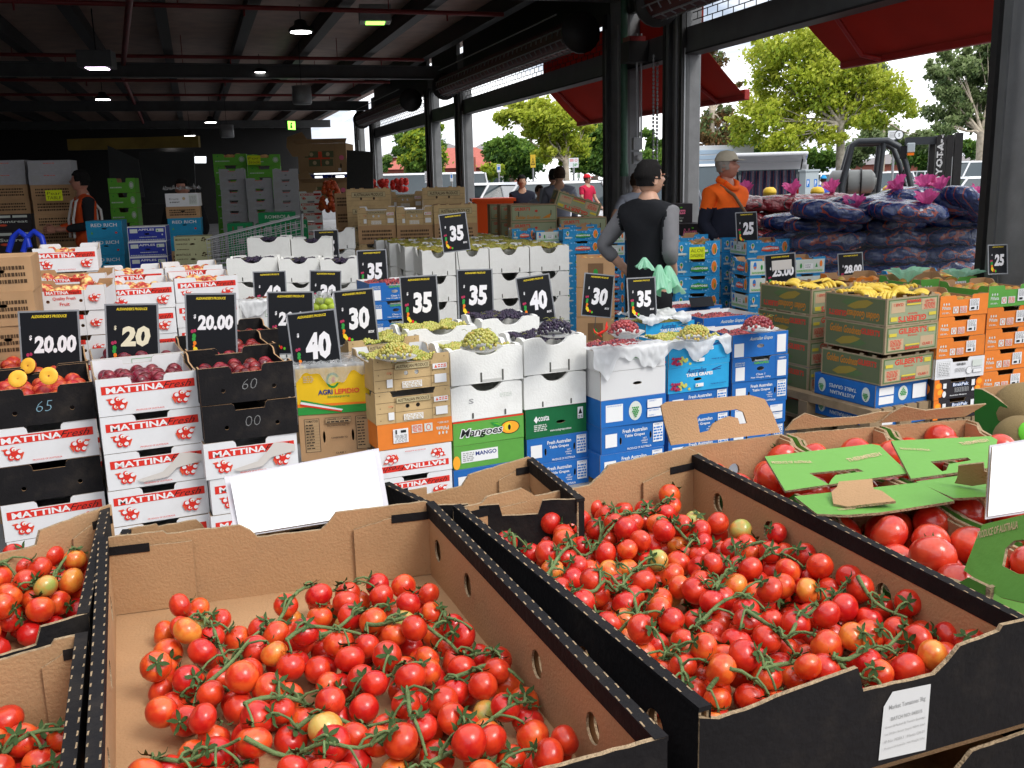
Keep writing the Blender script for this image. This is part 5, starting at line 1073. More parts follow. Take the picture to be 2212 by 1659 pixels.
pc = rim(2160, 1200); G3 = empty('carton_lid', pc, 0, 'green printed lid with handle slot standing at right edge', 'lid')
board(pc, 'lid_board', G3, [(2082, 1232), (2160, 1290), (2330, 1330), (2330, 1090), (2210, 1112), (2122, 1133), (2110, 1160)], [-.01, -.012, -.01, .05, .06, .05, .03], ghead, kraft_in, [[(2165, 1222), (2200, 1240), (2260, 1240), (2260, 1160), (2190, 1168), (2172, 1185)]], [('PRODUCE OF AUSTRALIA', (2112, 1165), (2200, 1142), .011, 0)])
def bigfill(C4, n, seed, grp, lab, inset=.07, h=.10, z=ZR - .13):
    rr = random.Random(seed); c = sum(C4, Vector()) / 4; P = [c + (p - c) * (1 - inset * 2.2) for p in C4]; S = pile([Vector((p.x, p.y)) for p in P], z, n, .026, .033, h, rr, 10)
    lump([s for s in S if buried(S, s)], bigt, 'lower layer of ' + grp)
    for s in [s for s in S if not buried(S, s)]: add_tomato(s, Vector((rr.gauss(0, .8), rr.gauss(0, .8), rr.choice((1, 1, -1)))).normalized(), 'b', None, rr, lab, grp, rr.random() < .25, True)
bigfill(T1c, 48, 1, 'large tomatoes, back left carton', 'large red tomato in the back left open carton'); bigfill(T2c, 46, 2, 'large tomatoes, back middle carton', 'large red tomato in the back middle carton'); bigfill(T3c, 46, 3, 'large tomatoes, back right carton', 'large red tomato in the back right carton')
bigfill(T5c, 62, 5, 'large tomatoes, nearest carton', 'large red tomato beside the black wall of the heaped carton', h=.11); bigfill(T6c, 50, 6, 'large tomatoes by the card', 'large red tomato by the right white card', h=.11)
# blank white cards catching the sky light
cardw = flat('blank_card', (.92, .92, .94), .4); cardf = mat('card_sleeve', (.62, .60, .64), .3, .5, alpha=.75)
def blank(pts, dz, label, ins):
    c = atz(*pts[0], ZR + dz[0]); rt = empty('blank_card', c, 0, label, 'card'); board(c, 'sleeve', rt, pts, dz, cardf, cardf, t=.002)
    cu = sum(p[0] for p in pts) / 4; cv = sum(p[1] for p in pts) / 4; q = [(cu + (u - cu) * ins, cv + (v - cv) * ins) for u, v in pts]; k = [ZRz + .0035 for ZRz in dz]
    board(c, 'card', rt, q, k, cardw, cardw, t=.002); return rt
blank([(508, 1162), (842, 1108), (818, 968), (484, 1030)], [-.022, -.022, .04, .04], 'blank white price card lying face up behind the front left carton', .93)
blank([(2128, 1122), (2330, 1090), (2330, 930), (2138, 962)], [.012, .012, .10, .10], 'blank white card leaning at the right edge over green lids', .94)
# dark green melon carton at right edge
p0 = atz(2110, 955, ZR); p = at(2110, 838, 2.25); mb = MB()
MC, MCo = None, at(2200, 900, 2.2); rt = empty('melon_carton', MCo, 0, 'dark green carton of netted melons at the right edge', 'carton'); off = T(*(-MCo))
P = [at(2106, 955, 2.2), at(2300, 985, 2.0), at(2300, 860, 2.0), at(2108, 838, 2.2)]
x = (P[1] - P[0]).normalized(); y = Vector((0, 0, 1)); y = (y - x * y.dot(x)).normalized(); m = Matrix((x, y, x.cross(y))).transposed().to_4x4(); m.translation = P[0]
mb.panel([(0, -.12), (.30, -.12), (.30, .0), (.11, .0), (.10, .03), (.085, .09), (.05, .11), (.02, .122), (0, .122)], [], .006, mat('deep_green_card', (.02, .16, .02), .5, .35, var=.1), kraft_in, corr, off @ m); mb.build('front_panel', rt)
mb = MB(); mb.panel([(0, -.12), (.4, -.12), (.4, .10), (.34, .12), (0, .12)], [], .006, kraft_in, whitecard, corr, off @ m @ T(0, 0, -.01) @ RY(R(88))); mb.build('side_panel', rt)
melon = mat('netted_melon', (.42, .30, .14), .8, .2, var=.35, vscale=60, bump=.8, bscale=120)
ML = fruit_mesh('melon', melon, 1, .95, 8, .004, .03, 22, 14)
for i, (u, v, dd, r) in enumerate(((2212, 888, 2.15, .068), (2205, 950, 2.05, .055))):
    o = ML.copy(); COL.objects.link(o); o.location = at(u, v, dd); o.scale = (r, r, r); tag(o, ['upper netted melon in the dark green carton', 'lower netted melon with green oval sticker'][i], 'melon')
    if i:
        mb = MB(); mb.lathe([(0, 1.03), (.3, .99), (.5, .9), (.52, .87)], lime, 14, RX(R(60))); mb.lathe([(0, 1.04), (.24, 1.01), (.34, .97)], whitep, 14, RX(R(60))); s_ = mb.build('sticker', o)
# bench that carries the cartons
plyw = mat('bench_timber', (.20, .13, .07), .8, .2, var=.2, vscale=4); rt = empty('trestle_table', (0, 0, 0), 0, 'timber trestle table below the foreground tomato cartons', 'table')
mb = MB(); mb.box(-1.0, .35, .555, 1.5, 1.95, .585, plyw, RZ(R(10))); mb.build('tabletop', rt)
for x, y in ((-.9, .45), (1.4, .45), (-.9, 1.85), (1.4, 1.85)): mb = MB(); mb.box(x - .03, y - .03, FL, x + .03, y + .03, .554, plyw, RZ(R(10))); mb.build('leg', rt)
# ---------------------------------------------------------------- fruit in the cartons
peachM = twotone('peach_skin', (.42, .025, .015), (.68, .15, .03), .45, 1.5, .45, .7, objh=.01); plumM = twotone('plum_skin', (.10, .006, .014), (.24, .015, .03), .3, 1.3, objh=.008, coat=.15); plumD = twotone('dark_plum_skin', (.09, .006, .012), (.30, .02, .02), .3, 1.2, objh=.01, coat=.1)
paleM = twotone('pale_peach_skin', (.46, .035, .03), (.80, .56, .20), .5, 1.4, .42, .60); fleshM = flat('peach_flesh', (.86, .46, .05), .35); kiwiM = mat('kiwi_skin', (.14, .085, .035), .9, .1, var=.3, vscale=40, bump=.4, bscale=200)
manM = twotone('mango_skin', (.42, .34, .06), (.68, .22, .04), .4, 1.2); manG = twotone('green_mango_skin', (.16, .20, .04), (.48, .14, .04), .4, 1.2); yelM = twotone('yellow_peach_skin', (.62, .42, .12), (.62, .2, .04), .5, 1.2); melM = flat('orange_melon', (.62, .33, .12), .6)
FM = {k: [fruit_mesh(k, M, 1, fl, 1, .02, dm, seed=s) for s in range(2)] for k, M, fl, dm in (('peach', peachM, .92, .14), ('plum', plumM, .92, .1), ('dark_plum', plumD, .92, .08), ('pale_peach', paleM, .92, .14), ('kiwifruit', kiwiM, 1.25, .02), ('mango', manM, .72, 0), ('green_mango', manG, .72, 0), ('yellow_peach', yelM, .9, .1), ('orange_melon', melM, .95, .02))}
def fillc(key, kind, r, n, label, zt=.0, seed=0, layer=1, grp=None):
    o, M, W, D, h = STK[key][0]; rr = random.Random(seed + len(key)); cat = kind.split('_')[-1] if kind != 'kiwifruit' else 'kiwifruit'
    pos = []; nx = max(1, int((W - .03) / (2 * r))); ny = max(1, int((D - .03) / (2 * r)))
    for j in range(ny):
        for i in range(nx): pos.append((.018 + r + (W - .036 - 2 * r) * (i + (.25 if j % 2 else 0)) / max(1, nx - .75), .018 + r + (D - .036 - 2 * r) * j / max(1, ny - 1)))
    pos = [p for p in pos if p[0] < W - r - .01]; pos.sort(key=lambda p: p[1]); base = h - r * 1.0 - .028 + zt
    top = []
    if layer > 1:
        for _ in range(int(len(pos) * .45)): a = rr.choice(pos); top.append((min(W - r - .012, a[0] + r * rr.uniform(.6, 1.1)), min(D - r - .02, a[1] + r * rr.uniform(.5, 1.)), 1))
    cnt = 0
    for p in [(x, y, 0) for x, y in pos] + top:
        if cnt >= n: break
        cnt += 1; s = r * rr.uniform(.9, 1.08)
        c = rr.choice(FM[kind]).copy(); COL.objects.link(c)
        c.matrix_world = M @ T(p[0] + rr.uniform(-.005, .005), p[1] + rr.uniform(-.004, .004), base + rr.uniform(-.006, .008) + p[2] * r * 1.05) @ quat_z(Vector((rr.gauss(0, .8), rr.gauss(0, .8), rr.gauss(.2, 1))).normalized()) @ Matrix.Scale(s, 4)
        tag(c, label, cat, grp or (cat + 's ' + label.split(' in ')[-1]))
fillc('L1', 'peach', .036, 26, 'red and orange peach in the front black carton at far left', seed=1); fillc('L1b', 'peach', .036, 26, 'red and orange peach in the rear black carton at far left', seed=2, zt=.01, layer=2)
fillc('L2', 'plum', .032, 34, 'dark red plum in the front white banner carton', seed=3, layer=2, zt=-.008); fillc('L2b', 'plum', .032, 34, 'dark red plum in the white carton around the cream $20 sign', seed=4, layer=2)
fillc('L3', 'dark_plum', .033, 30, 'dark plum in the black carton chalked 60', seed=5, layer=2, zt=-.012); fillc('L3b', 'dark_plum', .033, 30, 'dark plum in the black carton around the middle $20.00 sign', seed=6, layer=2); fillc('L3c', 'dark_plum', .033, 20, 'dark plum in the rearmost black carton', seed=7)
for k, lab, s in (('B1', 'front small banner carton', 8), ('B1c', 'second small banner carton', 9), ('B2', 'tallest banner carton', 10), ('B3', 'banner carton behind the cream $20 sign', 11), ('B3b', 'rear banner carton in the middle', 12), ('B4', 'banner carton behind the middle $20.00 sign', 13), ('B4b', 'rear banner carton at right', 14)):
    fillc(k, 'pale_peach', .037, 22, 'red and yellow peach in the ' + lab, seed=s, layer=2, zt=.006)
fillc('K1', 'kiwifruit', .026, 40, 'brown kiwifruit in the yellow carton', zt=.02, seed=15)
fillc('PE', 'yellow_peach', .036, 20, 'yellow peach in the brown carton left of the vest man', zt=.01, seed=16)
for k, lab in (('M1', 'the yellow note stack'), ('M2', 'the $25 sign stack'), ('M3', 'the pale tray behind bananas'), ('M4', 'the pale tray beside the $28.00 sign')): fillc(k, 'green_mango', .045, 12, 'green mango in ' + lab, zt=.014, seed=17)
for k, lab in (('O1', 'the nearest orange carton'), ('O2', 'the green carton at the right edge'), ('O3', 'the green carton behind bananas'), ('O4', 'the carton behind the $28.00 sign'), ('O5', 'the orange carton near the rightmost sign')): fillc(k, 'mango', .047, 12, 'mango in ' + lab, zt=.005, seed=18)
for k, lab in (('C9', 'left'), ('C10', 'right')): fillc(k, 'orange_melon', .07, 8, f'orange melon in the {lab} lime green carton', zt=.03, seed=19)
def half(u, v, dep, label, tilt, sp):
    rt = empty('halved_peach', at(u, v, dep), 0, label, 'halved peach', None); rt.rotation_euler = (R(tilt[0]), R(tilt[1]), R(tilt[2]))
    mb = MB(); r = .037; mb.lathe([(r * math.sin(math.pi * i / 14) , -r * .95 * math.cos(math.pi * i / 14)) for i in range(0, 8)], peachM, 20); mb.build('skin', rt)
    mb = MB(); mb.lathe([(r * .995, .0), (r * .96, .0015), (r * .5, .002), (.006, .0005), (0, -.001)], fleshM, 20); mb.build('cut_face', rt)
half(38, 818, 4.0, 'left halved peach showing yellow flesh, far left carton', (62, 20, 0), 0); half(105, 812, 3.98, 'right halved peach showing yellow flesh, far left carton', (72, 0, 10), 0); half(60, 790, 4.35, 'peach wedge with orange flesh below the left $20.00 sign', (66, -20, 0), 0)
# bananas
banM = twotone('banana_skin', (.70, .46, .04), (.78, .56, .08), .45, 20); banT = flat('banana_tip', (.05, .035, .015), .8)
def banana_hand(seed):
    rr = random.Random(seed); mb = MB()
    for k in range(5):
        pts = []; 
        for i in range(8): a = -.9 + 1.8 * i / 7; pts.append((k * .030 - .06 + rr.uniform(-.003, .003) + .01 * a, .085 * math.sin(a), .085 * (math.cos(a) - .6) + rr.uniform(-.001, .001)))
        mb.tube(pts, [.006, .013, .016, .0175, .0175, .016, .012, .005], banM, 7); mb.tube([pts[-1], (pts[-1][0], pts[-1][1] + .006, pts[-1][2] - .006)], .005, banT, 5)
    mb.tube([(-.05, -.07, -.0), (.05, -.07, 0)], .010, banT, 6); o = mb.build('banana_bunch'); COL.objects.unlink(o); return o
BH = [banana_hand(s) for s in range(3)]
for key, lab, n in (('N1', 'the nearest banana carton', 9), ('N2', 'the banana carton by the skewed $25.00 sign', 8), ('N0', 'the banana carton beside the green mango carton', 5)):
    o, M, W, D, h = STK[key][0]; rr = random.Random(len(lab))
    for i in range(n):
        c = rr.choice(BH).copy(); COL.objects.link(c); c.matrix_world = M @ T(.08 + (W - .16) * (i % 3) / 2, .08 + (D - .18) * (i // 3) / 2, h - .03 + rr.uniform(0, .015)) @ RZ(rr.uniform(-3.1, 3.1)) @ RX(rr.uniform(-.5, .5)) @ RY(rr.uniform(-.3, .3)) @ Matrix.Scale(.85, 4)
        tag(c, 'yellow banana bunch in ' + lab, 'bananas', 'banana bunches in ' + lab)
# grapes
def ico(): 
    bm = bmesh.new(); bmesh.ops.create_icosphere(bm, subdivisions=2, radius=1); v = [x.co.copy() for x in bm.verts]; f = [[q.index for q in p.verts] for p in bm.faces]; bm.free(); return v, f
IV, IF = ico()
gG = twotone('grape_green', (.34, .38, .06), (.46, .42, .10), .25, 18, .35, .6, coat=.2); gY = twotone('grape_gold', (.52, .36, .07), (.44, .42, .10), .25, 18, .35, .6, coat=.2); gB = twotone('grape_black', (.012, .010, .028), (.035, .018, .05), .35, 30); gR = twotone('grape_red', (.20, .018, .03), (.40, .06, .06), .28, 22, coat=.2); cherryM = twotone('cherry_dark', (.10, .01, .01), (.2, .08, .03), .4, 22)
gst = flat('grape_stalk', (.30, .30, .08), .7)
def heap(name, mats, W=.34, D=.29, r=.0088, seed=0, amp=.012, dome=0, stalks=10):
    rr = random.Random(seed); mb = MB(); st = r * 1.55; nx = int(W / st); ny = int(D / st)
    for j in range(ny):
        for i in range(nx):
            x = (i + .5 * (j % 2)) * st + rr.uniform(-.003, .003); y = j * st + rr.uniform(-.003, .003)
            if dome:
                d = math.hypot(x / W - .5, y / D - .5) * 2
                if d > 1: continue
                z = dome * math.sqrt(max(0, 1 - d * d))
            else: z = amp * noise.noise(Vector((x * 14 + seed, y * 14, 0))) * 2
            z += rr.uniform(-.004, .004); q = r * rr.uniform(.85, 1.12)
            mb.add(IV, IF, rr.choices(mats[0], mats[1])[0], T(x, y, z) @ Matrix.Diagonal((q, q, q * 1.1, 1)), True)
    for _ in range(stalks):
        x = rr.uniform(.1, .9) * W; y = rr.uniform(.1, .9) * D; a = rr.random() * 6
        if dome and math.hypot(x / W - .5, y / D - .5) > .4: continue
        z = dome * .9 + r if dome else r; mb.tube([(x, y, z), (x + .015 * math.cos(a), y + .015 * math.sin(a), z + .008), (x + .035 * math.cos(a), y + .035 * math.sin(a), z + .002)], .0012, gst, 4)
    o = mb.build(name); COL.objects.unlink(o); o['W'] = W; o['D'] = D; return o
HP = dict(g=heap('grapes', ((gG, gY), (.8, .2)), seed=1), y=heap('grapes', ((gG, gY), (.4, .6)), seed=2), b=heap('grapes', ((gB,), (1,)), seed=3), r=heap('grapes', ((gR, gB), (.85, .15)), seed=4), c=heap('cherries', ((cherryM, gR), (.7, .3)), seed=5, stalks=60))
BU = dict(g=heap('grape_bunch', ((gG, gY), (.6, .4)), .19, .19, dome=.085, seed=6), y=heap('grape_bunch', ((gY, gG), (.8, .2)), .19, .17, dome=.07, seed=7), b=heap('grape_bunch', ((gB,), (1,)), .19, .19, dome=.065, seed=8), r=heap('grape_bunch', ((gR, gR), (.9, .1)), .17, .17, dome=.065, r=.0105, seed=9))
def heap_in(M, W, D, h, k, label, dz=-.03, tk=.03):
    c = HP[k].copy(); COL.objects.link(c); c.matrix_world = M @ T(tk, tk, h + dz) @ Matrix.Diagonal(((W - 2 * tk - .005) / .34, (D - 2 * tk) / .29, 1, 1)); tag(c, label, 'grapes' if k != 'c' else 'cherries', None, 'stuff')
for key, k, lab, dz in (('W1', 'g', 'green grapes filling the wood patterned carton by the yellow carton', -.03), ('W1b', 'g', 'green grapes filling the carton holding the tilted $30 sign', -.025), ('F1', 'g', 'green grapes filling the front foam box', -.022), ('F1b', 'g', 'green grapes around the $35 sign in the rear foam box', -.01), ('F2', 'b', 'black grapes filling the front foam box', -.018), ('F2b', 'b', 'black grapes below the $35 sign', -.008),
                   ('P1', 'r', 'red grapes inside the white plastic', -.0), ('G1', 'g', 'green grapes inside the torn plastic', .0), ('G1b', 'g', 'green grapes behind white plastic', -.02), ('G2', 'r', 'red grapes in the blue carton at the front right', -.03), ('G2b', 'r', 'red grapes in the blue carton behind', -.03), ('G3', 'r', 'red grapes near the fallen sign', -.03), ('D5', 'r', 'red grapes below the dark $35 sign', -.02),
                   ('D30', 'b', 'black grapes in the left rear foam box', -.03), ('D31', 'b', 'black grapes in the middle rear foam box', -.03), ('D32', 'b', 'black grapes in the right rear foam box', -.03), ('D2a', 'b', 'black grapes in the foam box by the trolley', -.03), ('D2b', 'b', 'black grapes in the foam box left of the small sign', -.04), ('D40', 'c', 'cherries with stalks under the rear $40 sign', -.01)):
    o, M, W, D, h = STK[key][0]; heap_in(M, W, D, h, k, lab, dz)
for i, o in enumerate([o for o in list(COL.objects) if o.name.startswith('foam_box') and o.get('group') == 'large foam boxes in a block' and 'top layer' in o['label']]):
    sx = o.matrix_world.to_scale(); heap_in(o.matrix_world @ Matrix.Diagonal((1 / sx.x, 1, 1 / sx.z, 1)), .42 * sx.x, .62, .235, 'y' if i % 3 == 0 else 'g', 'green grapes in ' + o['label'].split(' of green grapes, ')[1].split(', top')[0] + ' of the foam box block', -.014)
chinaM = flat('white_china', (.72, .72, .70), .2, coat=.5)
def plate(u, v, dep, k, label, r=.095, bowl=0):
    p = at(u, v, dep); rt = empty('plate', p, 0, 'white plate carrying ' + label, 'plate' if not bowl else 'bowl')
    mb = MB(); mb.lathe([(0, 0), (r * .6, 0), (r, .018 + bowl), (r + .004, .019 + bowl), (r * .95, .014 + bowl), (r * .5, .005), (0, .005)], chinaM, 28); mb.build('dish', rt)
    c = BU[k].copy(); COL.objects.link(c); s = r / .098; c.location = p + Vector((-.088 * s, -.088 * s, .012 + bowl * .6)); c.scale = (s * .93, s * .93, s); tag(c, label, 'grapes')
plate(1040, 757, 4.9, 'g', 'golden green grape bunch on a plate in the foam box', .105); plate(856, 778, 4.85, 'y', 'golden grape bunch on a plate in the wood patterned carton', .10); plate(1200, 726, 5.15, 'b', 'black grape bunch on a plate', .105); plate(1352, 728, 5.2, 'r', 'bright red grape bunch in a bowl', .10, .012); plate(1640, 716, 5.75, 'r', 'dark red grape bunch on a plate', .11); plate(1500, 735, 5.5, 'y', 'yellow green grape bunch on the torn plastic', .10)
# chillies beside the bowl, plastic sheets and bags
for i, (u, v) in enumerate(((1292, 722), (1307, 714), (1300, 728))): p = at(u, v, 5.2); mb = MB(); mb.tube([(0, 0, 0), (.02, 0, .01), (.045, .01, .022), (.055, .01, .04)], [.003, .008, .006, .002], red, 7); mb.tube([(0, 0, 0), (-.012, 0, .012)], .002, gst, 5); o = mb.build('chilli'); o.location = p; o.rotation_euler = (0, 0, i * 1.1); tag(o, 'red chilli lying beside the bowl of red grapes', 'chilli', 'red chillies by the bowl')
plas = mat('thin_white_plastic', (.84, .85, .86), .3, .6, var=.05, translu=.35, bump=.25, bscale=18); clearp = mat('clear_plastic', (.55, .56, .56), .12, .8, alpha=.45, bump=.4, bscale=25); greenp = mat('green_plastic_bag', (.42, .80, .58), .3, .5, translu=.5, bump=.3, bscale=14); pinkp = mat('pink_plastic', (.66, .10, .32), .35, .5, translu=.4)
def drape(key, s0, s1, drop, back, label, M_, seed=0, lift=.015, amp=.014, name='plastic_sheet'):
    o, M, W, D, h = STK[key][0]; ns, ntt = 34, 22; V = []; F_ = []
    for i in range(ns + 1):
        s = s0 + (s1 - s0) * i / ns; dr = drop * (.62 + .5 * noise.noise(Vector((s * 6, seed, 0))) + .3 * math.sin(s * 9 + seed))
        for j in range(ntt + 1):
            t = j / ntt * (back + dr)
            if t < back: y = back - t; z = h + lift
            else: y = -.012; z = h + lift - (t - back)
            k = noise.noise(Vector((s * 18 + seed, t * 14, seed))); k2 = noise.noise(Vector((s * 50, t * 20, seed + 5)))
            y += (-amp * abs(k) - .004 * k2) * (1.6 if t > back else .4); z += (amp * k + .006 * k2) * (1 if t < back else .3)
            V.append(M @ Vector((s * W, y, z)))
    for i in range(ns):
        for j in range(ntt): a = i * (ntt + 1) + j; F_.append((a, a + 1, a + ntt + 2, a + ntt + 1))
    c = V[0].copy(); mb = MB(); mb.add([v - c for v in V], F_, M_, I4, True); o = mb.build(name); o.location = c; return tag(o, label, 'plastic sheet')
drape('P1', -.12, 1.02, .15, .10, 'crumpled white plastic bag draped over the white carton', plas, 1, .02); drape('G1', -.12, 1.0, .13, .03, 'torn white plastic hanging over the light blue grape carton', plas, 4, .012)
drape('G1b', -.1, .9, .05, .3, 'white plastic bunched behind the leaning $30 sign', plas, 7, .04, .03); drape('K1', -.06, 1.05, .12, .30, 'clear plastic film over the yellow kiwifruit carton', clearp, 9, .02, .012); drape('D40', -.1, .9, .12, .1, 'white liner hanging out of the cherry box', plas, 12, .015, .012); drape('C4', -.05, 1.05, .03, .25, 'clear liner standing out of the white printed carton', clearp, 15, .06, .05)
def ruffle(name, p, label, M_, cat, h, r, seed, n=44, parent=None, down=False, petals=7):
    """gathered end of a thin bag: pleated flare"""
    rr = random.Random(seed); mb = MB(); rings = []
    for k in range(11):
        t = k / 10; ring = []
        for j in range(n * 2):
            a = math.pi * j / n; e_ = Vector((math.cos(a), math.sin(a), 0)); q = (.16 + .84 * t ** (.8 if down else 1.3)) * r * (1 + (.5 if down else .22) * t * noise.noise(e_ * 1.6 + Vector((seed, t, 0))) + (.10 if down else .17) * t * math.sin(11 * a + seed + 2 * t) + .08 * t * math.sin(19 * a + 2 * seed)); z = h * t * (1 + (.45 if down else .3) * noise.noise(e_ * 1.8 + Vector((0, seed, t))))
            ring.append((q * math.cos(a), q * math.sin(a), -z if down else z))
        rings.append(ring)
    mb.loft(rings, M_, I4, True, False); o = mb.build(name, parent)
    if parent is None: o.location = p; tag(o, label, cat)
    else: o.location = p
    return o
# yellow notes and the fallen sign
def note(u, v, dep, w, h, th, label, lines):
    p = at(u, v, dep); mb = MB(); X = T(0, 0, 0) @ RZ(R(th)) @ XF; mb.panel([(0, 0), (w, 0), (w, h), (0, h)], [], .001, noteM, noteM, noteM, X); f = Face(mb, X, w, h)
    for i, s_ in enumerate(lines): f.t(s_, .08, .92, .56 - .42 * i, .84 - .42 * i, black, -.01, .1)
    o = mb.build('note'); o.location = p; tag(o, label, 'note')
noteM = flat('note_yellow', (.68, .78, .02), .6)
note(1489, 560, 8.15, .135, .10, 8, 'yellow handwritten note on the stack of blue mango trays', ['ALOE', 'DANGERNG']); note(535, 356, 14.1, .19, .13, 3, 'yellow note on the lime green cartons', ['For', 'Stock']); note(100, 434, 11.2, .19, .12, 2, 'yellow note on the brown cartons at far left', ['Pear', 'TABLE'])
p = at(1493, 664, 7.0); mb = MB(); mb.panel([(0, 0), (.19, 0), (.24, .14), (.05, .14)], [], .003, signblk, signblk, signblk, RZ(R(18)) @ RX(R(22))); o = mb.build('fallen_sign'); o.location = p; tag(o, 'black price sign lying flat behind the red grapes', 'sign')
# bagged apples and green bags in hand-reach
o = ruffle('produce_bag', at(695, 665, 6.0), 'clear bag of green apples with lime top below the rear $30 sign', clearp, 'bag', .09, .07, 3); FM['ga'] = [fruit_mesh('green_apple', flat('green_apple_skin', (.35, .45, .05), .3), 1, .9, 1, .02, .1)]
for i in range(5): c = FM['ga'][0].copy(); COL.objects.link(c); c.location = at(682 + 9 * i, 664 - (i % 2) * 12, 6.0); c.scale = (.033,) * 3; tag(c, 'green apple inside the clear bag', 'apple', 'green apples in a clear bag')
ruffle('plastic_bag', at(1955, 612, 7.0), 'pale green plastic bag on the rear orange cartons', greenp, 'plastic bag', .10, .12, 4); ruffle('plastic_bag', at(2078, 605, 7.0), 'pale green plastic bag with mango beneath it at right', greenp, 'plastic bag', .07, .13, 9)
# onion and potato bags on pallets beyond the nearest column
def bagmat(name, base, stripe, sc_=34, rough=.18):
    M = bpy.data.materials.new(name); M.use_nodes = True; N = M.node_tree.nodes; L = M.node_tree.links; b = N['Principled BSDF']
    tc = N.new('ShaderNodeTexCoord'); w_ = N.new('ShaderNodeTexWave'); w_.bands_direction = 'Y'; w_.inputs['Scale'].default_value = 4.2; w_.inputs['Distortion'].default_value = .35; w_.inputs['Detail'].default_value = 0
    L.new(tc.outputs['Object'], w_.inputs['Vector']); rp = N.new('ShaderNodeValToRGB'); rp.color_ramp.elements[0].position = .955; rp.color_ramp.elements[0].color = (*base, 1); rp.color_ramp.elements[1].position = .975; rp.color_ramp.elements[1].color = (*stripe, 1)
    L.new(w_.outputs['Fac'], rp.inputs['Fac']); L.new(rp.outputs['Color'], b.inputs['Base Color']); b.inputs['Roughness'].default_value = rough; b.inputs['Coat Weight'].default_value = .5; b.inputs['Coat Roughness'].default_value = .12
    n = N.new('ShaderNodeTexNoise'); n.inputs['Scale'].default_value = 11; n.inputs['Detail'].default_value = 6; n.inputs['Distortion'].default_value = 1.5; bp = N.new('ShaderNodeBump'); bp.inputs['Strength'].default_value = 1; bp.inputs['Distance'].default_value = .035
    L.new(tc.outputs['Object'], n.inputs['Vector']); L.new(n.outputs['Fac'], bp.inputs['Height']); L.new(bp.outputs['Normal'], b.inputs['Normal']); return M
bagB = bagmat('blue_striped_bag', (.008, .024, .11), (.24, .04, .03)); bagR = bagmat('red_black_bag', (.16, .008, .014), (.012, .01, .012))
def bag_mesh(name, M_, seed):
    mb = MB(); rings = []; n = 40
    for i in range(31):
        th = math.pi * i / 30; ring = []
        for j in range(n):
            a = 2 * math.pi * j / n; c_, s_ = math.cos(a), math.sin(a); sx = math.copysign(abs(c_) ** .75, c_); sy = math.copysign(abs(s_) ** .8, s_); q = math.sin(th) ** .6
            p = Vector((-.34 * math.cos(th), .21 * q * sx, .095 * q * sy)); k = 1 + .20 * noise.noise(p * 7 + Vector((seed, 0, 0))) + .22 * abs(noise.noise(Vector((p.x * 12, p.y * 22, p.z * 22)) + Vector((0, seed, 0)))) - .08; ring.append((p.x * (1 + .05 * noise.noise(p * 7)), p.y * k, p.z * k))
        rings.append(ring)
    mb.loft(rings, M_, I4, True, False); o = mb.build(name); COL.objects.unlink(o); return o
BGB = [bag_mesh('potato_bag', bagB, s) for s in range(4)]; BGR = [bag_mesh('onion_bag', bagR, s + 9) for s in range(3)]
def bag(src, M, label, group, tie=None, seed=0):
    c = src.copy(); COL.objects.link(c); c.matrix_world = M; tag(c, label, 'bag', group)
    if tie: 
        o = ruffle('tied_end', Vector((0, 0, 0)), '', pinkp, '', .125, .085, seed, 22, parent=c, petals=5); o.matrix_local = T(*tie) @ RY(R(-25)) @ RX(R(15))
    return c
c0 = at(1890, 440, 8.9); rr = random.Random(5); a0 = R(10)
for L_ in range(8):
    for i in range(3):
        for j in range(2):
            if L_ < 7 and j == 1 and i == 1: continue
            if L_ == 8 and (j == 0 and i != 2): continue
            d = Matrix.Rotation(a0, 4, 'Z') @ Vector((-.62 + .62 * i + rr.uniform(-.04, .04), -.25 + .45 * j + rr.uniform(-.03, .03), 0)); z = FL + .22 + .148 * L_
            bag(rr.choice(BGB), T(c0.x + d.x, c0.y + d.y, z) @ RZ(a0 + rr.uniform(-.12, .12) + (math.pi if rr.random() < .5 else 0)) @ RY(rr.uniform(-.06, .06)), ('glossy blue striped potato bag on top of the big pallet' if L_ > 6 else 'film wrapped blue striped potato bag lower in the big pallet'), 'blue potato bags on top' if L_ > 6 else 'blue potato bags lower down')
for i, (u, v, dd, tie, ang) in enumerate(((1795, 458, 8.3, (.22, 0, .03), 10), (1868, 446, 8.5, None, 4), (1925, 434, 8.6, (.1, 0, .05), -8), (1990, 430, 8.6, (.05, .02, .06), 14), (2050, 436, 8.5, (-.08, 0, .06), -20), (2100, 445, 8.4, (.05, 0, .06), 30), (1960, 456, 8.2, (.1, -.12, .04), 12))):
    bag(BGB[i % 4], T(*at(u, v, dd)) @ RZ(R(ang)) @ RY(R([8, 3, -12, 6, 12, 24, 5][i])), ['leftmost blue bag with pink tied end facing front', 'blue bag without tie near the gas cylinder', 'blue bag under the forklift wheel with pink tie', 'blue bag with the tallest pink tied end', 'blue bag right of the tallest pink tie', 'blue bag with pink tie at the column', 'blue bag with pink tie sagging at the front'][i], 'blue bags with pink ties', tie, i + 2)
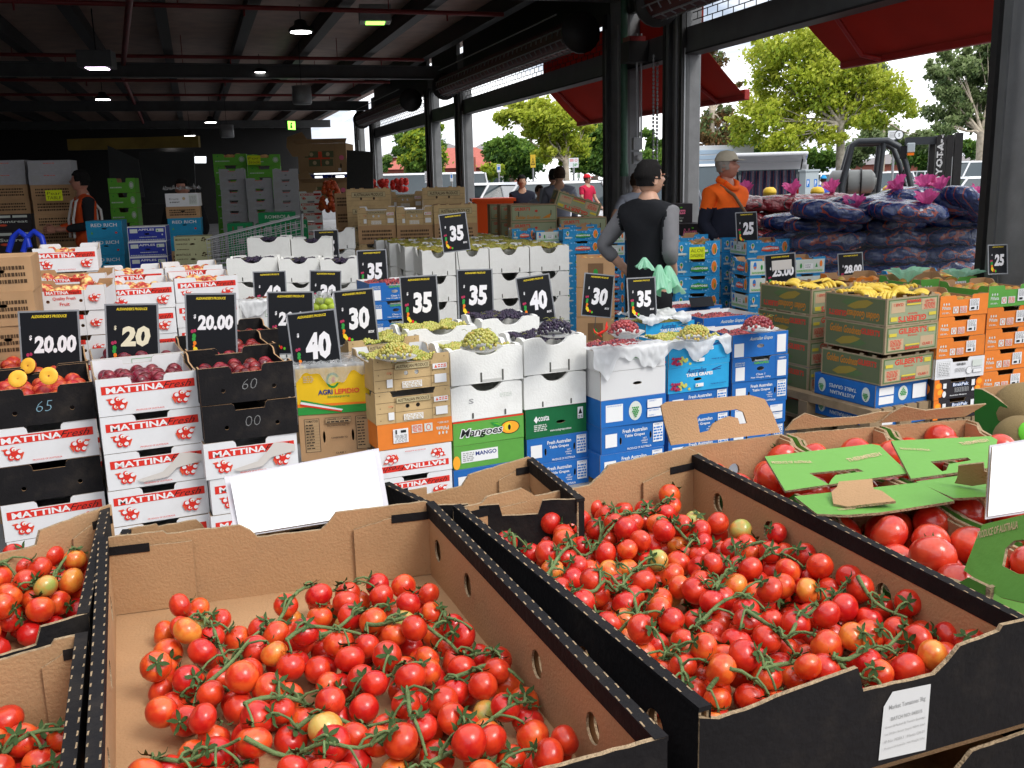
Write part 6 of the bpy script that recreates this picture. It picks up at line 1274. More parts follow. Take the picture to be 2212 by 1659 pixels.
def film(name, c, W, D, a, z0, z1, label):
    mb = MB(); V = []; ns, nt_ = 60, 16; P_ = [(-W / 2, D / 2), (-W / 2, -D / 2), (W / 2, -D / 2), (W / 2, D / 2)]; Ls = [D, W, D]; tot = sum(Ls)
    for i in range(ns + 1):
        s = tot * i / ns; k = 0
        while k < 2 and s > Ls[k]: s -= Ls[k]; k += 1
        x = P_[k][0] + (P_[k + 1][0] - P_[k][0]) * s / Ls[k]; y = P_[k][1] + (P_[k + 1][1] - P_[k][1]) * s / Ls[k]
        for j in range(nt_ + 1):
            z = z0 + (z1 - z0) * j / nt_; q = 1.02 + .03 * math.sin(z * 42 + i * .12) + .03 * noise.noise(Vector((i * .25, z * 7, 0))); V.append((x * q, y * q, z + (.05 * noise.noise(Vector((i * .2, 0, 3))) if j == nt_ else 0)))
    mb.add(V, [(i * (nt_ + 1) + j, (i + 1) * (nt_ + 1) + j, (i + 1) * (nt_ + 1) + j + 1, i * (nt_ + 1) + j + 1) for i in range(ns) for j in range(nt_)], filmM, I4, True)
    o = mb.build(name); o.location = (c.x, c.y, 0); o.rotation_euler.z = a; tag(o, label, 'stretch film')
filmM = mat('stretch_film', (.30, .32, .34), .10, .9, alpha=.08, bump=.9, bscale=9)
film('stretch_film', c0, 1.98, 1.02, R(10), FL + .16, 1.0, 'clear stretch film wound round the blue potato bags')
c0 = at(1700, 462, 10.2)
for L_ in range(8):
    for i in range(3):
        d = Matrix.Rotation(R(12), 4, 'Z') @ Vector((-.55 + .5 * i, rr.uniform(-.05, .05), 0)); bag(rr.choice(BGR), T(c0.x + d.x, c0.y + d.y, FL + .24 + .165 * L_) @ RZ(R(12) + rr.uniform(-.2, .2)), ('red and black onion bag on top of the left pallet' if L_ == 7 else 'red and black onion bag lower in the left pallet'), 'onion bags on top' if L_ == 7 else 'onion bags lower down', (.1, 0, .08) if L_ == 7 else None, i + 20)
palw = mat('pallet_timber', (.27, .19, .11), .85, .2, var=.25, vscale=9)
def pallet(M, W, D, h, label, group=None, Mt=None):
    rt = empty('pallet', (0, 0, 0), 0, label, 'pallet', group); rt.matrix_world = M; Mt = Mt or palw; tb = h * .17; mb = MB()
    for i in range(6): x = W * (i + .08) / 6; mb.box(x, 0, h - tb, x + W / 6 * .8, D, h - .001, Mt)
    mb.build('deck_boards', rt); mb = MB()
    for y in (0, D / 2 - .04, D - .08):
        for x in (0, W / 2 - .05, W - .1): mb.box(x, y, tb, x + .1, y + .08, h - tb, Mt)
    mb.build('blocks', rt); mb = MB()
    for y in (0, D / 2 - .04, D - .08): mb.box(0, y, 0, W, y + .08, tb, Mt)
    mb.build('skids', rt)
for i, (p, a, ph, W, D, wh) in enumerate(PAL): pallet(T(p.x, p.y, FL) @ RZ(a), W, D, ph - .004, f'timber pallet under the stack {wh}', 'timber pallets under stacks')
for i, (u, v, dep, th, lab, Mt) in enumerate(((1885, 890, 5.86, 26, 'timber pallet below the front blue and banana cartons', None), (2045, 862, 6.05, 20, 'red ended timber pallet below the black mango carton', None))):
    p = at(u, v, dep); pallet(T(p.x - .02, p.y - .02, FL) @ RZ(R(th)), .62 if i else .60, 1.15, max(.1, (at(1893, 834, 5.86).z - .135 - FL) - .004) if i == 0 else .1, lab)
for (u, v, dep, w) in ((1890, 440, 8.9, 1.9), (1700, 462, 10.2, 1.6)): p = at(u, v, dep); pallet(T(p.x - w / 2, p.y - .45, FL) @ RZ(R(10)), w, 1.0, .14, 'timber pallet under the %s bags' % ('blue potato' if w > 1.8 else 'onion'))
# far back: big kraft bins on blue pallet, orange net, trolley
binM = mat('bin_kraft', (.38, .24, .12), .8, .2, var=.12, vscale=2, bump=.2, bscale=30)
def bin_(u0, u1, v0, v1, dep, label, flaps=True):
    p = at(u0, v1, dep); q = at(u1, v1, dep); W = (q - p).length; H = (v1 - v0) / 2100 * dep; rt = empty('bulk_bin', p, 0, label, 'bin'); mb = MB(); mb.box(0, 0, 0, W, 1.0, H, binM)
    f = Face(mb, XF, W, H); f.r(.22, .22, .66, .72, plumred)
    for x0, x1, y0, y1 in ((.14, .42, .52, .74), (.50, .74, .52, .74), (.22, .46, .22, .46), (.48, .72, .22, .46)): f.r(x0, y0, x1, y1, gildark); f.e((x0 + x1) / 2, (y0 + y1) / 2, .04, .04, tan)
    f.r(.76, 0, .763, 1, brownp); f.e(.9, .5, .05, .05, pink); f.e(.88, .22, .015, .05, black); f.r(.82, .03, .88, .14, whitep); mb.build('body', rt)
    if flaps:
        mb = MB(); mb.panel([(0, 0), (W, 0), (W + .05, .16), (-.05, .16)], [], .01, binM, binM, corr, T(0, -.01, H) @ RX(R(150)) @ T(0, 0, 0)); mb.build('flap', rt)
        mb = MB(); mb.panel([(0, 0), (.32, 0), (.4, .22), (.2, .5), (-.1, .4), (-.12, .2)], [], .01, binM, kraft_in, corr, T(-.1, -.05, H - .25) @ RX(R(80))); mb.build('side_flap', rt)
    return rt
bin_(646, 750, 313, 374, 20, 'upper kraft bulk bin with melon pictures and open flaps'); bin_(656, 752, 396, 430, 20, 'lower kraft bulk bin under the blue pallet')
p = at(650, 393, 20); pallet(T(*p), 1.0, 1.0, .14, 'blue pallet between the two kraft bulk bins', None, ncard)
on = twotone('orange_skin', (.50, .06, .012), (.58, .1, .015), .5, 20); FM['or'] = [fruit_mesh('orange', on, 1, .97, 1, .01, .03)]; rr = random.Random(4)
p = at(716, 455, 14.5); mb = MB()
for k in range(60): a = rr.random() * 6.28; zz = rr.random(); mb.add(IV, IF, on, T(.16 * math.cos(a) * (1 - .5 * zz), .16 * math.sin(a) * (1 - .5 * zz), zz * .42) @ Matrix.Scale(.042, 4), True)
o = mb.build('net_of_oranges'); o.location = p; tag(o, 'orange net full of oranges beside the wood patterned cartons', 'net of oranges')
p = at(800, 412, 24); mb = MB()
for k in range(40): mb.add(IV, IF, flat('red_net', (.6, .04, .03)), T(rr.uniform(-.1, .9), rr.uniform(-.2, .2), rr.uniform(0, .25)) @ Matrix.Scale(.07, 4), True)
o = mb.build('net_of_onions'); o.location = p; tag(o, 'red netted onions glowing by the far column', 'net of onions')
# shopping trolley
chrome = flat('trolley_wire', (.42, .43, .44), .3, metal=.8); p = at(448, 540, 8.9); rt = empty('shopping_trolley', Vector((p.x, p.y, FL)), R(12), 'wire shopping trolley between khaki and foam boxes', 'trolley'); h0 = at(448, 560, 8.9).z - FL; h1 = at(560, 500, 8.9).z - FL + .06; Wt = .85
mb = MB()
for y in (0, .45):
    for k in range(9): t = k / 8; z0_ = h0 + (.0) * t; mb.tube([(0, y, h0 - .12 + (h1 - .02 - h0 + .02) * t), (Wt, y, h0 - .1 + (h1 + .06 - h0 + .1) * t)], .0035 if 0 < k < 8 else .007, chrome, 5)
    for k in range(19): x = Wt * k / 18; mb.tube([(x, y, h0 - .12), (x, y, h1 - .12 + .14 * k / 18)], .003, chrome, 4)
for k in range(10): y = .05 * k; mb.tube([(Wt, y, h0 - .1), (Wt + .02, y, h1 + .12)], .004, chrome, 4); mb.tube([(0, y, h0 - .12), (Wt, y, h0 - .1)], .003, chrome, 4)
mb.build('basket', rt); mb = MB(); mb.tube([(Wt + .02, -.02, h1 + .1), (Wt + .02, .47, h1 + .1)], .014, darksteel, 8); mb.build('handle', rt); mb = MB()
for y in (.03, .42): mb.tube([(.1, y, h0 - .12), (.15, y, .1), (Wt - .05, y, .1), (Wt + .02, y, h1 + .1)], .012, chrome, 6)
mb.build('chassis', rt)
for x in (.15, Wt - .08):
    for y in (.03, .42): mb = MB(); mb.tube([(x, y - .012, .05), (x, y + .012, .05)], .05, black, 12); mb.build('wheel', rt)
# blue plastic basket handles at far left
mb = MB(); bh = flat('blue_handle', (.01, .03, .35), .35)
for u0 in (30, 62): mb.tube([at(u0 - 12, 545, 7.2), at(u0 - 2, 512, 7.2), at(u0 + 12, 500, 7.2), at(u0 + 28, 512, 7.2), at(u0 + 34, 535, 7.2)], .022, bh, 8)
o = mb.build('basket_handles'); tag(o, 'blue plastic basket handles behind the left banner cartons', 'basket')
# ---------------------------------------------------------------- people
def skin_obj(name, pts, edges, M_, parent, sub=2, root=0):
    me = bpy.data.meshes.new(name); me.from_pydata([tuple(p[0]) for p in pts], edges, []); o = bpy.data.objects.new(name, me); COL.objects.link(o)
    s = o.modifiers.new('s', 'SKIN'); s.use_smooth_shade = True
    for v in me.skin_vertices[0].data: v.use_root = False
    for i, p in enumerate(pts):
        r = p[1]; me.skin_vertices[0].data[i].radius = (r, r) if not hasattr(r, '__len__') else r
    me.skin_vertices[0].data[root].use_root = True
    b = o.modifiers.new('b', 'SUBSURF'); b.levels = sub; b.render_levels = sub
    dg = bpy.context.evaluated_depsgraph_get(); m2 = bpy.data.meshes.new_from_object(o.evaluated_get(dg)); bpy.data.objects.remove(o)
    for p_ in m2.polygons: p_.use_smooth = True
    m2.materials.clear(); m2.materials.append(M_); n = bpy.data.objects.new(name, m2); COL.objects.link(n); n.parent = parent; return n
def skinm(name, c): return mat(name, c, .5, .4, var=.08, vscale=30, sss=.05)
SK1 = skinm('skin_light', (.50, .29, .20)); SK2 = skinm('skin_olive', (.40, .22, .14)); SK3 = skinm('skin_ruddy', (.42, .19, .13))
hairM = mat('black_hair', (.010, .009, .009), .85, .15, bump=.5, bscale=90, bstretch=(1, 1, .2)); hairB = mat('brown_hair', (.035, .02, .013), .85, .15, bump=.5, bscale=90)
eyeM = flat('eye_dark', (.02, .015, .012), .2); lipM = flat('lip', (.30, .10, .08), .5)
def head_rings(gx=1.0, off=0.0, zlo=-1.0, zhi=1.0, face=True, n=24, k=18):
    rings = []
    for i in range(k + 1):
        t = zlo + (zhi - zlo) * i / k; z = t * .118; q = math.sqrt(max(0, 1 - abs(t) ** 2.3)); ring = []
        for j in range(n):
            a = 2 * math.pi * j / n; x = math.sin(a); y = -math.cos(a)      # face towards -y
            w = .074 * (1 - .16 * max(0, -t) ** 1.2); d_ = .092 if y > 0 else .090 * (1 - .05 * max(0, -t))
            px, py = x * w * q, y * d_ * q + (.010 if t > 0 else -.004)
            if face:
                f = max(0, -y) ** 6
                py -= f * (.022 * math.exp(-((t + .10) / .16) ** 2) * (math.exp(-(x / .22) ** 2)) + .010 * math.exp(-((t + .72) / .14) ** 2) + .006 * math.exp(-((t + .42) / .07) ** 2) * math.exp(-(x / .4) ** 2) + .006 * math.exp(-((t - .22) / .1) ** 2))
                py += max(0, -y) ** 2 * .010 * math.exp(-((t - .03) / .11) ** 2) * (math.exp(-((abs(x) - .42) / .2) ** 2))
            r = math.hypot(px, py); s_ = 1 + off / max(r, .02) if r > .002 else 1
            ring.append((px * s_, py * s_, z * (1 + off * 6)))
        rings.append(ring)
    return rings
def person(u, v, dep, label, skin, top, bottom, hair=hairM, face=0, headf=None, H=1.75, arms='down', sleeve=1.0, cap=None, fat=1.0, extra=None, seat=False):
    """(u,v) = top of head in the photograph, face = direction of the chest (0 towards camera, 90 to the right)"""
    p = at(u, v, dep); zt = p.z; fz = zt - H; S = H / 1.75
    rt = empty('person', Vector((p.x, p.y, fz)), R(face), label, 'person'); hf = (headf if headf is not None else face) - face
    hz = 1.75 - .125
    L_ = {'side': [(.22, .06, 1.13), (.17, -.06, .99), (.13, -.07, .95)], 'down': [(.20, .0, 1.12), (.21, -.05, .86), (.21, -.08, .78)], 'hips': [(.345, .08, 1.17), (.215, -.05, .98), (.18, -.07, .93)], 'reach': [(.24, -.05, 1.14), (.2, -.26, .98), (.18, -.34, .93)], 'carry': [(.24, -.02, 1.13), (.14, -.28, 1.1), (.1, -.34, 1.1)], 'hang': [(.25, .02, 1.13), (.25, -.04, .88), (.25, -.05, .80)]}
    pa = arms if isinstance(arms, tuple) else (arms, arms)
    def arm(s): return [Vector((s * x, y, z)) for x, y, z in L_[pa[0] if s < 0 else pa[1]]]
    P = [((0, 0, .95), (.15 * fat, .11 * fat)), ((0, 0, 1.10), (.135 * fat, .10 * fat)), ((0, .005, 1.28), (.16 * fat, .115 * fat)), ((0, .01, 1.41), (.12, .085)), ((0, .005, 1.47), .058), ((0, -.005, 1.56), .052)]
    E_ = [(0, 1), (1, 2), (2, 3), (3, 4), (4, 5)]; idx = {}
    for s in (-1, 1):
        a = arm(s); b = len(P); P += [((s * .17 * (1 + .3 * (fat - 1)), .01, 1.40), .062), (a[0], .043), (a[1], .029), (a[2], .026)]; E_ += [(3, b), (b, b + 1), (b + 1, b + 2), (b + 2, b + 3)]; idx[s] = b
        b = len(P); ft = .10; P += [((s * .085, 0, .86), .095), ((s * .095, -.01, .48), .060), ((s * .10, .02, .10), .040), ((s * .11, -.12, .04), .036)]; E_ += [(0, b), (b, b + 1), (b + 1, b + 2), (b + 2, b + 3)]
    body = skin_obj('body', P, E_, skin, rt)
    mb = MB(); HX = T(0, -.012, hz) @ RZ(R(hf)); mb.loft(head_rings(), skin, HX, True, False)
    for s in (-1, 1): mb.loft([[(s * (.070 + .012 * k), -.002 + .022 * math.cos(a) + .006 * k, -.012 + .032 * math.sin(a)) for a in [j * math.pi / 5 for j in range(10)]] for k in (0, 1)], skin, HX); 
    for s in (-1, 1): mb.add(IV, IF, eyeM, HX @ T(s * .029, -.079, .006) @ Matrix.Diagonal((.010, .006, .006, 1)), True); mb.box(s * .029 - .014, -.090, .020, s * .029 + .014, -.083, .026, hair, HX)
    mb.box(-.022, -.0945, -.052, .022, -.088, -.045, lipM, HX)
    for s in (-1, 1):           # hands: palm, four fingers, thumb
        a = arm(s); w_ = a[2]; d = (a[2] - a[1]).normalized(); sd = d.cross(Vector((0, 1, 0))).normalized() if abs(d.y) < .9 else Vector((1, 0, 0)); up = sd.cross(d).normalized()
        hm = Matrix((sd, d, up)).transposed().to_4x4(); hm.translation = w_; G = glove if (extra == 'gloves') else skin
        mb.loft([[(x * ww, y0, z * .014) for x, z in ((-1, -.8), (0, -1), (1, -.8), (1, .8), (0, 1), (-1, .8))] for y0, ww in ((0, .026), (.03, .038), (.075, .042), (.09, .038))], G, hm)
        for k, (fx, fl_) in enumerate(((-.030, .062), (-.011, .075), (.010, .072), (.030, .056))): mb.tube([(fx, .085, 0), (fx * 1.05, .085 + fl_ * .45, .006), (fx * 1.0, .085 + fl_ * .8, .024), (fx * .95, .085 + fl_ * .85, .040)], [.0095, .009, .008, .006], G, 6, hm)
        mb.tube([(-.03 * s, .02, 0), (-.055 * s, .05, .008), (-.058 * s, .085, .018)], [.012, .011, .007], G, 6, hm)
    h_ = mb.build('head', rt)
    # join head and hands to the body: one continuous figure object
    bm = bmesh.new(); bm.from_mesh(body.data); nb = len(body.data.materials); mats_ = list(body.data.materials)
    me2 = h_.data; off = {}
    for i, m_ in enumerate(me2.materials):
        if m_ not in mats_: mats_.append(m_)
        off[i] = mats_.index(m_)
    for pl in me2.polygons: pl.material_index = off[pl.material_index]
    bm.from_mesh(me2); bm.to_mesh(body.data); bm.free(); body.data.materials.clear()
    for m_ in mats_: body.data.materials.append(m_)
    bpy.data.objects.remove(h_)
    mb = MB(); R_ = head_rings(off=.010, zlo=-.05 if not cap else -.25, zhi=1.0, face=False); R_ = [[(x + .007 * noise.noise(Vector((x * 70, y * 70, z * 40))), max(y, -.045 if i < 9 else -.2) + .007 * noise.noise(Vector((x * 60, z * 60, 5))), z + .008 * noise.noise(Vector((x * 55, y * 55, 9)))) for x, y, z in ring] for i, ring in enumerate(R_)]; mb.loft(R_, hair, HX, True, True)
    mb.loft([[(x, y, z) for x, y, z in ring] for ring in [[(p_[0] * 1.02, max(p_[1], .012), p_[2]) for p_ in rg] for rg in head_rings(off=.0118, zlo=-.42, zhi=.55, face=False, k=8)]], hair, HX, True, True); mb.build('hair', rt)
    if cap:
        mb = MB(); mb.loft(head_rings(off=.019, zlo=.30, zhi=1.0, face=False, k=10), cap, HX, True, True); mb.loft([[(x, -.075 - yy, zz + .004 * math.cos(x * 20)) for x in [(-1 + 2 * j / 8) * .075 * (1 - .4 * kk) for j in range(9)]] for kk, yy, zz in ((0, 0, .05), (.3, .05, .047), (1, .085, .038))], cap, HX, True, False, False); mb.build('cap', rt)
    # clothes
    P2 = [((0, 0, .85), (.180 * fat, .142 * fat)), ((0, 0, 1.0), (.172 * fat, .134 * fat)), ((0, 0, 1.12), (.160 * fat, .126 * fat)), ((0, .005, 1.28), (.176 * fat, .130 * fat)), ((0, .01, 1.41), (.135, .098)), ((0, .006, 1.50), .066)]; E2 = [(0, 1), (1, 2), (2, 3), (3, 4), (4, 5)]
    for s in (-1, 1):
        a = arm(s); b = len(P2); P2 += [((s * .18 * (1 + .3 * (fat - 1)), .01, 1.395), .075)]; E2.append((4, b)); q = [a[0].copy(), a[1].copy()]; sh = Vector(P2[b][0])
        if sleeve > .5: P2 += [(sh.lerp(q[0], .5), .066), (q[0], .060), (q[0].lerp(q[1], (sleeve - .5) * 1.8), .046)]; E2 += [(b, b + 1), (b + 1, b + 2), (b + 2, b + 3)]
        elif sleeve > 0: P2 += [(sh.lerp(q[0], .7), .064)]; E2 += [(b, b + 1)]
    tm, tm2, cut = top if isinstance(top, tuple) else (top, None, 0)
    sh_ = skin_obj('shirt', P2, E2, tm, rt, 3 if tm2 is not None else 2)
    if tm2 is not None:          # two-colour top: second colour below a height, or on the sleeves
        sh_.data.materials.append(tm2)
        for pl in sh_.data.polygons:
            c = pl.center; k = (c.z < cut) if cut > 0 else (abs(c.x) > .205 * fat or (abs(c.x) > .19 and c.z < 1.36))
            if k: pl.material_index = 1
    P3 = [((0, 0, .96), (.158 * fat, .118 * fat)), ((0, 0, .88), (.15 * fat, .115 * fat))]; E3 = [(0, 1)]
    for s in (-1, 1): b = len(P3); P3 += [((s * .09, 0, .78), .10), ((s * .097, -.01, .48), .078), ((s * .10, .02, .09), .062)]; E3 += [(1, b), (b, b + 1), (b + 1, b + 2)]
    skin_obj('trousers', P3, E3, bottom, rt)
    for s in (-1, 1): mb = MB(); mb.loft([[(s * .105 + x * .045 * w_, .06 - y0, z * hh) for x, z in ((-1, 0), (1, 0), (1, .6), (.5, 1), (-.5, 1), (-1, .6))] for y0, w_, hh in ((0, .8, .08), (.06, 1, .11), (.16, 1.05, .07), (.24, .9, .05), (.27, .5, .03))], darksteel); mb.build('shoe', rt)
    rt.scale = (S, S, S); return rt
glove = flat('blue_glove', (.02, .22, .50), .4)
def cloth(n, c, b=.35): return mat(n, c, .85, .2, var=.1, vscale=14, bump=b, bscale=16)
vestc = cloth('black_vest', (.014, .015, .018)); greyk = cloth('grey_knit', (.17, .17, .18)); blk = cloth('black_trousers', (.010, .010, .012)); orc = cloth('orange_fleece', (.88, .13, .012)); nvy = cloth('navy_cloth', (.015, .017, .03)); hood = cloth('grey_hoodie', (.16, .17, .21)); redc = cloth('red_shirt', (.5, .02, .06)); bluec = cloth('blue_shirt', (.06, .12, .55)); greyt = cloth('grey_tee', (.25, .27, .32)); jean = cloth('denim', (.04, .06, .11)); capk = cloth('beige_cap', (.48, .43, .33)); capr = cloth('red_cap', (.65, .02, .03)); capb = cloth('cyan_cap', (.03, .30, .65)); hiv = cloth('hivis_orange', (.65, .08, .015)); greyh = mat('grey_hair', (.25, .22, .19), .7)
vm = person(1402, 343, 6.8, 'person in black vest and grey sleeves seen from behind, hands on hips, blue gloves', SK1, (vestc, greyk, -1), blk, hairM, 134, 110, H=1.84, arms=('side', 'hips'), sleeve=.8, extra='gloves', fat=1.0)
mb = MB(); HX = T(0, -.012, 1.625) @ RZ(R(110 - 134))
for s in (-1, 1): mb.tube([(s * .078, .0, .01), (s * .074, -.085, .012)], .0022, black, 5, HX); mb.tube([(s * .052 + .022 * math.cos(a), -.096, .006 + .018 * math.sin(a)) for a in [j * math.pi / 6 for j in range(13)]], .0018, black, 5, HX)
mb.build('glasses', vm)
for i, (u, v, h_, r_) in enumerate(((1424, 572, .15, .075), (1443, 574, .16, .085), (1392, 556, .07, .06))): ruffle('plastic_bag', at(u, v, 6.56 + .05 * i), ['pale green plastic bag at the middle of the vest man back', 'largest pale green plastic bag hanging by the blue glove', 'small pale green bag bunch near the waist of the vest man'][i], greenp, 'plastic bag', h_, r_, i + 3, down=True)
om = person(1570, 326, 9.2, 'person in orange and navy fleece with beige cap and shoulder strap, looking down right', SK3, (orc, nvy, 1.27), blk, greyh, 38, 52, H=1.92, arms=('side', 'side'), sleeve=1.05, cap=capk, fat=1.16)
mb = MB(); mb.tube([(-.12, -.03, 1.46), (-.06, -.135, 1.38), (.06, -.19, 1.2), (.14, -.18, 1.02), (.2, -.1, .95)], .014, brownp, 6); mb.tube([(-.12, -.03, 1.46), (-.1, .12, 1.36), (.1, .17, 1.1), (.2, -.1, .95)], .014, brownp, 6); mb.build('strap', om)
mb = MB(); mb.tube([(-.075, -.055, 1.475), (-.03, -.09, 1.43), (.03, -.09, 1.43), (.075, -.055, 1.475), (.08, .02, 1.505), (0, .075, 1.52), (-.08, .02, 1.505), (-.075, -.055, 1.475)], .026, orc, 8); mb.build('collar', om)
person(1127, 377, 17.5, 'person in navy hooded top walking towards the stalls', SK2, nvy, jean, hairM, 5, 8, H=1.78, arms='down', sleeve=1.05)
person(1208, 358, 14.5, 'person in grey hooded top seen from behind', SK2, hood, jean, hairB, 175, 190, H=1.80, arms='reach', sleeve=1.05)
person(1196, 363, 15.3, 'person in pale top mostly hidden behind the hooded person', SK2, greyt, jean, hairM, 200, 215, H=1.78, arms='down')
person(1165, 399, 15.5, 'person with brown hair bending low beside the banana cartons', SK1, greyt, jean, hairB, 20, 30, H=1.45, arms='reach')
person(1268, 376, 24, 'person in red cap and red shirt near the parking sign', SK1, redc, jean, hairB, 40, 60, H=1.72, arms='reach', cap=capr, sleeve=.3)
person(1402, 370, 12.6, 'person in grey tee half hidden by the column with green pipe', SK1, greyt, jean, hairB, 190, 190, H=1.75, arms='hips', sleeve=.3).location += Vector((-.16, 0, 0))
person(1779, 379, 26, 'person in blue shirt and cyan cap behind the parking meter', SK2, bluec, jean, hairB, 170, 180, H=1.6, arms='reach', cap=capb, sleeve=.4)
iw = person(172, 366, 11.2, 'worker in orange vest with reflective bands holding clear bags in the dim hall', SK3, (hiv, vestc, -1), blk, hairM, -55, -75, H=1.80, arms='carry', sleeve=1.0)
mb = MB(); refl = flat('reflective_band', (.6, .6, .58), .3)
for s in (-1, 1): mb.tube([(s * .11, -.155, 1.0), (s * .12, -.15, 1.2), (s * .11, -.10, 1.40), (s * .10, .03, 1.475), (s * .11, .15, 1.3), (s * .11, .16, 1.05)], .016, refl, 6)
mb.build('reflective_band', iw)
person(392, 384, 11.4, 'person in dark clothes hidden behind the white printed carton', SK3, blk, blk, hairM, 5, 0, H=1.7, arms='reach')
# ---------------------------------------------------------------- trees and car park
barkP = mat('pale_bark', (.42, .36, .28), .8, .2, var=.3, vscale=6, bump=.4, bscale=20); barkG = mat('grey_bark', (.30, .27, .22), .85, .2, var=.35, vscale=8, bump=.4, bscale=20); barkD = mat('dark_bark', (.10, .08, .06), .9, .2, var=.3)
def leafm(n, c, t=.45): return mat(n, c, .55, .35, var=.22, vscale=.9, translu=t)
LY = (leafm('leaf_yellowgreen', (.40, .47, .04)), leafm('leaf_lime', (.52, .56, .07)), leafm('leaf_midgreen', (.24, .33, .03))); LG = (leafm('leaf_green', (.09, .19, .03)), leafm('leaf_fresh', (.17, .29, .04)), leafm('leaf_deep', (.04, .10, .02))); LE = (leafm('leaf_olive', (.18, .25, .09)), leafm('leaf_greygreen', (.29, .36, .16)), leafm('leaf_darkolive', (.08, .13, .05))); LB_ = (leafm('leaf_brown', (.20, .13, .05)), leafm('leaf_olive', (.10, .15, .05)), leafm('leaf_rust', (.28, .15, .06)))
GZ = FL - .02
def tree(label, u, dep, vtop, blobs, leaves, bark, n, leaf, trunk_r, seed, fork_v, lean=0, flatn=.8, limbs=True):
    """blobs: (u, v, radius_px) in the photograph; real crown clusters at varied distances round the trunk"""
    rr = random.Random(seed); base = at(u, 400, dep); base.z = GZ; rt = empty('tree', base, 0, label, 'tree'); px = dep / 2100; mb = MB(); B = []
    for (bu, bv, br) in blobs:
        c = at(bu, bv, dep) - base; c += FW * rr.uniform(-.55, .55) * max(b[2] for b in blobs) * px * 1.4; c.z = at(bu, bv, dep).z - GZ; B.append((c, br * px))
    tot = sum(b[1] ** 2 for b in B)
    for c, r in B:
        sub = [(Vector((rr.gauss(0, 1), rr.gauss(0, 1), rr.gauss(0, .8))).normalized() * r * rr.uniform(.35, 1.0), r * rr.uniform(.2, .42)) for _ in range(max(9, int(20 * r * r / max(tot / len(B), .01))))]
        for _ in range(int(2.5 * n * r * r / tot)):
            so, sr = rr.choice(sub); o_ = so + Vector((rr.gauss(0, .5), rr.gauss(0, .5), rr.gauss(0, .36))) * sr * 1.3; p = c + o_; s = leaf * rr.uniform(.42, 1.0); nrm = Vector((rr.gauss(0, .7), rr.gauss(0, .7), rr.gauss(.5, .6))).normalized(); a = nrm.orthogonal().normalized() * s; b = nrm.cross(a) * .62
            k = .5 + .35 * o_.z / max(r, .1) + rr.uniform(-.3, .3); M_ = leaves[1] if k > .62 else leaves[0] if k > .3 else leaves[2]  # paler leaves high in each clump, darker low: light put into the colour
            tip = -nrm * s * .25; mb.add([p - a + tip, p - b * .9 - a * .1, p + a * .25 - b * .5, p + a + tip, p + b * .5 + a * .2, p + b * .9 - a * .2], [(0, 1, 2, 3), (0, 3, 4, 5)], M_)
    mb.build('crown', rt)
    mb = MB(); fk = Vector((lean, 0, at(u, fork_v, dep).z - GZ)); mb.tube([(0, 0, 0), fk * .5 + Vector((trunk_r * .4, 0, 0)), fk], [trunk_r * 1.15, trunk_r, trunk_r * .8], bark, 10)
    for c, r in (sorted(B, key=lambda b: -b[1])[:14] if limbs else []):
        m1 = fk.lerp(c, .45) + Vector((rr.uniform(-.1, .1), 0, -.06)) * (c - fk).length; mb.tube([fk * .96, fk.lerp(m1, .5) + Vector((0, 0, .02)), m1, c], [trunk_r * .5, trunk_r * .3, trunk_r * .18, trunk_r * .05], bark, 6)
        for _ in range(3): e_ = c + Vector((rr.gauss(0, 1), rr.gauss(0, 1), rr.gauss(.2, .8))).normalized() * r * .8; mb.tube([m1, m1.lerp(e_, .5) + Vector((0, 0, r * .08)), e_], [trunk_r * .12, trunk_r * .08, trunk_r * .02], bark, 5)
    mb.build('trunk', rt); return rt
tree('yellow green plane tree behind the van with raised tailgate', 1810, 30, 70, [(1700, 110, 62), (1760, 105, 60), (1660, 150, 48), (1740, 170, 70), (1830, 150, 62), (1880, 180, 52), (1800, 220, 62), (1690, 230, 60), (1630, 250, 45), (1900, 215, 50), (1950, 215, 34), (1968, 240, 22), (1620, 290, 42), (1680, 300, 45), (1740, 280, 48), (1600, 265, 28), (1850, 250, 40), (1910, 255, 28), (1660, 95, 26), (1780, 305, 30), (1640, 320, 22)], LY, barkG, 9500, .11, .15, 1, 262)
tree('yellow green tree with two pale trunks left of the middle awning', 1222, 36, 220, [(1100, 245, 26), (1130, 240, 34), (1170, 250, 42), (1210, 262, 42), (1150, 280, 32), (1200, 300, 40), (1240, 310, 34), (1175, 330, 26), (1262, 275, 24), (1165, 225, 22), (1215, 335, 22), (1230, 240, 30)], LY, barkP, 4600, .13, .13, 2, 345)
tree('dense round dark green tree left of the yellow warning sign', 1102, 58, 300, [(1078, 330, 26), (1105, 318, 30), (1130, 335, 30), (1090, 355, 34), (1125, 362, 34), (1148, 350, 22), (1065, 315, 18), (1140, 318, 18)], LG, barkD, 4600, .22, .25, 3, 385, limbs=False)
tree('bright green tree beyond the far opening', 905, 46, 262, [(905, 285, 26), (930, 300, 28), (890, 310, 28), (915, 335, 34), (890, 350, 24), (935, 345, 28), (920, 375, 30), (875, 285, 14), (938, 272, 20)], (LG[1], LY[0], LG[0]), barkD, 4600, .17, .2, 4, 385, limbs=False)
tree('dark green tree under the middle awning', 1284, 56, 275, [(1262, 300, 26), (1290, 290, 28), (1305, 320, 28), (1270, 335, 30), (1300, 355, 28), (1262, 362, 22), (1320, 300, 20)], LG, barkD, 4000, .22, .25, 5, 380, limbs=False)
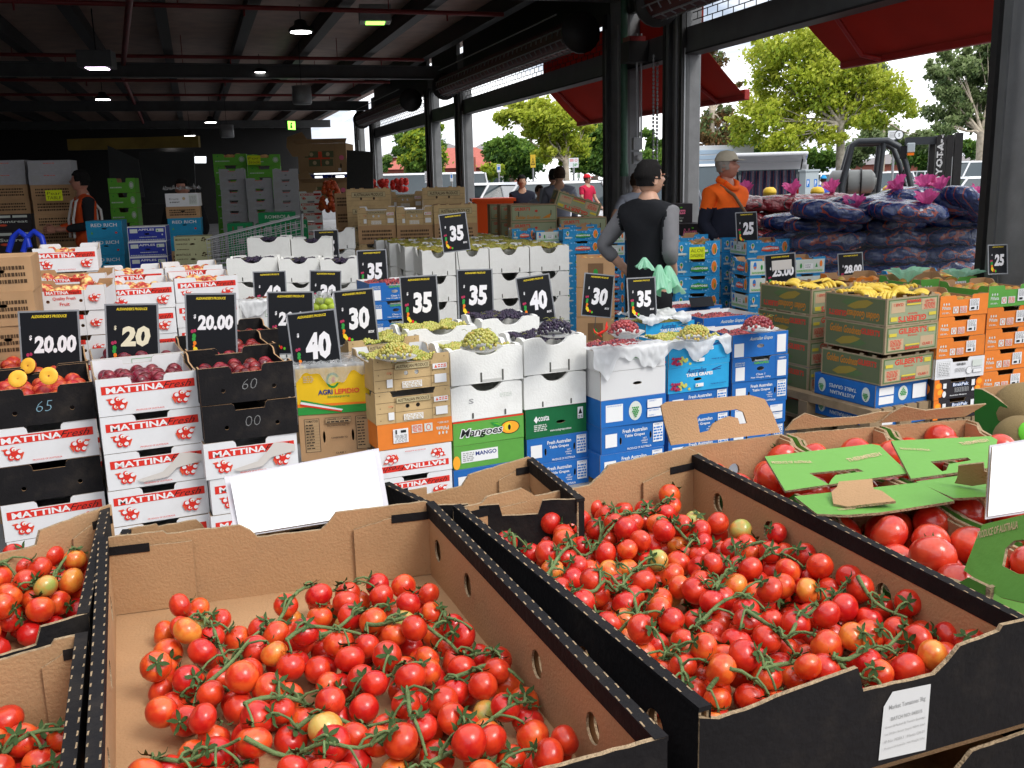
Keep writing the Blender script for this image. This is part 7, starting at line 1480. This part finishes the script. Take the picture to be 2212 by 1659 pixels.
tree('green tree seen between the two columns', 1410, 52, 280, [(1398, 288, 12), (1408, 305, 15), (1436, 332, 22), (1400, 345, 22), (1425, 358, 24), (1392, 365, 18), (1440, 310, 12)], LG, barkD, 2400, .2, .2, 6, 380, limbs=False)
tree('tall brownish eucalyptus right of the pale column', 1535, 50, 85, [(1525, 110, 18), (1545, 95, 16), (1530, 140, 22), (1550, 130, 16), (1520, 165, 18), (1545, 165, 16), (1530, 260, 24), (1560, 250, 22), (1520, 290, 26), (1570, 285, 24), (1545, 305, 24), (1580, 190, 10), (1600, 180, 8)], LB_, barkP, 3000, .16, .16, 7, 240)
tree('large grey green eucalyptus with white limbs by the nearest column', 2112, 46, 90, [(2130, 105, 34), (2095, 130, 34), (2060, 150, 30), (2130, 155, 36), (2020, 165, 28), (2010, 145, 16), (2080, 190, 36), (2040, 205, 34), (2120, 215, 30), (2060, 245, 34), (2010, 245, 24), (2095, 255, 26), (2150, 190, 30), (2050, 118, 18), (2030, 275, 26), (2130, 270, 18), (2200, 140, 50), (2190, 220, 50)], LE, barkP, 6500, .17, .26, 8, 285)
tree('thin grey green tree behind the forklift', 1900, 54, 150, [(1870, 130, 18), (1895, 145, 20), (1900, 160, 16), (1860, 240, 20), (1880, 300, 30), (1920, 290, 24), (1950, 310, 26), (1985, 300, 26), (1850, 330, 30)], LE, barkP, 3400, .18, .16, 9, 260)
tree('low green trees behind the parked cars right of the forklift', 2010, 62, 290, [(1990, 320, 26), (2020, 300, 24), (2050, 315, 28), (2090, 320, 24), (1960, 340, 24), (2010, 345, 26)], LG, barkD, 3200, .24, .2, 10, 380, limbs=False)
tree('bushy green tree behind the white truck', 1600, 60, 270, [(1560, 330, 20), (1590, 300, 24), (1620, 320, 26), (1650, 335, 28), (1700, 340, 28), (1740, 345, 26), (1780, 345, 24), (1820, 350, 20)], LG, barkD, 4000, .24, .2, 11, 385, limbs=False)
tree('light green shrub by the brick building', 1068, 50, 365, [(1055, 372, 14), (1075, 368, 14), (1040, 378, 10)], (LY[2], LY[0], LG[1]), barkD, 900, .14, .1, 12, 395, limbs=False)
tree('dark tree rising over the red roofed house', 850, 60, 280, [(868, 300, 14), (862, 325, 12), (835, 348, 12), (828, 362, 10)], LG, barkD, 1200, .18, .2, 13, 385, limbs=False)
brickM = mat('brick_wall', (.30, .10, .07), .85, .2, var=.2, vscale=20); roofR = mat('red_roof', (.42, .12, .09), .7, .3, var=.12, vscale=6); roofG = mat('grey_roof', (.22, .20, .20), .8, .2); cream_w = flat('cream_wall', (.62, .55, .42), .8)
def house(u, dep, W, D, Hh, rh, yaw, label, wall, roof, nwin=3, chim=None):
    p = at(u, 400, dep); rt = empty('building', Vector((p.x, p.y, GZ)), R(yaw), label, 'building'); mb = MB(); mb.box(0, 0, 0, W, D, Hh, wall); mb.build('wall', rt); o_ = .4
    mb = MB(); mb.add([(-o_, -o_, Hh), (W + o_, -o_, Hh), (W + o_, D + o_, Hh), (-o_, D + o_, Hh), (W * .3, D / 2, Hh + rh), (W * .7, D / 2, Hh + rh)], [(0, 1, 5, 4), (1, 2, 5), (2, 3, 4, 5), (3, 0, 4), (3, 2, 1, 0)], roof); r_ = mb.build('roof', rt)
    for i in range(nwin): x = W * (i + .5) / nwin; mb = MB(); mb.box(x - .6, -.06, Hh * .35, x + .6, -.003, Hh * .75, whitep); w_ = mb.build('window', rt); mb = MB(); mb.box(x - .5, -.08, Hh * .38, x + .5, -.063, Hh * .72, glassd); mb.build('pane', w_)
    if chim: mb = MB(); mb.box(*chim, wall); mb.build('chimney', r_)
house(822, 70, 9.5, 6, 2.6, 1.5, -4, 'low brick house with red tiled roof beyond the far opening', brickM, roofR, 4, (6.5, -1, 0, 7, -.6, 3.3)); house(1026, 95, 3.4, 6, 4.4, .9, 6, 'tall brick building with grey gable beside the round dark tree', brickM, roofG, 1)
house(826, 85, 8, 6, 3.8, 1.2, -4, 'house with brown roof behind the red roofed house', brickM, roofG, 2); house(1890, 80, 9, 6, 2.2, 1.0, 0, 'dark roofed brick building behind the plane tree', brickM, roofG, 3)
tyre = flat('tyre_rubber', (.015, .015, .016), .8); rimM = flat('wheel_rim', (.4, .4, .42), .35, metal=.7); tailM = flat('tail_lamp', (.55, .01, .01), .3); headM = flat('head_lamp', (.7, .72, .75), .15); bump_ = flat('bumper_dark', (.04, .04, .045), .6)
def car(u, dep, yaw, label, paint, kind='suv', lift=0):
    L_, W, H_ = dict(suv=(4.4, 1.8, 1.65), hatch=(4.0, 1.7, 1.48), sedan=(4.6, 1.8, 1.42), van=(4.9, 1.9, 2.0))[kind]
    p = at(u, 400, dep); rt = empty('parked_car' if kind != 'van' else 'parked_van', Vector((p.x, p.y, GZ)), R(yaw), label, 'car' if kind != 'van' else 'van', 'vehicles in the car park'); b = H_ * .56
    prof_ = dict(suv=[(0, .5), (.02, .62), (.26, b), (.27, b)], hatch=[(0, .48), (.03, .6), (.24, b), (.25, b)], sedan=[(0, .48), (.03, .6), (.28, b), (.29, b)], van=[(0, .55), (.02, .75), (.14, 1.05), (.15, 1.08)])[kind]
    gh = dict(suv=[(.24, 0), (.38, 1), (.90, 1), (.99, 0)], hatch=[(.22, 0), (.38, 1), (.86, .97), (.98, 0)], sedan=[(.27, 0), (.42, 1), (.70, 1), (.88, 0)], van=[(.13, 0), (.26, 1), (.97, 1), (.995, 0)])[kind]; bz = b if kind != 'van' else 1.1
    def sec(x, z0, z1, w): return [(x, -w * .96, z0), (x, -w, (z0 + z1) / 2), (x, -w * .95, z1), (x, 0, z1 + .03), (x, w * .95, z1), (x, w, (z0 + z1) / 2), (x, w * .96, z0)]
    st = []; 
    for i in range(13):
        t = i / 12; top = bz if t > prof_[-1][0] else prof_[1][1] + (bz - prof_[1][1]) * smooth01((t - .02) / .24); w = W / 2 * (1 - .16 * (abs(t - .5) * 2) ** 6)
        if kind == 'sedan' and t > .9: top = bz * .96
        st.append(sec((t - .5) * L_, .24, top if 0 < i < 12 else top * .86, w))
    mb = MB(); mb.loft(st, paint); mb.build('body', rt)
    def ghx(t): return (t - .5) * L_
    a, c, d, e_ = gh; w0 = W / 2 * .93; w1 = W / 2 * .76; z1 = H_ * 1.0; mb = MB()
    mb.loft([[(ghx(a[0]), -w0, bz - .02), (ghx(c[0]), -w1, z1 - .05), (ghx(d[0]), -w1, z1 - .05), (ghx(e_[0]), -w0, bz - .02)], [(ghx(a[0]), w0, bz - .02), (ghx(c[0]), w1, z1 - .05), (ghx(d[0]), w1, z1 - .05), (ghx(e_[0]), w0, bz - .02)]], glassd, I4, False); mb.build('windows', rt)
    mb = MB(); mb.loft([[(ghx(c[0]) - .04, -w1 - .02, z1 - .06), (ghx(c[0]) + .1, -w1 * .9, z1), (ghx(d[0]) - .1, -w1 * .9, z1), (ghx(d[0]) + .06, -w1 - .02, z1 - .06)], [(ghx(c[0]) - .04, w1 + .02, z1 - .06), (ghx(c[0]) + .1, w1 * .9, z1), (ghx(d[0]) - .1, w1 * .9, z1), (ghx(d[0]) + .06, w1 + .02, z1 - .06)]], paint, I4, False)
    for s in (-1, 1):
        for t0, t1, q0, q1 in ((a[0], c[0], 0, 1), (e_[0], d[0], 0, 1), ((a[0] + e_[0]) / 2 + .02, (c[0] + d[0]) / 2, 0, 1)): mb.tube([(ghx(t0), s * (w0 + .005), bz - .02), (ghx(t1), s * (w1 + .01), z1 - .04)], .035, paint, 6)
    mb.build('roof', rt)
    for sx in (-.32, .32):
        for s in (-1, 1): mb = MB(); mb.tube([(sx * L_, s * (W / 2 - .18), .32), (sx * L_, s * (W / 2 + .005), .32)], .32, tyre, 18); wl = mb.build('wheel', rt); mb = MB(); mb.tube([(sx * L_, s * (W / 2 + .004), .32), (sx * L_, s * (W / 2 + .02), .32)], .2, rimM, 12); mb.build('rim', wl)
    for s in (-1, 1):
        mb = MB(); mb.box(-L_ / 2 - .012, s * W * .36 - .16, .58, -L_ / 2 + .1, s * W * .36 + .16, .70, headM); mb.build('headlight', rt); mb = MB(); mb.box(L_ / 2 - .1, s * W * .40 - .1, .75, L_ / 2 + .012, s * W * .40 + .1, bz + (.3 if kind == 'van' else -.02), tailM); mb.build('tail_light', rt); mb = MB(); mb.box(ghx(a[0]) + .25, s * (W / 2 + .02) - .06, bz, ghx(a[0]) + .4, s * (W / 2 + .02) + .08, bz + .14, paint); mb.build('mirror', rt)
    mb = MB(); mb.box(-L_ / 2 - .02, -W * .42, .28, -L_ / 2 + .1, W * .42, .48, bump_); mb.build('bumper', rt); mb = MB(); mb.box(L_ / 2 - .1, -W * .42, .28, L_ / 2 + .02, W * .42, .48, bump_); mb.build('bumper', rt); return rt
silver = flat('car_silver', (.35, .36, .38), .25, metal=.5, coat=.6); greyC = flat('car_grey', (.14, .15, .17), .25, coat=.6)
for a in ((1060, 26, 35, 'white wagon left of the far person in navy', whitep2, 'suv'), (1140, 25, 20, 'white utility behind the person in navy', whitep2, 'suv'), (895, 33, 15, 'white van beyond the far opening', whitep2, 'van'), (1290, 46, 80, 'white car near the person in red cap', whitep2, 'hatch'), (1250, 52, 70, 'white car beside the parking sign post', whitep2, 'sedan'), (1350, 40, 60, 'white car behind the downpipe column', whitep2, 'suv'),
          (1430, 24, 90, 'dark car seen past the vest man', greyC, 'suv'), (1560, 27, 80, 'white van body between the orange man and pale column', whitep2, 'van'), (1800, 46, 85, 'white car behind the parking meter', whitep2, 'suv'), (1850, 40, 80, 'silver car behind the gas cylinder', silver, 'sedan'), (1880, 55, 92, 'white car in the farther row behind the forklift', whitep2, 'hatch'), (1930, 44, 78, 'white wagon behind the forklift frame', whitep2, 'suv'),
          (1985, 30, 20, 'grey sedan between forklift frame and mast', greyC, 'sedan'), (1960, 60, 88, 'white hatchback far behind the forklift', whitep2, 'hatch'), (2085, 29, 15, 'white hatchback by the nearest column', whitep2, 'hatch'), (2110, 40, 20, 'white van behind the hatchback at the column', whitep2, 'van'), (2020, 48, 85, 'white car right behind the mast', whitep2, 'suv'), (1750, 52, 88, 'white car left behind the parking meter', whitep2, 'suv'), (1840, 66, 90, 'silver car in the farthest row', silver, 'suv'), (960, 40, 30, 'white car between the far columns', whitep2, 'sedan')): car(*a)
tv = car(1660, 25.4, 97, 'white van with its tailgate raised, striped curtain and red lamps', whitep2, 'van')
tv.rotation_euler.z = R(-105); stripe = bagmat('striped_curtain', (.02, .022, .07), (.30, .06, .07), rough=.8); stripe.node_tree.nodes['Wave Texture'].inputs['Scale'].default_value = 4; stripe.node_tree.nodes['Wave Texture'].inputs['Distortion'].default_value = .6
mb = MB(); V = []
for i in range(40):
    y = -.72 + 1.44 * i / 39; V += [(2.50 + .03 * math.sin(i * 1.1), y * 1.0, .55), (2.47 + .03 * math.sin(i * 1.1 + .3), y * .86, 1.78)]
mb.add(V, [(2 * i, 2 * i + 2, 2 * i + 3, 2 * i + 1) for i in range(39)], stripe, I4, True); mb.build('curtain', tv)
mb = MB(); mb.box(2.46, -.86, 1.80, 2.56, .86, 2.0, whitep2); mb.box(2.46, .76, .5, 2.56, .9, 1.9, whitep2); mb.box(2.46, -.9, .5, 2.56, -.76, 1.9, whitep2); mb.build('rear_frame', tv)
mb = MB(); mb.box(0, -.85, -.04, 1.35, .85, .04, whitep2, T(2.48, 0, 2.0) @ RY(R(-6))); mb.build('tailgate', tv, bevel=.03)
for s in (-1, 1): mb = MB(); mb.tube([(2.5, s * .7, 1.55), (3.05, s * .75, 2.02)], .018, black, 6); mb.build('gas_strut', tv)
# ladder rack on the utility, white truck, signs, bollards, meter
tr = empty('box_truck', Vector((at(1545, 400, 31).x, at(1545, 400, 31).y, GZ)), R(0), 'white box truck with pale blue ribbed side behind the orange man', 'truck'); mb = MB(); mb.box(-.75, 0, .9, 1.2, 5, 2.62, whitep2); mb.build('cargo_box', tr); mb = MB()
ribM = flat('ribbed_blue', (.45, .58, .72), .4)
for k in range(9): mb.box(-.7, -.03, 1.0 + .17 * k, .55, -.002, 1.12 + .17 * k, ribM)
mb.build('ribbed_panel', tr); mb = MB(); mb.box(-.7, -.02, .45, 1.1, .0, .88, bump_); mb.build('chassis', tr)
for x in (-.45, .9): mb = MB(); mb.tube([(x - .12, .5, .4), (x + .12, .5, .4)], .4, tyre, 16); mb.build('wheel', tr)
bolM = mat('bollard_yellow', (.66, .44, .03), .5, .4, var=.06)
for i, (u, v, dep) in enumerate(((1663, 405, 15.5), (1766, 404, 15.2), (1922, 401, 14.6), (2093, 410, 14.2), (1057, 413, 29), (1096, 412, 29), (1043, 415, 30))):
    p = at(u, v, dep); mb = MB(); h_ = p.z - GZ; r_ = .10 if i < 4 else .1; mb.lathe([(r_, 0), (r_, h_ - .09), (r_ * 1.06, h_ - .088), (r_ * 1.06, h_ - .07), (r_ * .95, h_ - .03), (r_ * .6, h_), (0, h_ + .008)], bolM, 18)
    o = mb.build('bollard'); o.location = (p.x, p.y, GZ); tag(o, ['yellow bollard in front of the striped curtain van', 'yellow bollard left of the forklift', 'yellow bollard below the forklift seat', 'yellow bollard by the nearest column behind pink tie', 'yellow bollard left of the person in navy', 'yellow bollard touching the left arm of the person in navy', 'yellow bollard nearest the dark column'][i], 'bollard', 'yellow bollards')
p = at(1748, 366, 20); rt = empty('parking_meter', Vector((p.x, p.y, GZ)), R(15), 'pale grey parking meter with blue P symbols', 'parking meter'); mb = MB(); mb.box(-.15, -.12, 0, .15, .12, p.z - GZ - .04, galvL := flat('meter_grey', (.42, .48, .50), .5)); mb.box(-.17, -.14, p.z - GZ - .04, .17, .14, p.z - GZ, galvL); f = Face(mb, T(-.15, -.12, 0) @ XF, .3, p.z - GZ)
for x in (.08, .66): f.r(x, .80, x + .24, .89, bluep); f.t('P', x + .06, x + .18, .815, .875, white, .03)
mb.build('cabinet', rt)
whS = flat('sign_white', (.72, .74, .76), .5); blS = flat('sign_blue', (.05, .2, .6), .5)
def psign(u, v0, v1, w, dep, label, M_, deco, post=True):
    p = at(u, v0, dep); q = at(u, v1, dep); W = w / 2100 * dep; H_ = (p.z - q.z); rt = empty('street_sign', Vector((p.x, p.y, GZ)), 0, label, 'sign'); z0 = q.z - GZ
    mb = MB(); mb.box(-W / 2, -.01, z0, W / 2, .01, z0 + H_, M_); deco(Face(mb, T(-W / 2, -.01, z0) @ XF, W, H_)); mb.build('plate', rt); mb = MB(); mb.tube([(0, .03, 0), (0, .03, z0 + H_)], .03, galv, 8); mb.build('post', rt)
psign(1077, 355, 372, 8, 34, 'blue and white parking sign by the round dark tree', whS, lambda f: (f.r(.1, .3, .9, .7, blS)) if 0 else (f.r(.15, .3, .85, .7, blS), f.lines(.1, .9, .75, .95, 1, greyp)))
psign(1151, 334, 362, 11, 30, 'yellow pedestrian warning sign', mat('bollard_yellow', (0, 0, 0)), lambda f: (f.p([(.1, .2), (.9, .2), (.5, .8)], black), f.p([(.22, .26), (.78, .26), (.5, .68)], bolM), f.r(.42, .3, .58, .5, black)))
psign(1239, 341, 362, 21, 27, 'white no parking and 3P sign on a tall pole', whS, lambda f: (f.t('3P', .4, .9, .12, .42, green, .02), f.e(.75, .75, f.W * .14, f.W * .14, red), f.e(.75, .75, f.W * .1, f.W * .1, whS), f.lines(.1, .5, .6, .9, 3, red, 2)))
psign(923, 370, 395, 12, 27, 'white notice sign beyond the far opening', whS, lambda f: f.lines(.1, .9, .15, .85, 4, greyp, 2)); psign(1934, 282, 301, 30, 22, 'white no stopping sign above the forklift guard', whS, lambda f: (f.e(.78, .5, .11, .11, black), f.e(.78, .5, .09, .09, whS), f.t('S', .72, .84, .3, .7, black, .03), f.lines(.08, .5, .2, .85, 4, greyp, 4)))
psign(1187, 377, 386, 6, 40, 'small white sign between the trees', whS, lambda f: f.r(.2, .3, .8, .6, blS)); psign(1250, 374, 386, 7, 38, 'small white sign on the no parking pole', whS, lambda f: f.lines(.1, .9, .2, .8, 3, green, 3)); psign(975, 374, 392, 6, 30, 'narrow white sign between the far columns', whS, lambda f: f.r(.2, .4, .8, .8, blS))
p = at(1064, 455, 17.2); rt = empty('orange_bin', Vector((p.x, p.y, GZ)), R(5), 'bright orange bin by the dark column', 'bin'); mb = MB(); h_ = at(1064, 434, 17.2).z - GZ; mb.loft([[(-.26, -.3, 0), (.26, -.3, 0), (.26, .3, 0), (-.26, .3, 0)], [(-.34, -.38, h_), (.34, -.38, h_), (.34, .38, h_), (-.34, .38, h_)]], flat('bin_orange', (.85, .09, .01), .5), I4, False); mb.build('tub', rt); mb = MB(); mb.box(-.38, -.42, h_, .38, .42, h_ + .05, flat('bin_orange', (0, 0, 0))); mb.build('rim', rt)
# ---------------------------------------------------------------- forklift
fk = mat('forklift_charcoal', (.030, .036, .042), .45, .5, var=.12, vscale=5); DF = 13.2; o0 = at(1815, 400, DF); o0.z = GZ; q = at(2060, 400, DF); ya = R(-17)
FT = empty('forklift', o0, ya, 'charcoal forklift with gas cylinder and raised black mast', 'forklift'); s1 = DF / 2100
def zz(v, u=1900): return at(u, v, DF).z - GZ
zt = zz(306); mb = MB(); w_ = .5
for y in (0, 1.0):
    mb.tube([(0.12, y, .55), (.02, y, zz(400)), (.16, y, zt - .05), (.26, y, zt), (.72, y, zt), (.90, y, zt - .08), (1.02, y, zt - .30), (1.14, y, zz(413)), (1.2, y, .5)], [.055, .06, .05, .045, .045, .045, .045, .045, .045], fk, 10)
    mb.tube([(.66, y, zt - .03), (.62, y, zz(385)), (.56, y, .6)], .04, fk, 8)
for x in (.2, .36, .52, .68, .84): mb.tube([(x, 0, zt), (x, 1.0, zt)], .022, fk, 6)
mb.build('overhead_guard', FT)
mb = MB(); mb.box(-.1, .05, .35, 1.2, .95, .85, orange); mb.box(-.35, .02, .30, .25, .98, 1.02, fk); mb.build('body', FT, bevel=.03)
mb = MB(); mb.lathe([(0, -.40), (.10, -.39), (.16, -.34), (.165, 0), (.16, .30), (.10, .36), (.05, .37), (.05, .42), (0, .42)], flat('gas_grey', (.30, .31, .30), .4), 20, T(.16, .3, zz(392)) @ RY(R(90)) @ T(0, 0, .05)); mb.build('gas_cylinder', FT)
mb = MB()
for x in (.12, .34): mb.tube([(x, .3 + .175 * math.cos(a), zz(392) + .175 * math.sin(a)) for a in [j * math.pi / 9 for j in range(19)]], .014, darksteel, 5)
mb.build('cylinder_strap', FT); mb = MB(); mb.box(.42, .28, zz(425), .78, .72, zz(418), darksteel); mb.box(.34, .28, zz(425), .44, .72, zz(372), darksteel); mb.build('seat', FT, bevel=.03)
mb = MB(); c_ = Vector((1.02, .5, zz(388))); mb.tube([c_ + Vector((.08 * math.sin(a) * .5, .17 * math.cos(a), .06 * math.sin(a) + .07 * math.sin(a))) for a in [j * math.pi / 10 for j in range(21)]], .012, black, 6); mb.tube([c_, (1.15, .5, zz(420))], .02, black, 6); mb.build('steering_wheel', FT)
mb = MB(); mb.box(1.02, -.06, zz(332), 1.14, .06, zz(312), galvL, I4); mb.build('work_lamp', FT, bevel=.01); mb = MB(); mb.box(1.03, -.07, zz(338), 1.13, .05, zz(333), flat('indicator_orange', (.9, .2, .02), .3)); mb.build('indicator', FT); mb = MB(); mb.box(.92, -.05, zz(345), 1.02, .03, zz(318), black); mb.build('mirror', FT)
FT.scale.x = .8; mx0 = (2003 - 1815) * s1 / .8; zm = zz(290, 2050); mb = MB(); 
for y in (.1, .9):
    for x, wd in ((mx0, .13), (mx0 + .16, .09), (mx0 + .28, .12)): mb.box(x, y - .06, .15, x + wd, y + .06, zm - (.0 if x > mx0 + .2 else .04), darksteel)
for z in (zm - .12, zm - .7, .9): mb.box(mx0 + .02, .1, z, mx0 + .1, .9, z + .1, darksteel)
mb.box(1.0, .1, zt - .06, mx0, .16, zt + .04, fk); mb.build('mast', FT)
mb = MB(); mb.tube([(mx0 + .3, .4, .3), (mx0 + .3, .4, zm - .3)], .03, galv, 8); mb.tube([(mx0 + .3, .6, .3), (mx0 + .3, .6, zm - .3)], .03, galv, 8); mb.build('lift_rams', FT)
mb = MB(); mb.box(mx0, .036, .3, mx0 + .145, .038, zm - .05, darksteel)
def vt(txt, xm, ztop, size, adv, M_, rot):
    z = ztop
    for ch in txt:
        vs, fs, a_, b_, c2, d2 = glyphs(ch, .02, 0); X = T(xm, .034, z) @ XF @ RZ(rot); mb.add([((p_[0] - a_) * size, (p_[1] - c2) * size, 0) for p_ in vs], fs, M_, X); z -= adv
vt('VR02297', mx0 + .065, zz(304), .07, .064, whitep, R(-90) * 0); z = zz(415)
for ch in 'TOYOTA': vs, fs, a_, b_, c2, d2 = glyphs(ch, .03, 0); mb.add([((p_[0] - a_) * .13, (p_[1] - c2) * .13, 0) for p_ in vs], fs, whitep, T(mx0 + .11, .034, z) @ XF @ RZ(R(90))); z += (b_ - a_) * .13 + .012
mb.build('lettering', FT)
for x in (0, 1.3):
    for y in (.08, .92): mb = MB(); mb.tube([(x, y - .08, .25), (x, y + .08, .25)], .25, tyre, 16); mb.build('wheel', FT)
for y in (.3, .7): mb = MB(); mb.box(mx0 + .42, y - .06, .1, mx0 + 1.4, y + .06, .14, darksteel); mb.box(mx0 + .42, y - .06, .1, mx0 + .46, y + .06, .7, darksteel); mb.build('fork', FT)
# ---------------------------------------------------------------- sky, sun, view
w = bpy.data.worlds.new('World'); sc.world = w; w.use_nodes = True
nt = w.node_tree; N = nt.nodes; L = nt.links; bg = N['Background']
sky = N.new('ShaderNodeTexSky'); sky.sky_type = 'NISHITA'; sky.sun_disc = False; sky.sun_elevation = R(52); sky.sun_rotation = R(140); sky.air_density = 1; sky.dust_density = 3
tc = N.new('ShaderNodeTexCoord'); n1 = N.new('ShaderNodeTexNoise'); n1.inputs['Scale'].default_value = 3.2; n1.inputs['Detail'].default_value = 6; n1.inputs['Roughness'].default_value = .55
mp = N.new('ShaderNodeMapping'); mp.inputs['Scale'].default_value = (1, 1, 3.2); mp.inputs['Location'].default_value = (.4, .2, .1)
L.new(tc.outputs['Generated'], mp.inputs['Vector']); L.new(mp.outputs['Vector'], n1.inputs['Vector'])
rp = N.new('ShaderNodeValToRGB'); e = rp.color_ramp.elements; e[0].position = .40; e[0].color = (3.4, 4.0, 5.0, 1); e[1].position = .54; e[1].color = (13.5, 13.6, 13.8, 1)
L.new(n1.outputs['Fac'], rp.inputs['Fac'])
mx = N.new('ShaderNodeMix'); mx.data_type = 'RGBA'; mx.inputs[0].default_value = .9; L.new(sky.outputs[0], mx.inputs[6]); L.new(rp.outputs[0], mx.inputs[7])
L.new(mx.outputs[2], bg.inputs['Color']); bg.inputs['Strength'].default_value = .115
sun = bpy.data.lights.new('sun', 'SUN'); sun.energy = 1.5; sun.angle = R(22); sun.color = (1, .97, .92)
so = bpy.data.objects.new('sun', sun); COL.objects.link(so); so.rotation_euler = (R(42), 0, R(52))
sc.view_settings.view_transform = 'Standard'; sc.view_settings.look = 'None'; sc.view_settings.exposure = 0.52; sc.view_settings.gamma = 1
sc.cycles.use_adaptive_sampling = True; sc.cycles.adaptive_threshold = .02
sc.cycles.max_bounces = 7; sc.cycles.diffuse_bounces = 4; sc.cycles.glossy_bounces = 3; sc.cycles.transmission_bounces = 4; sc.cycles.transparent_max_bounces = 8
sc.cycles.use_denoising = True; sc.cycles.caustics_reflective = False; sc.cycles.caustics_refractive = False
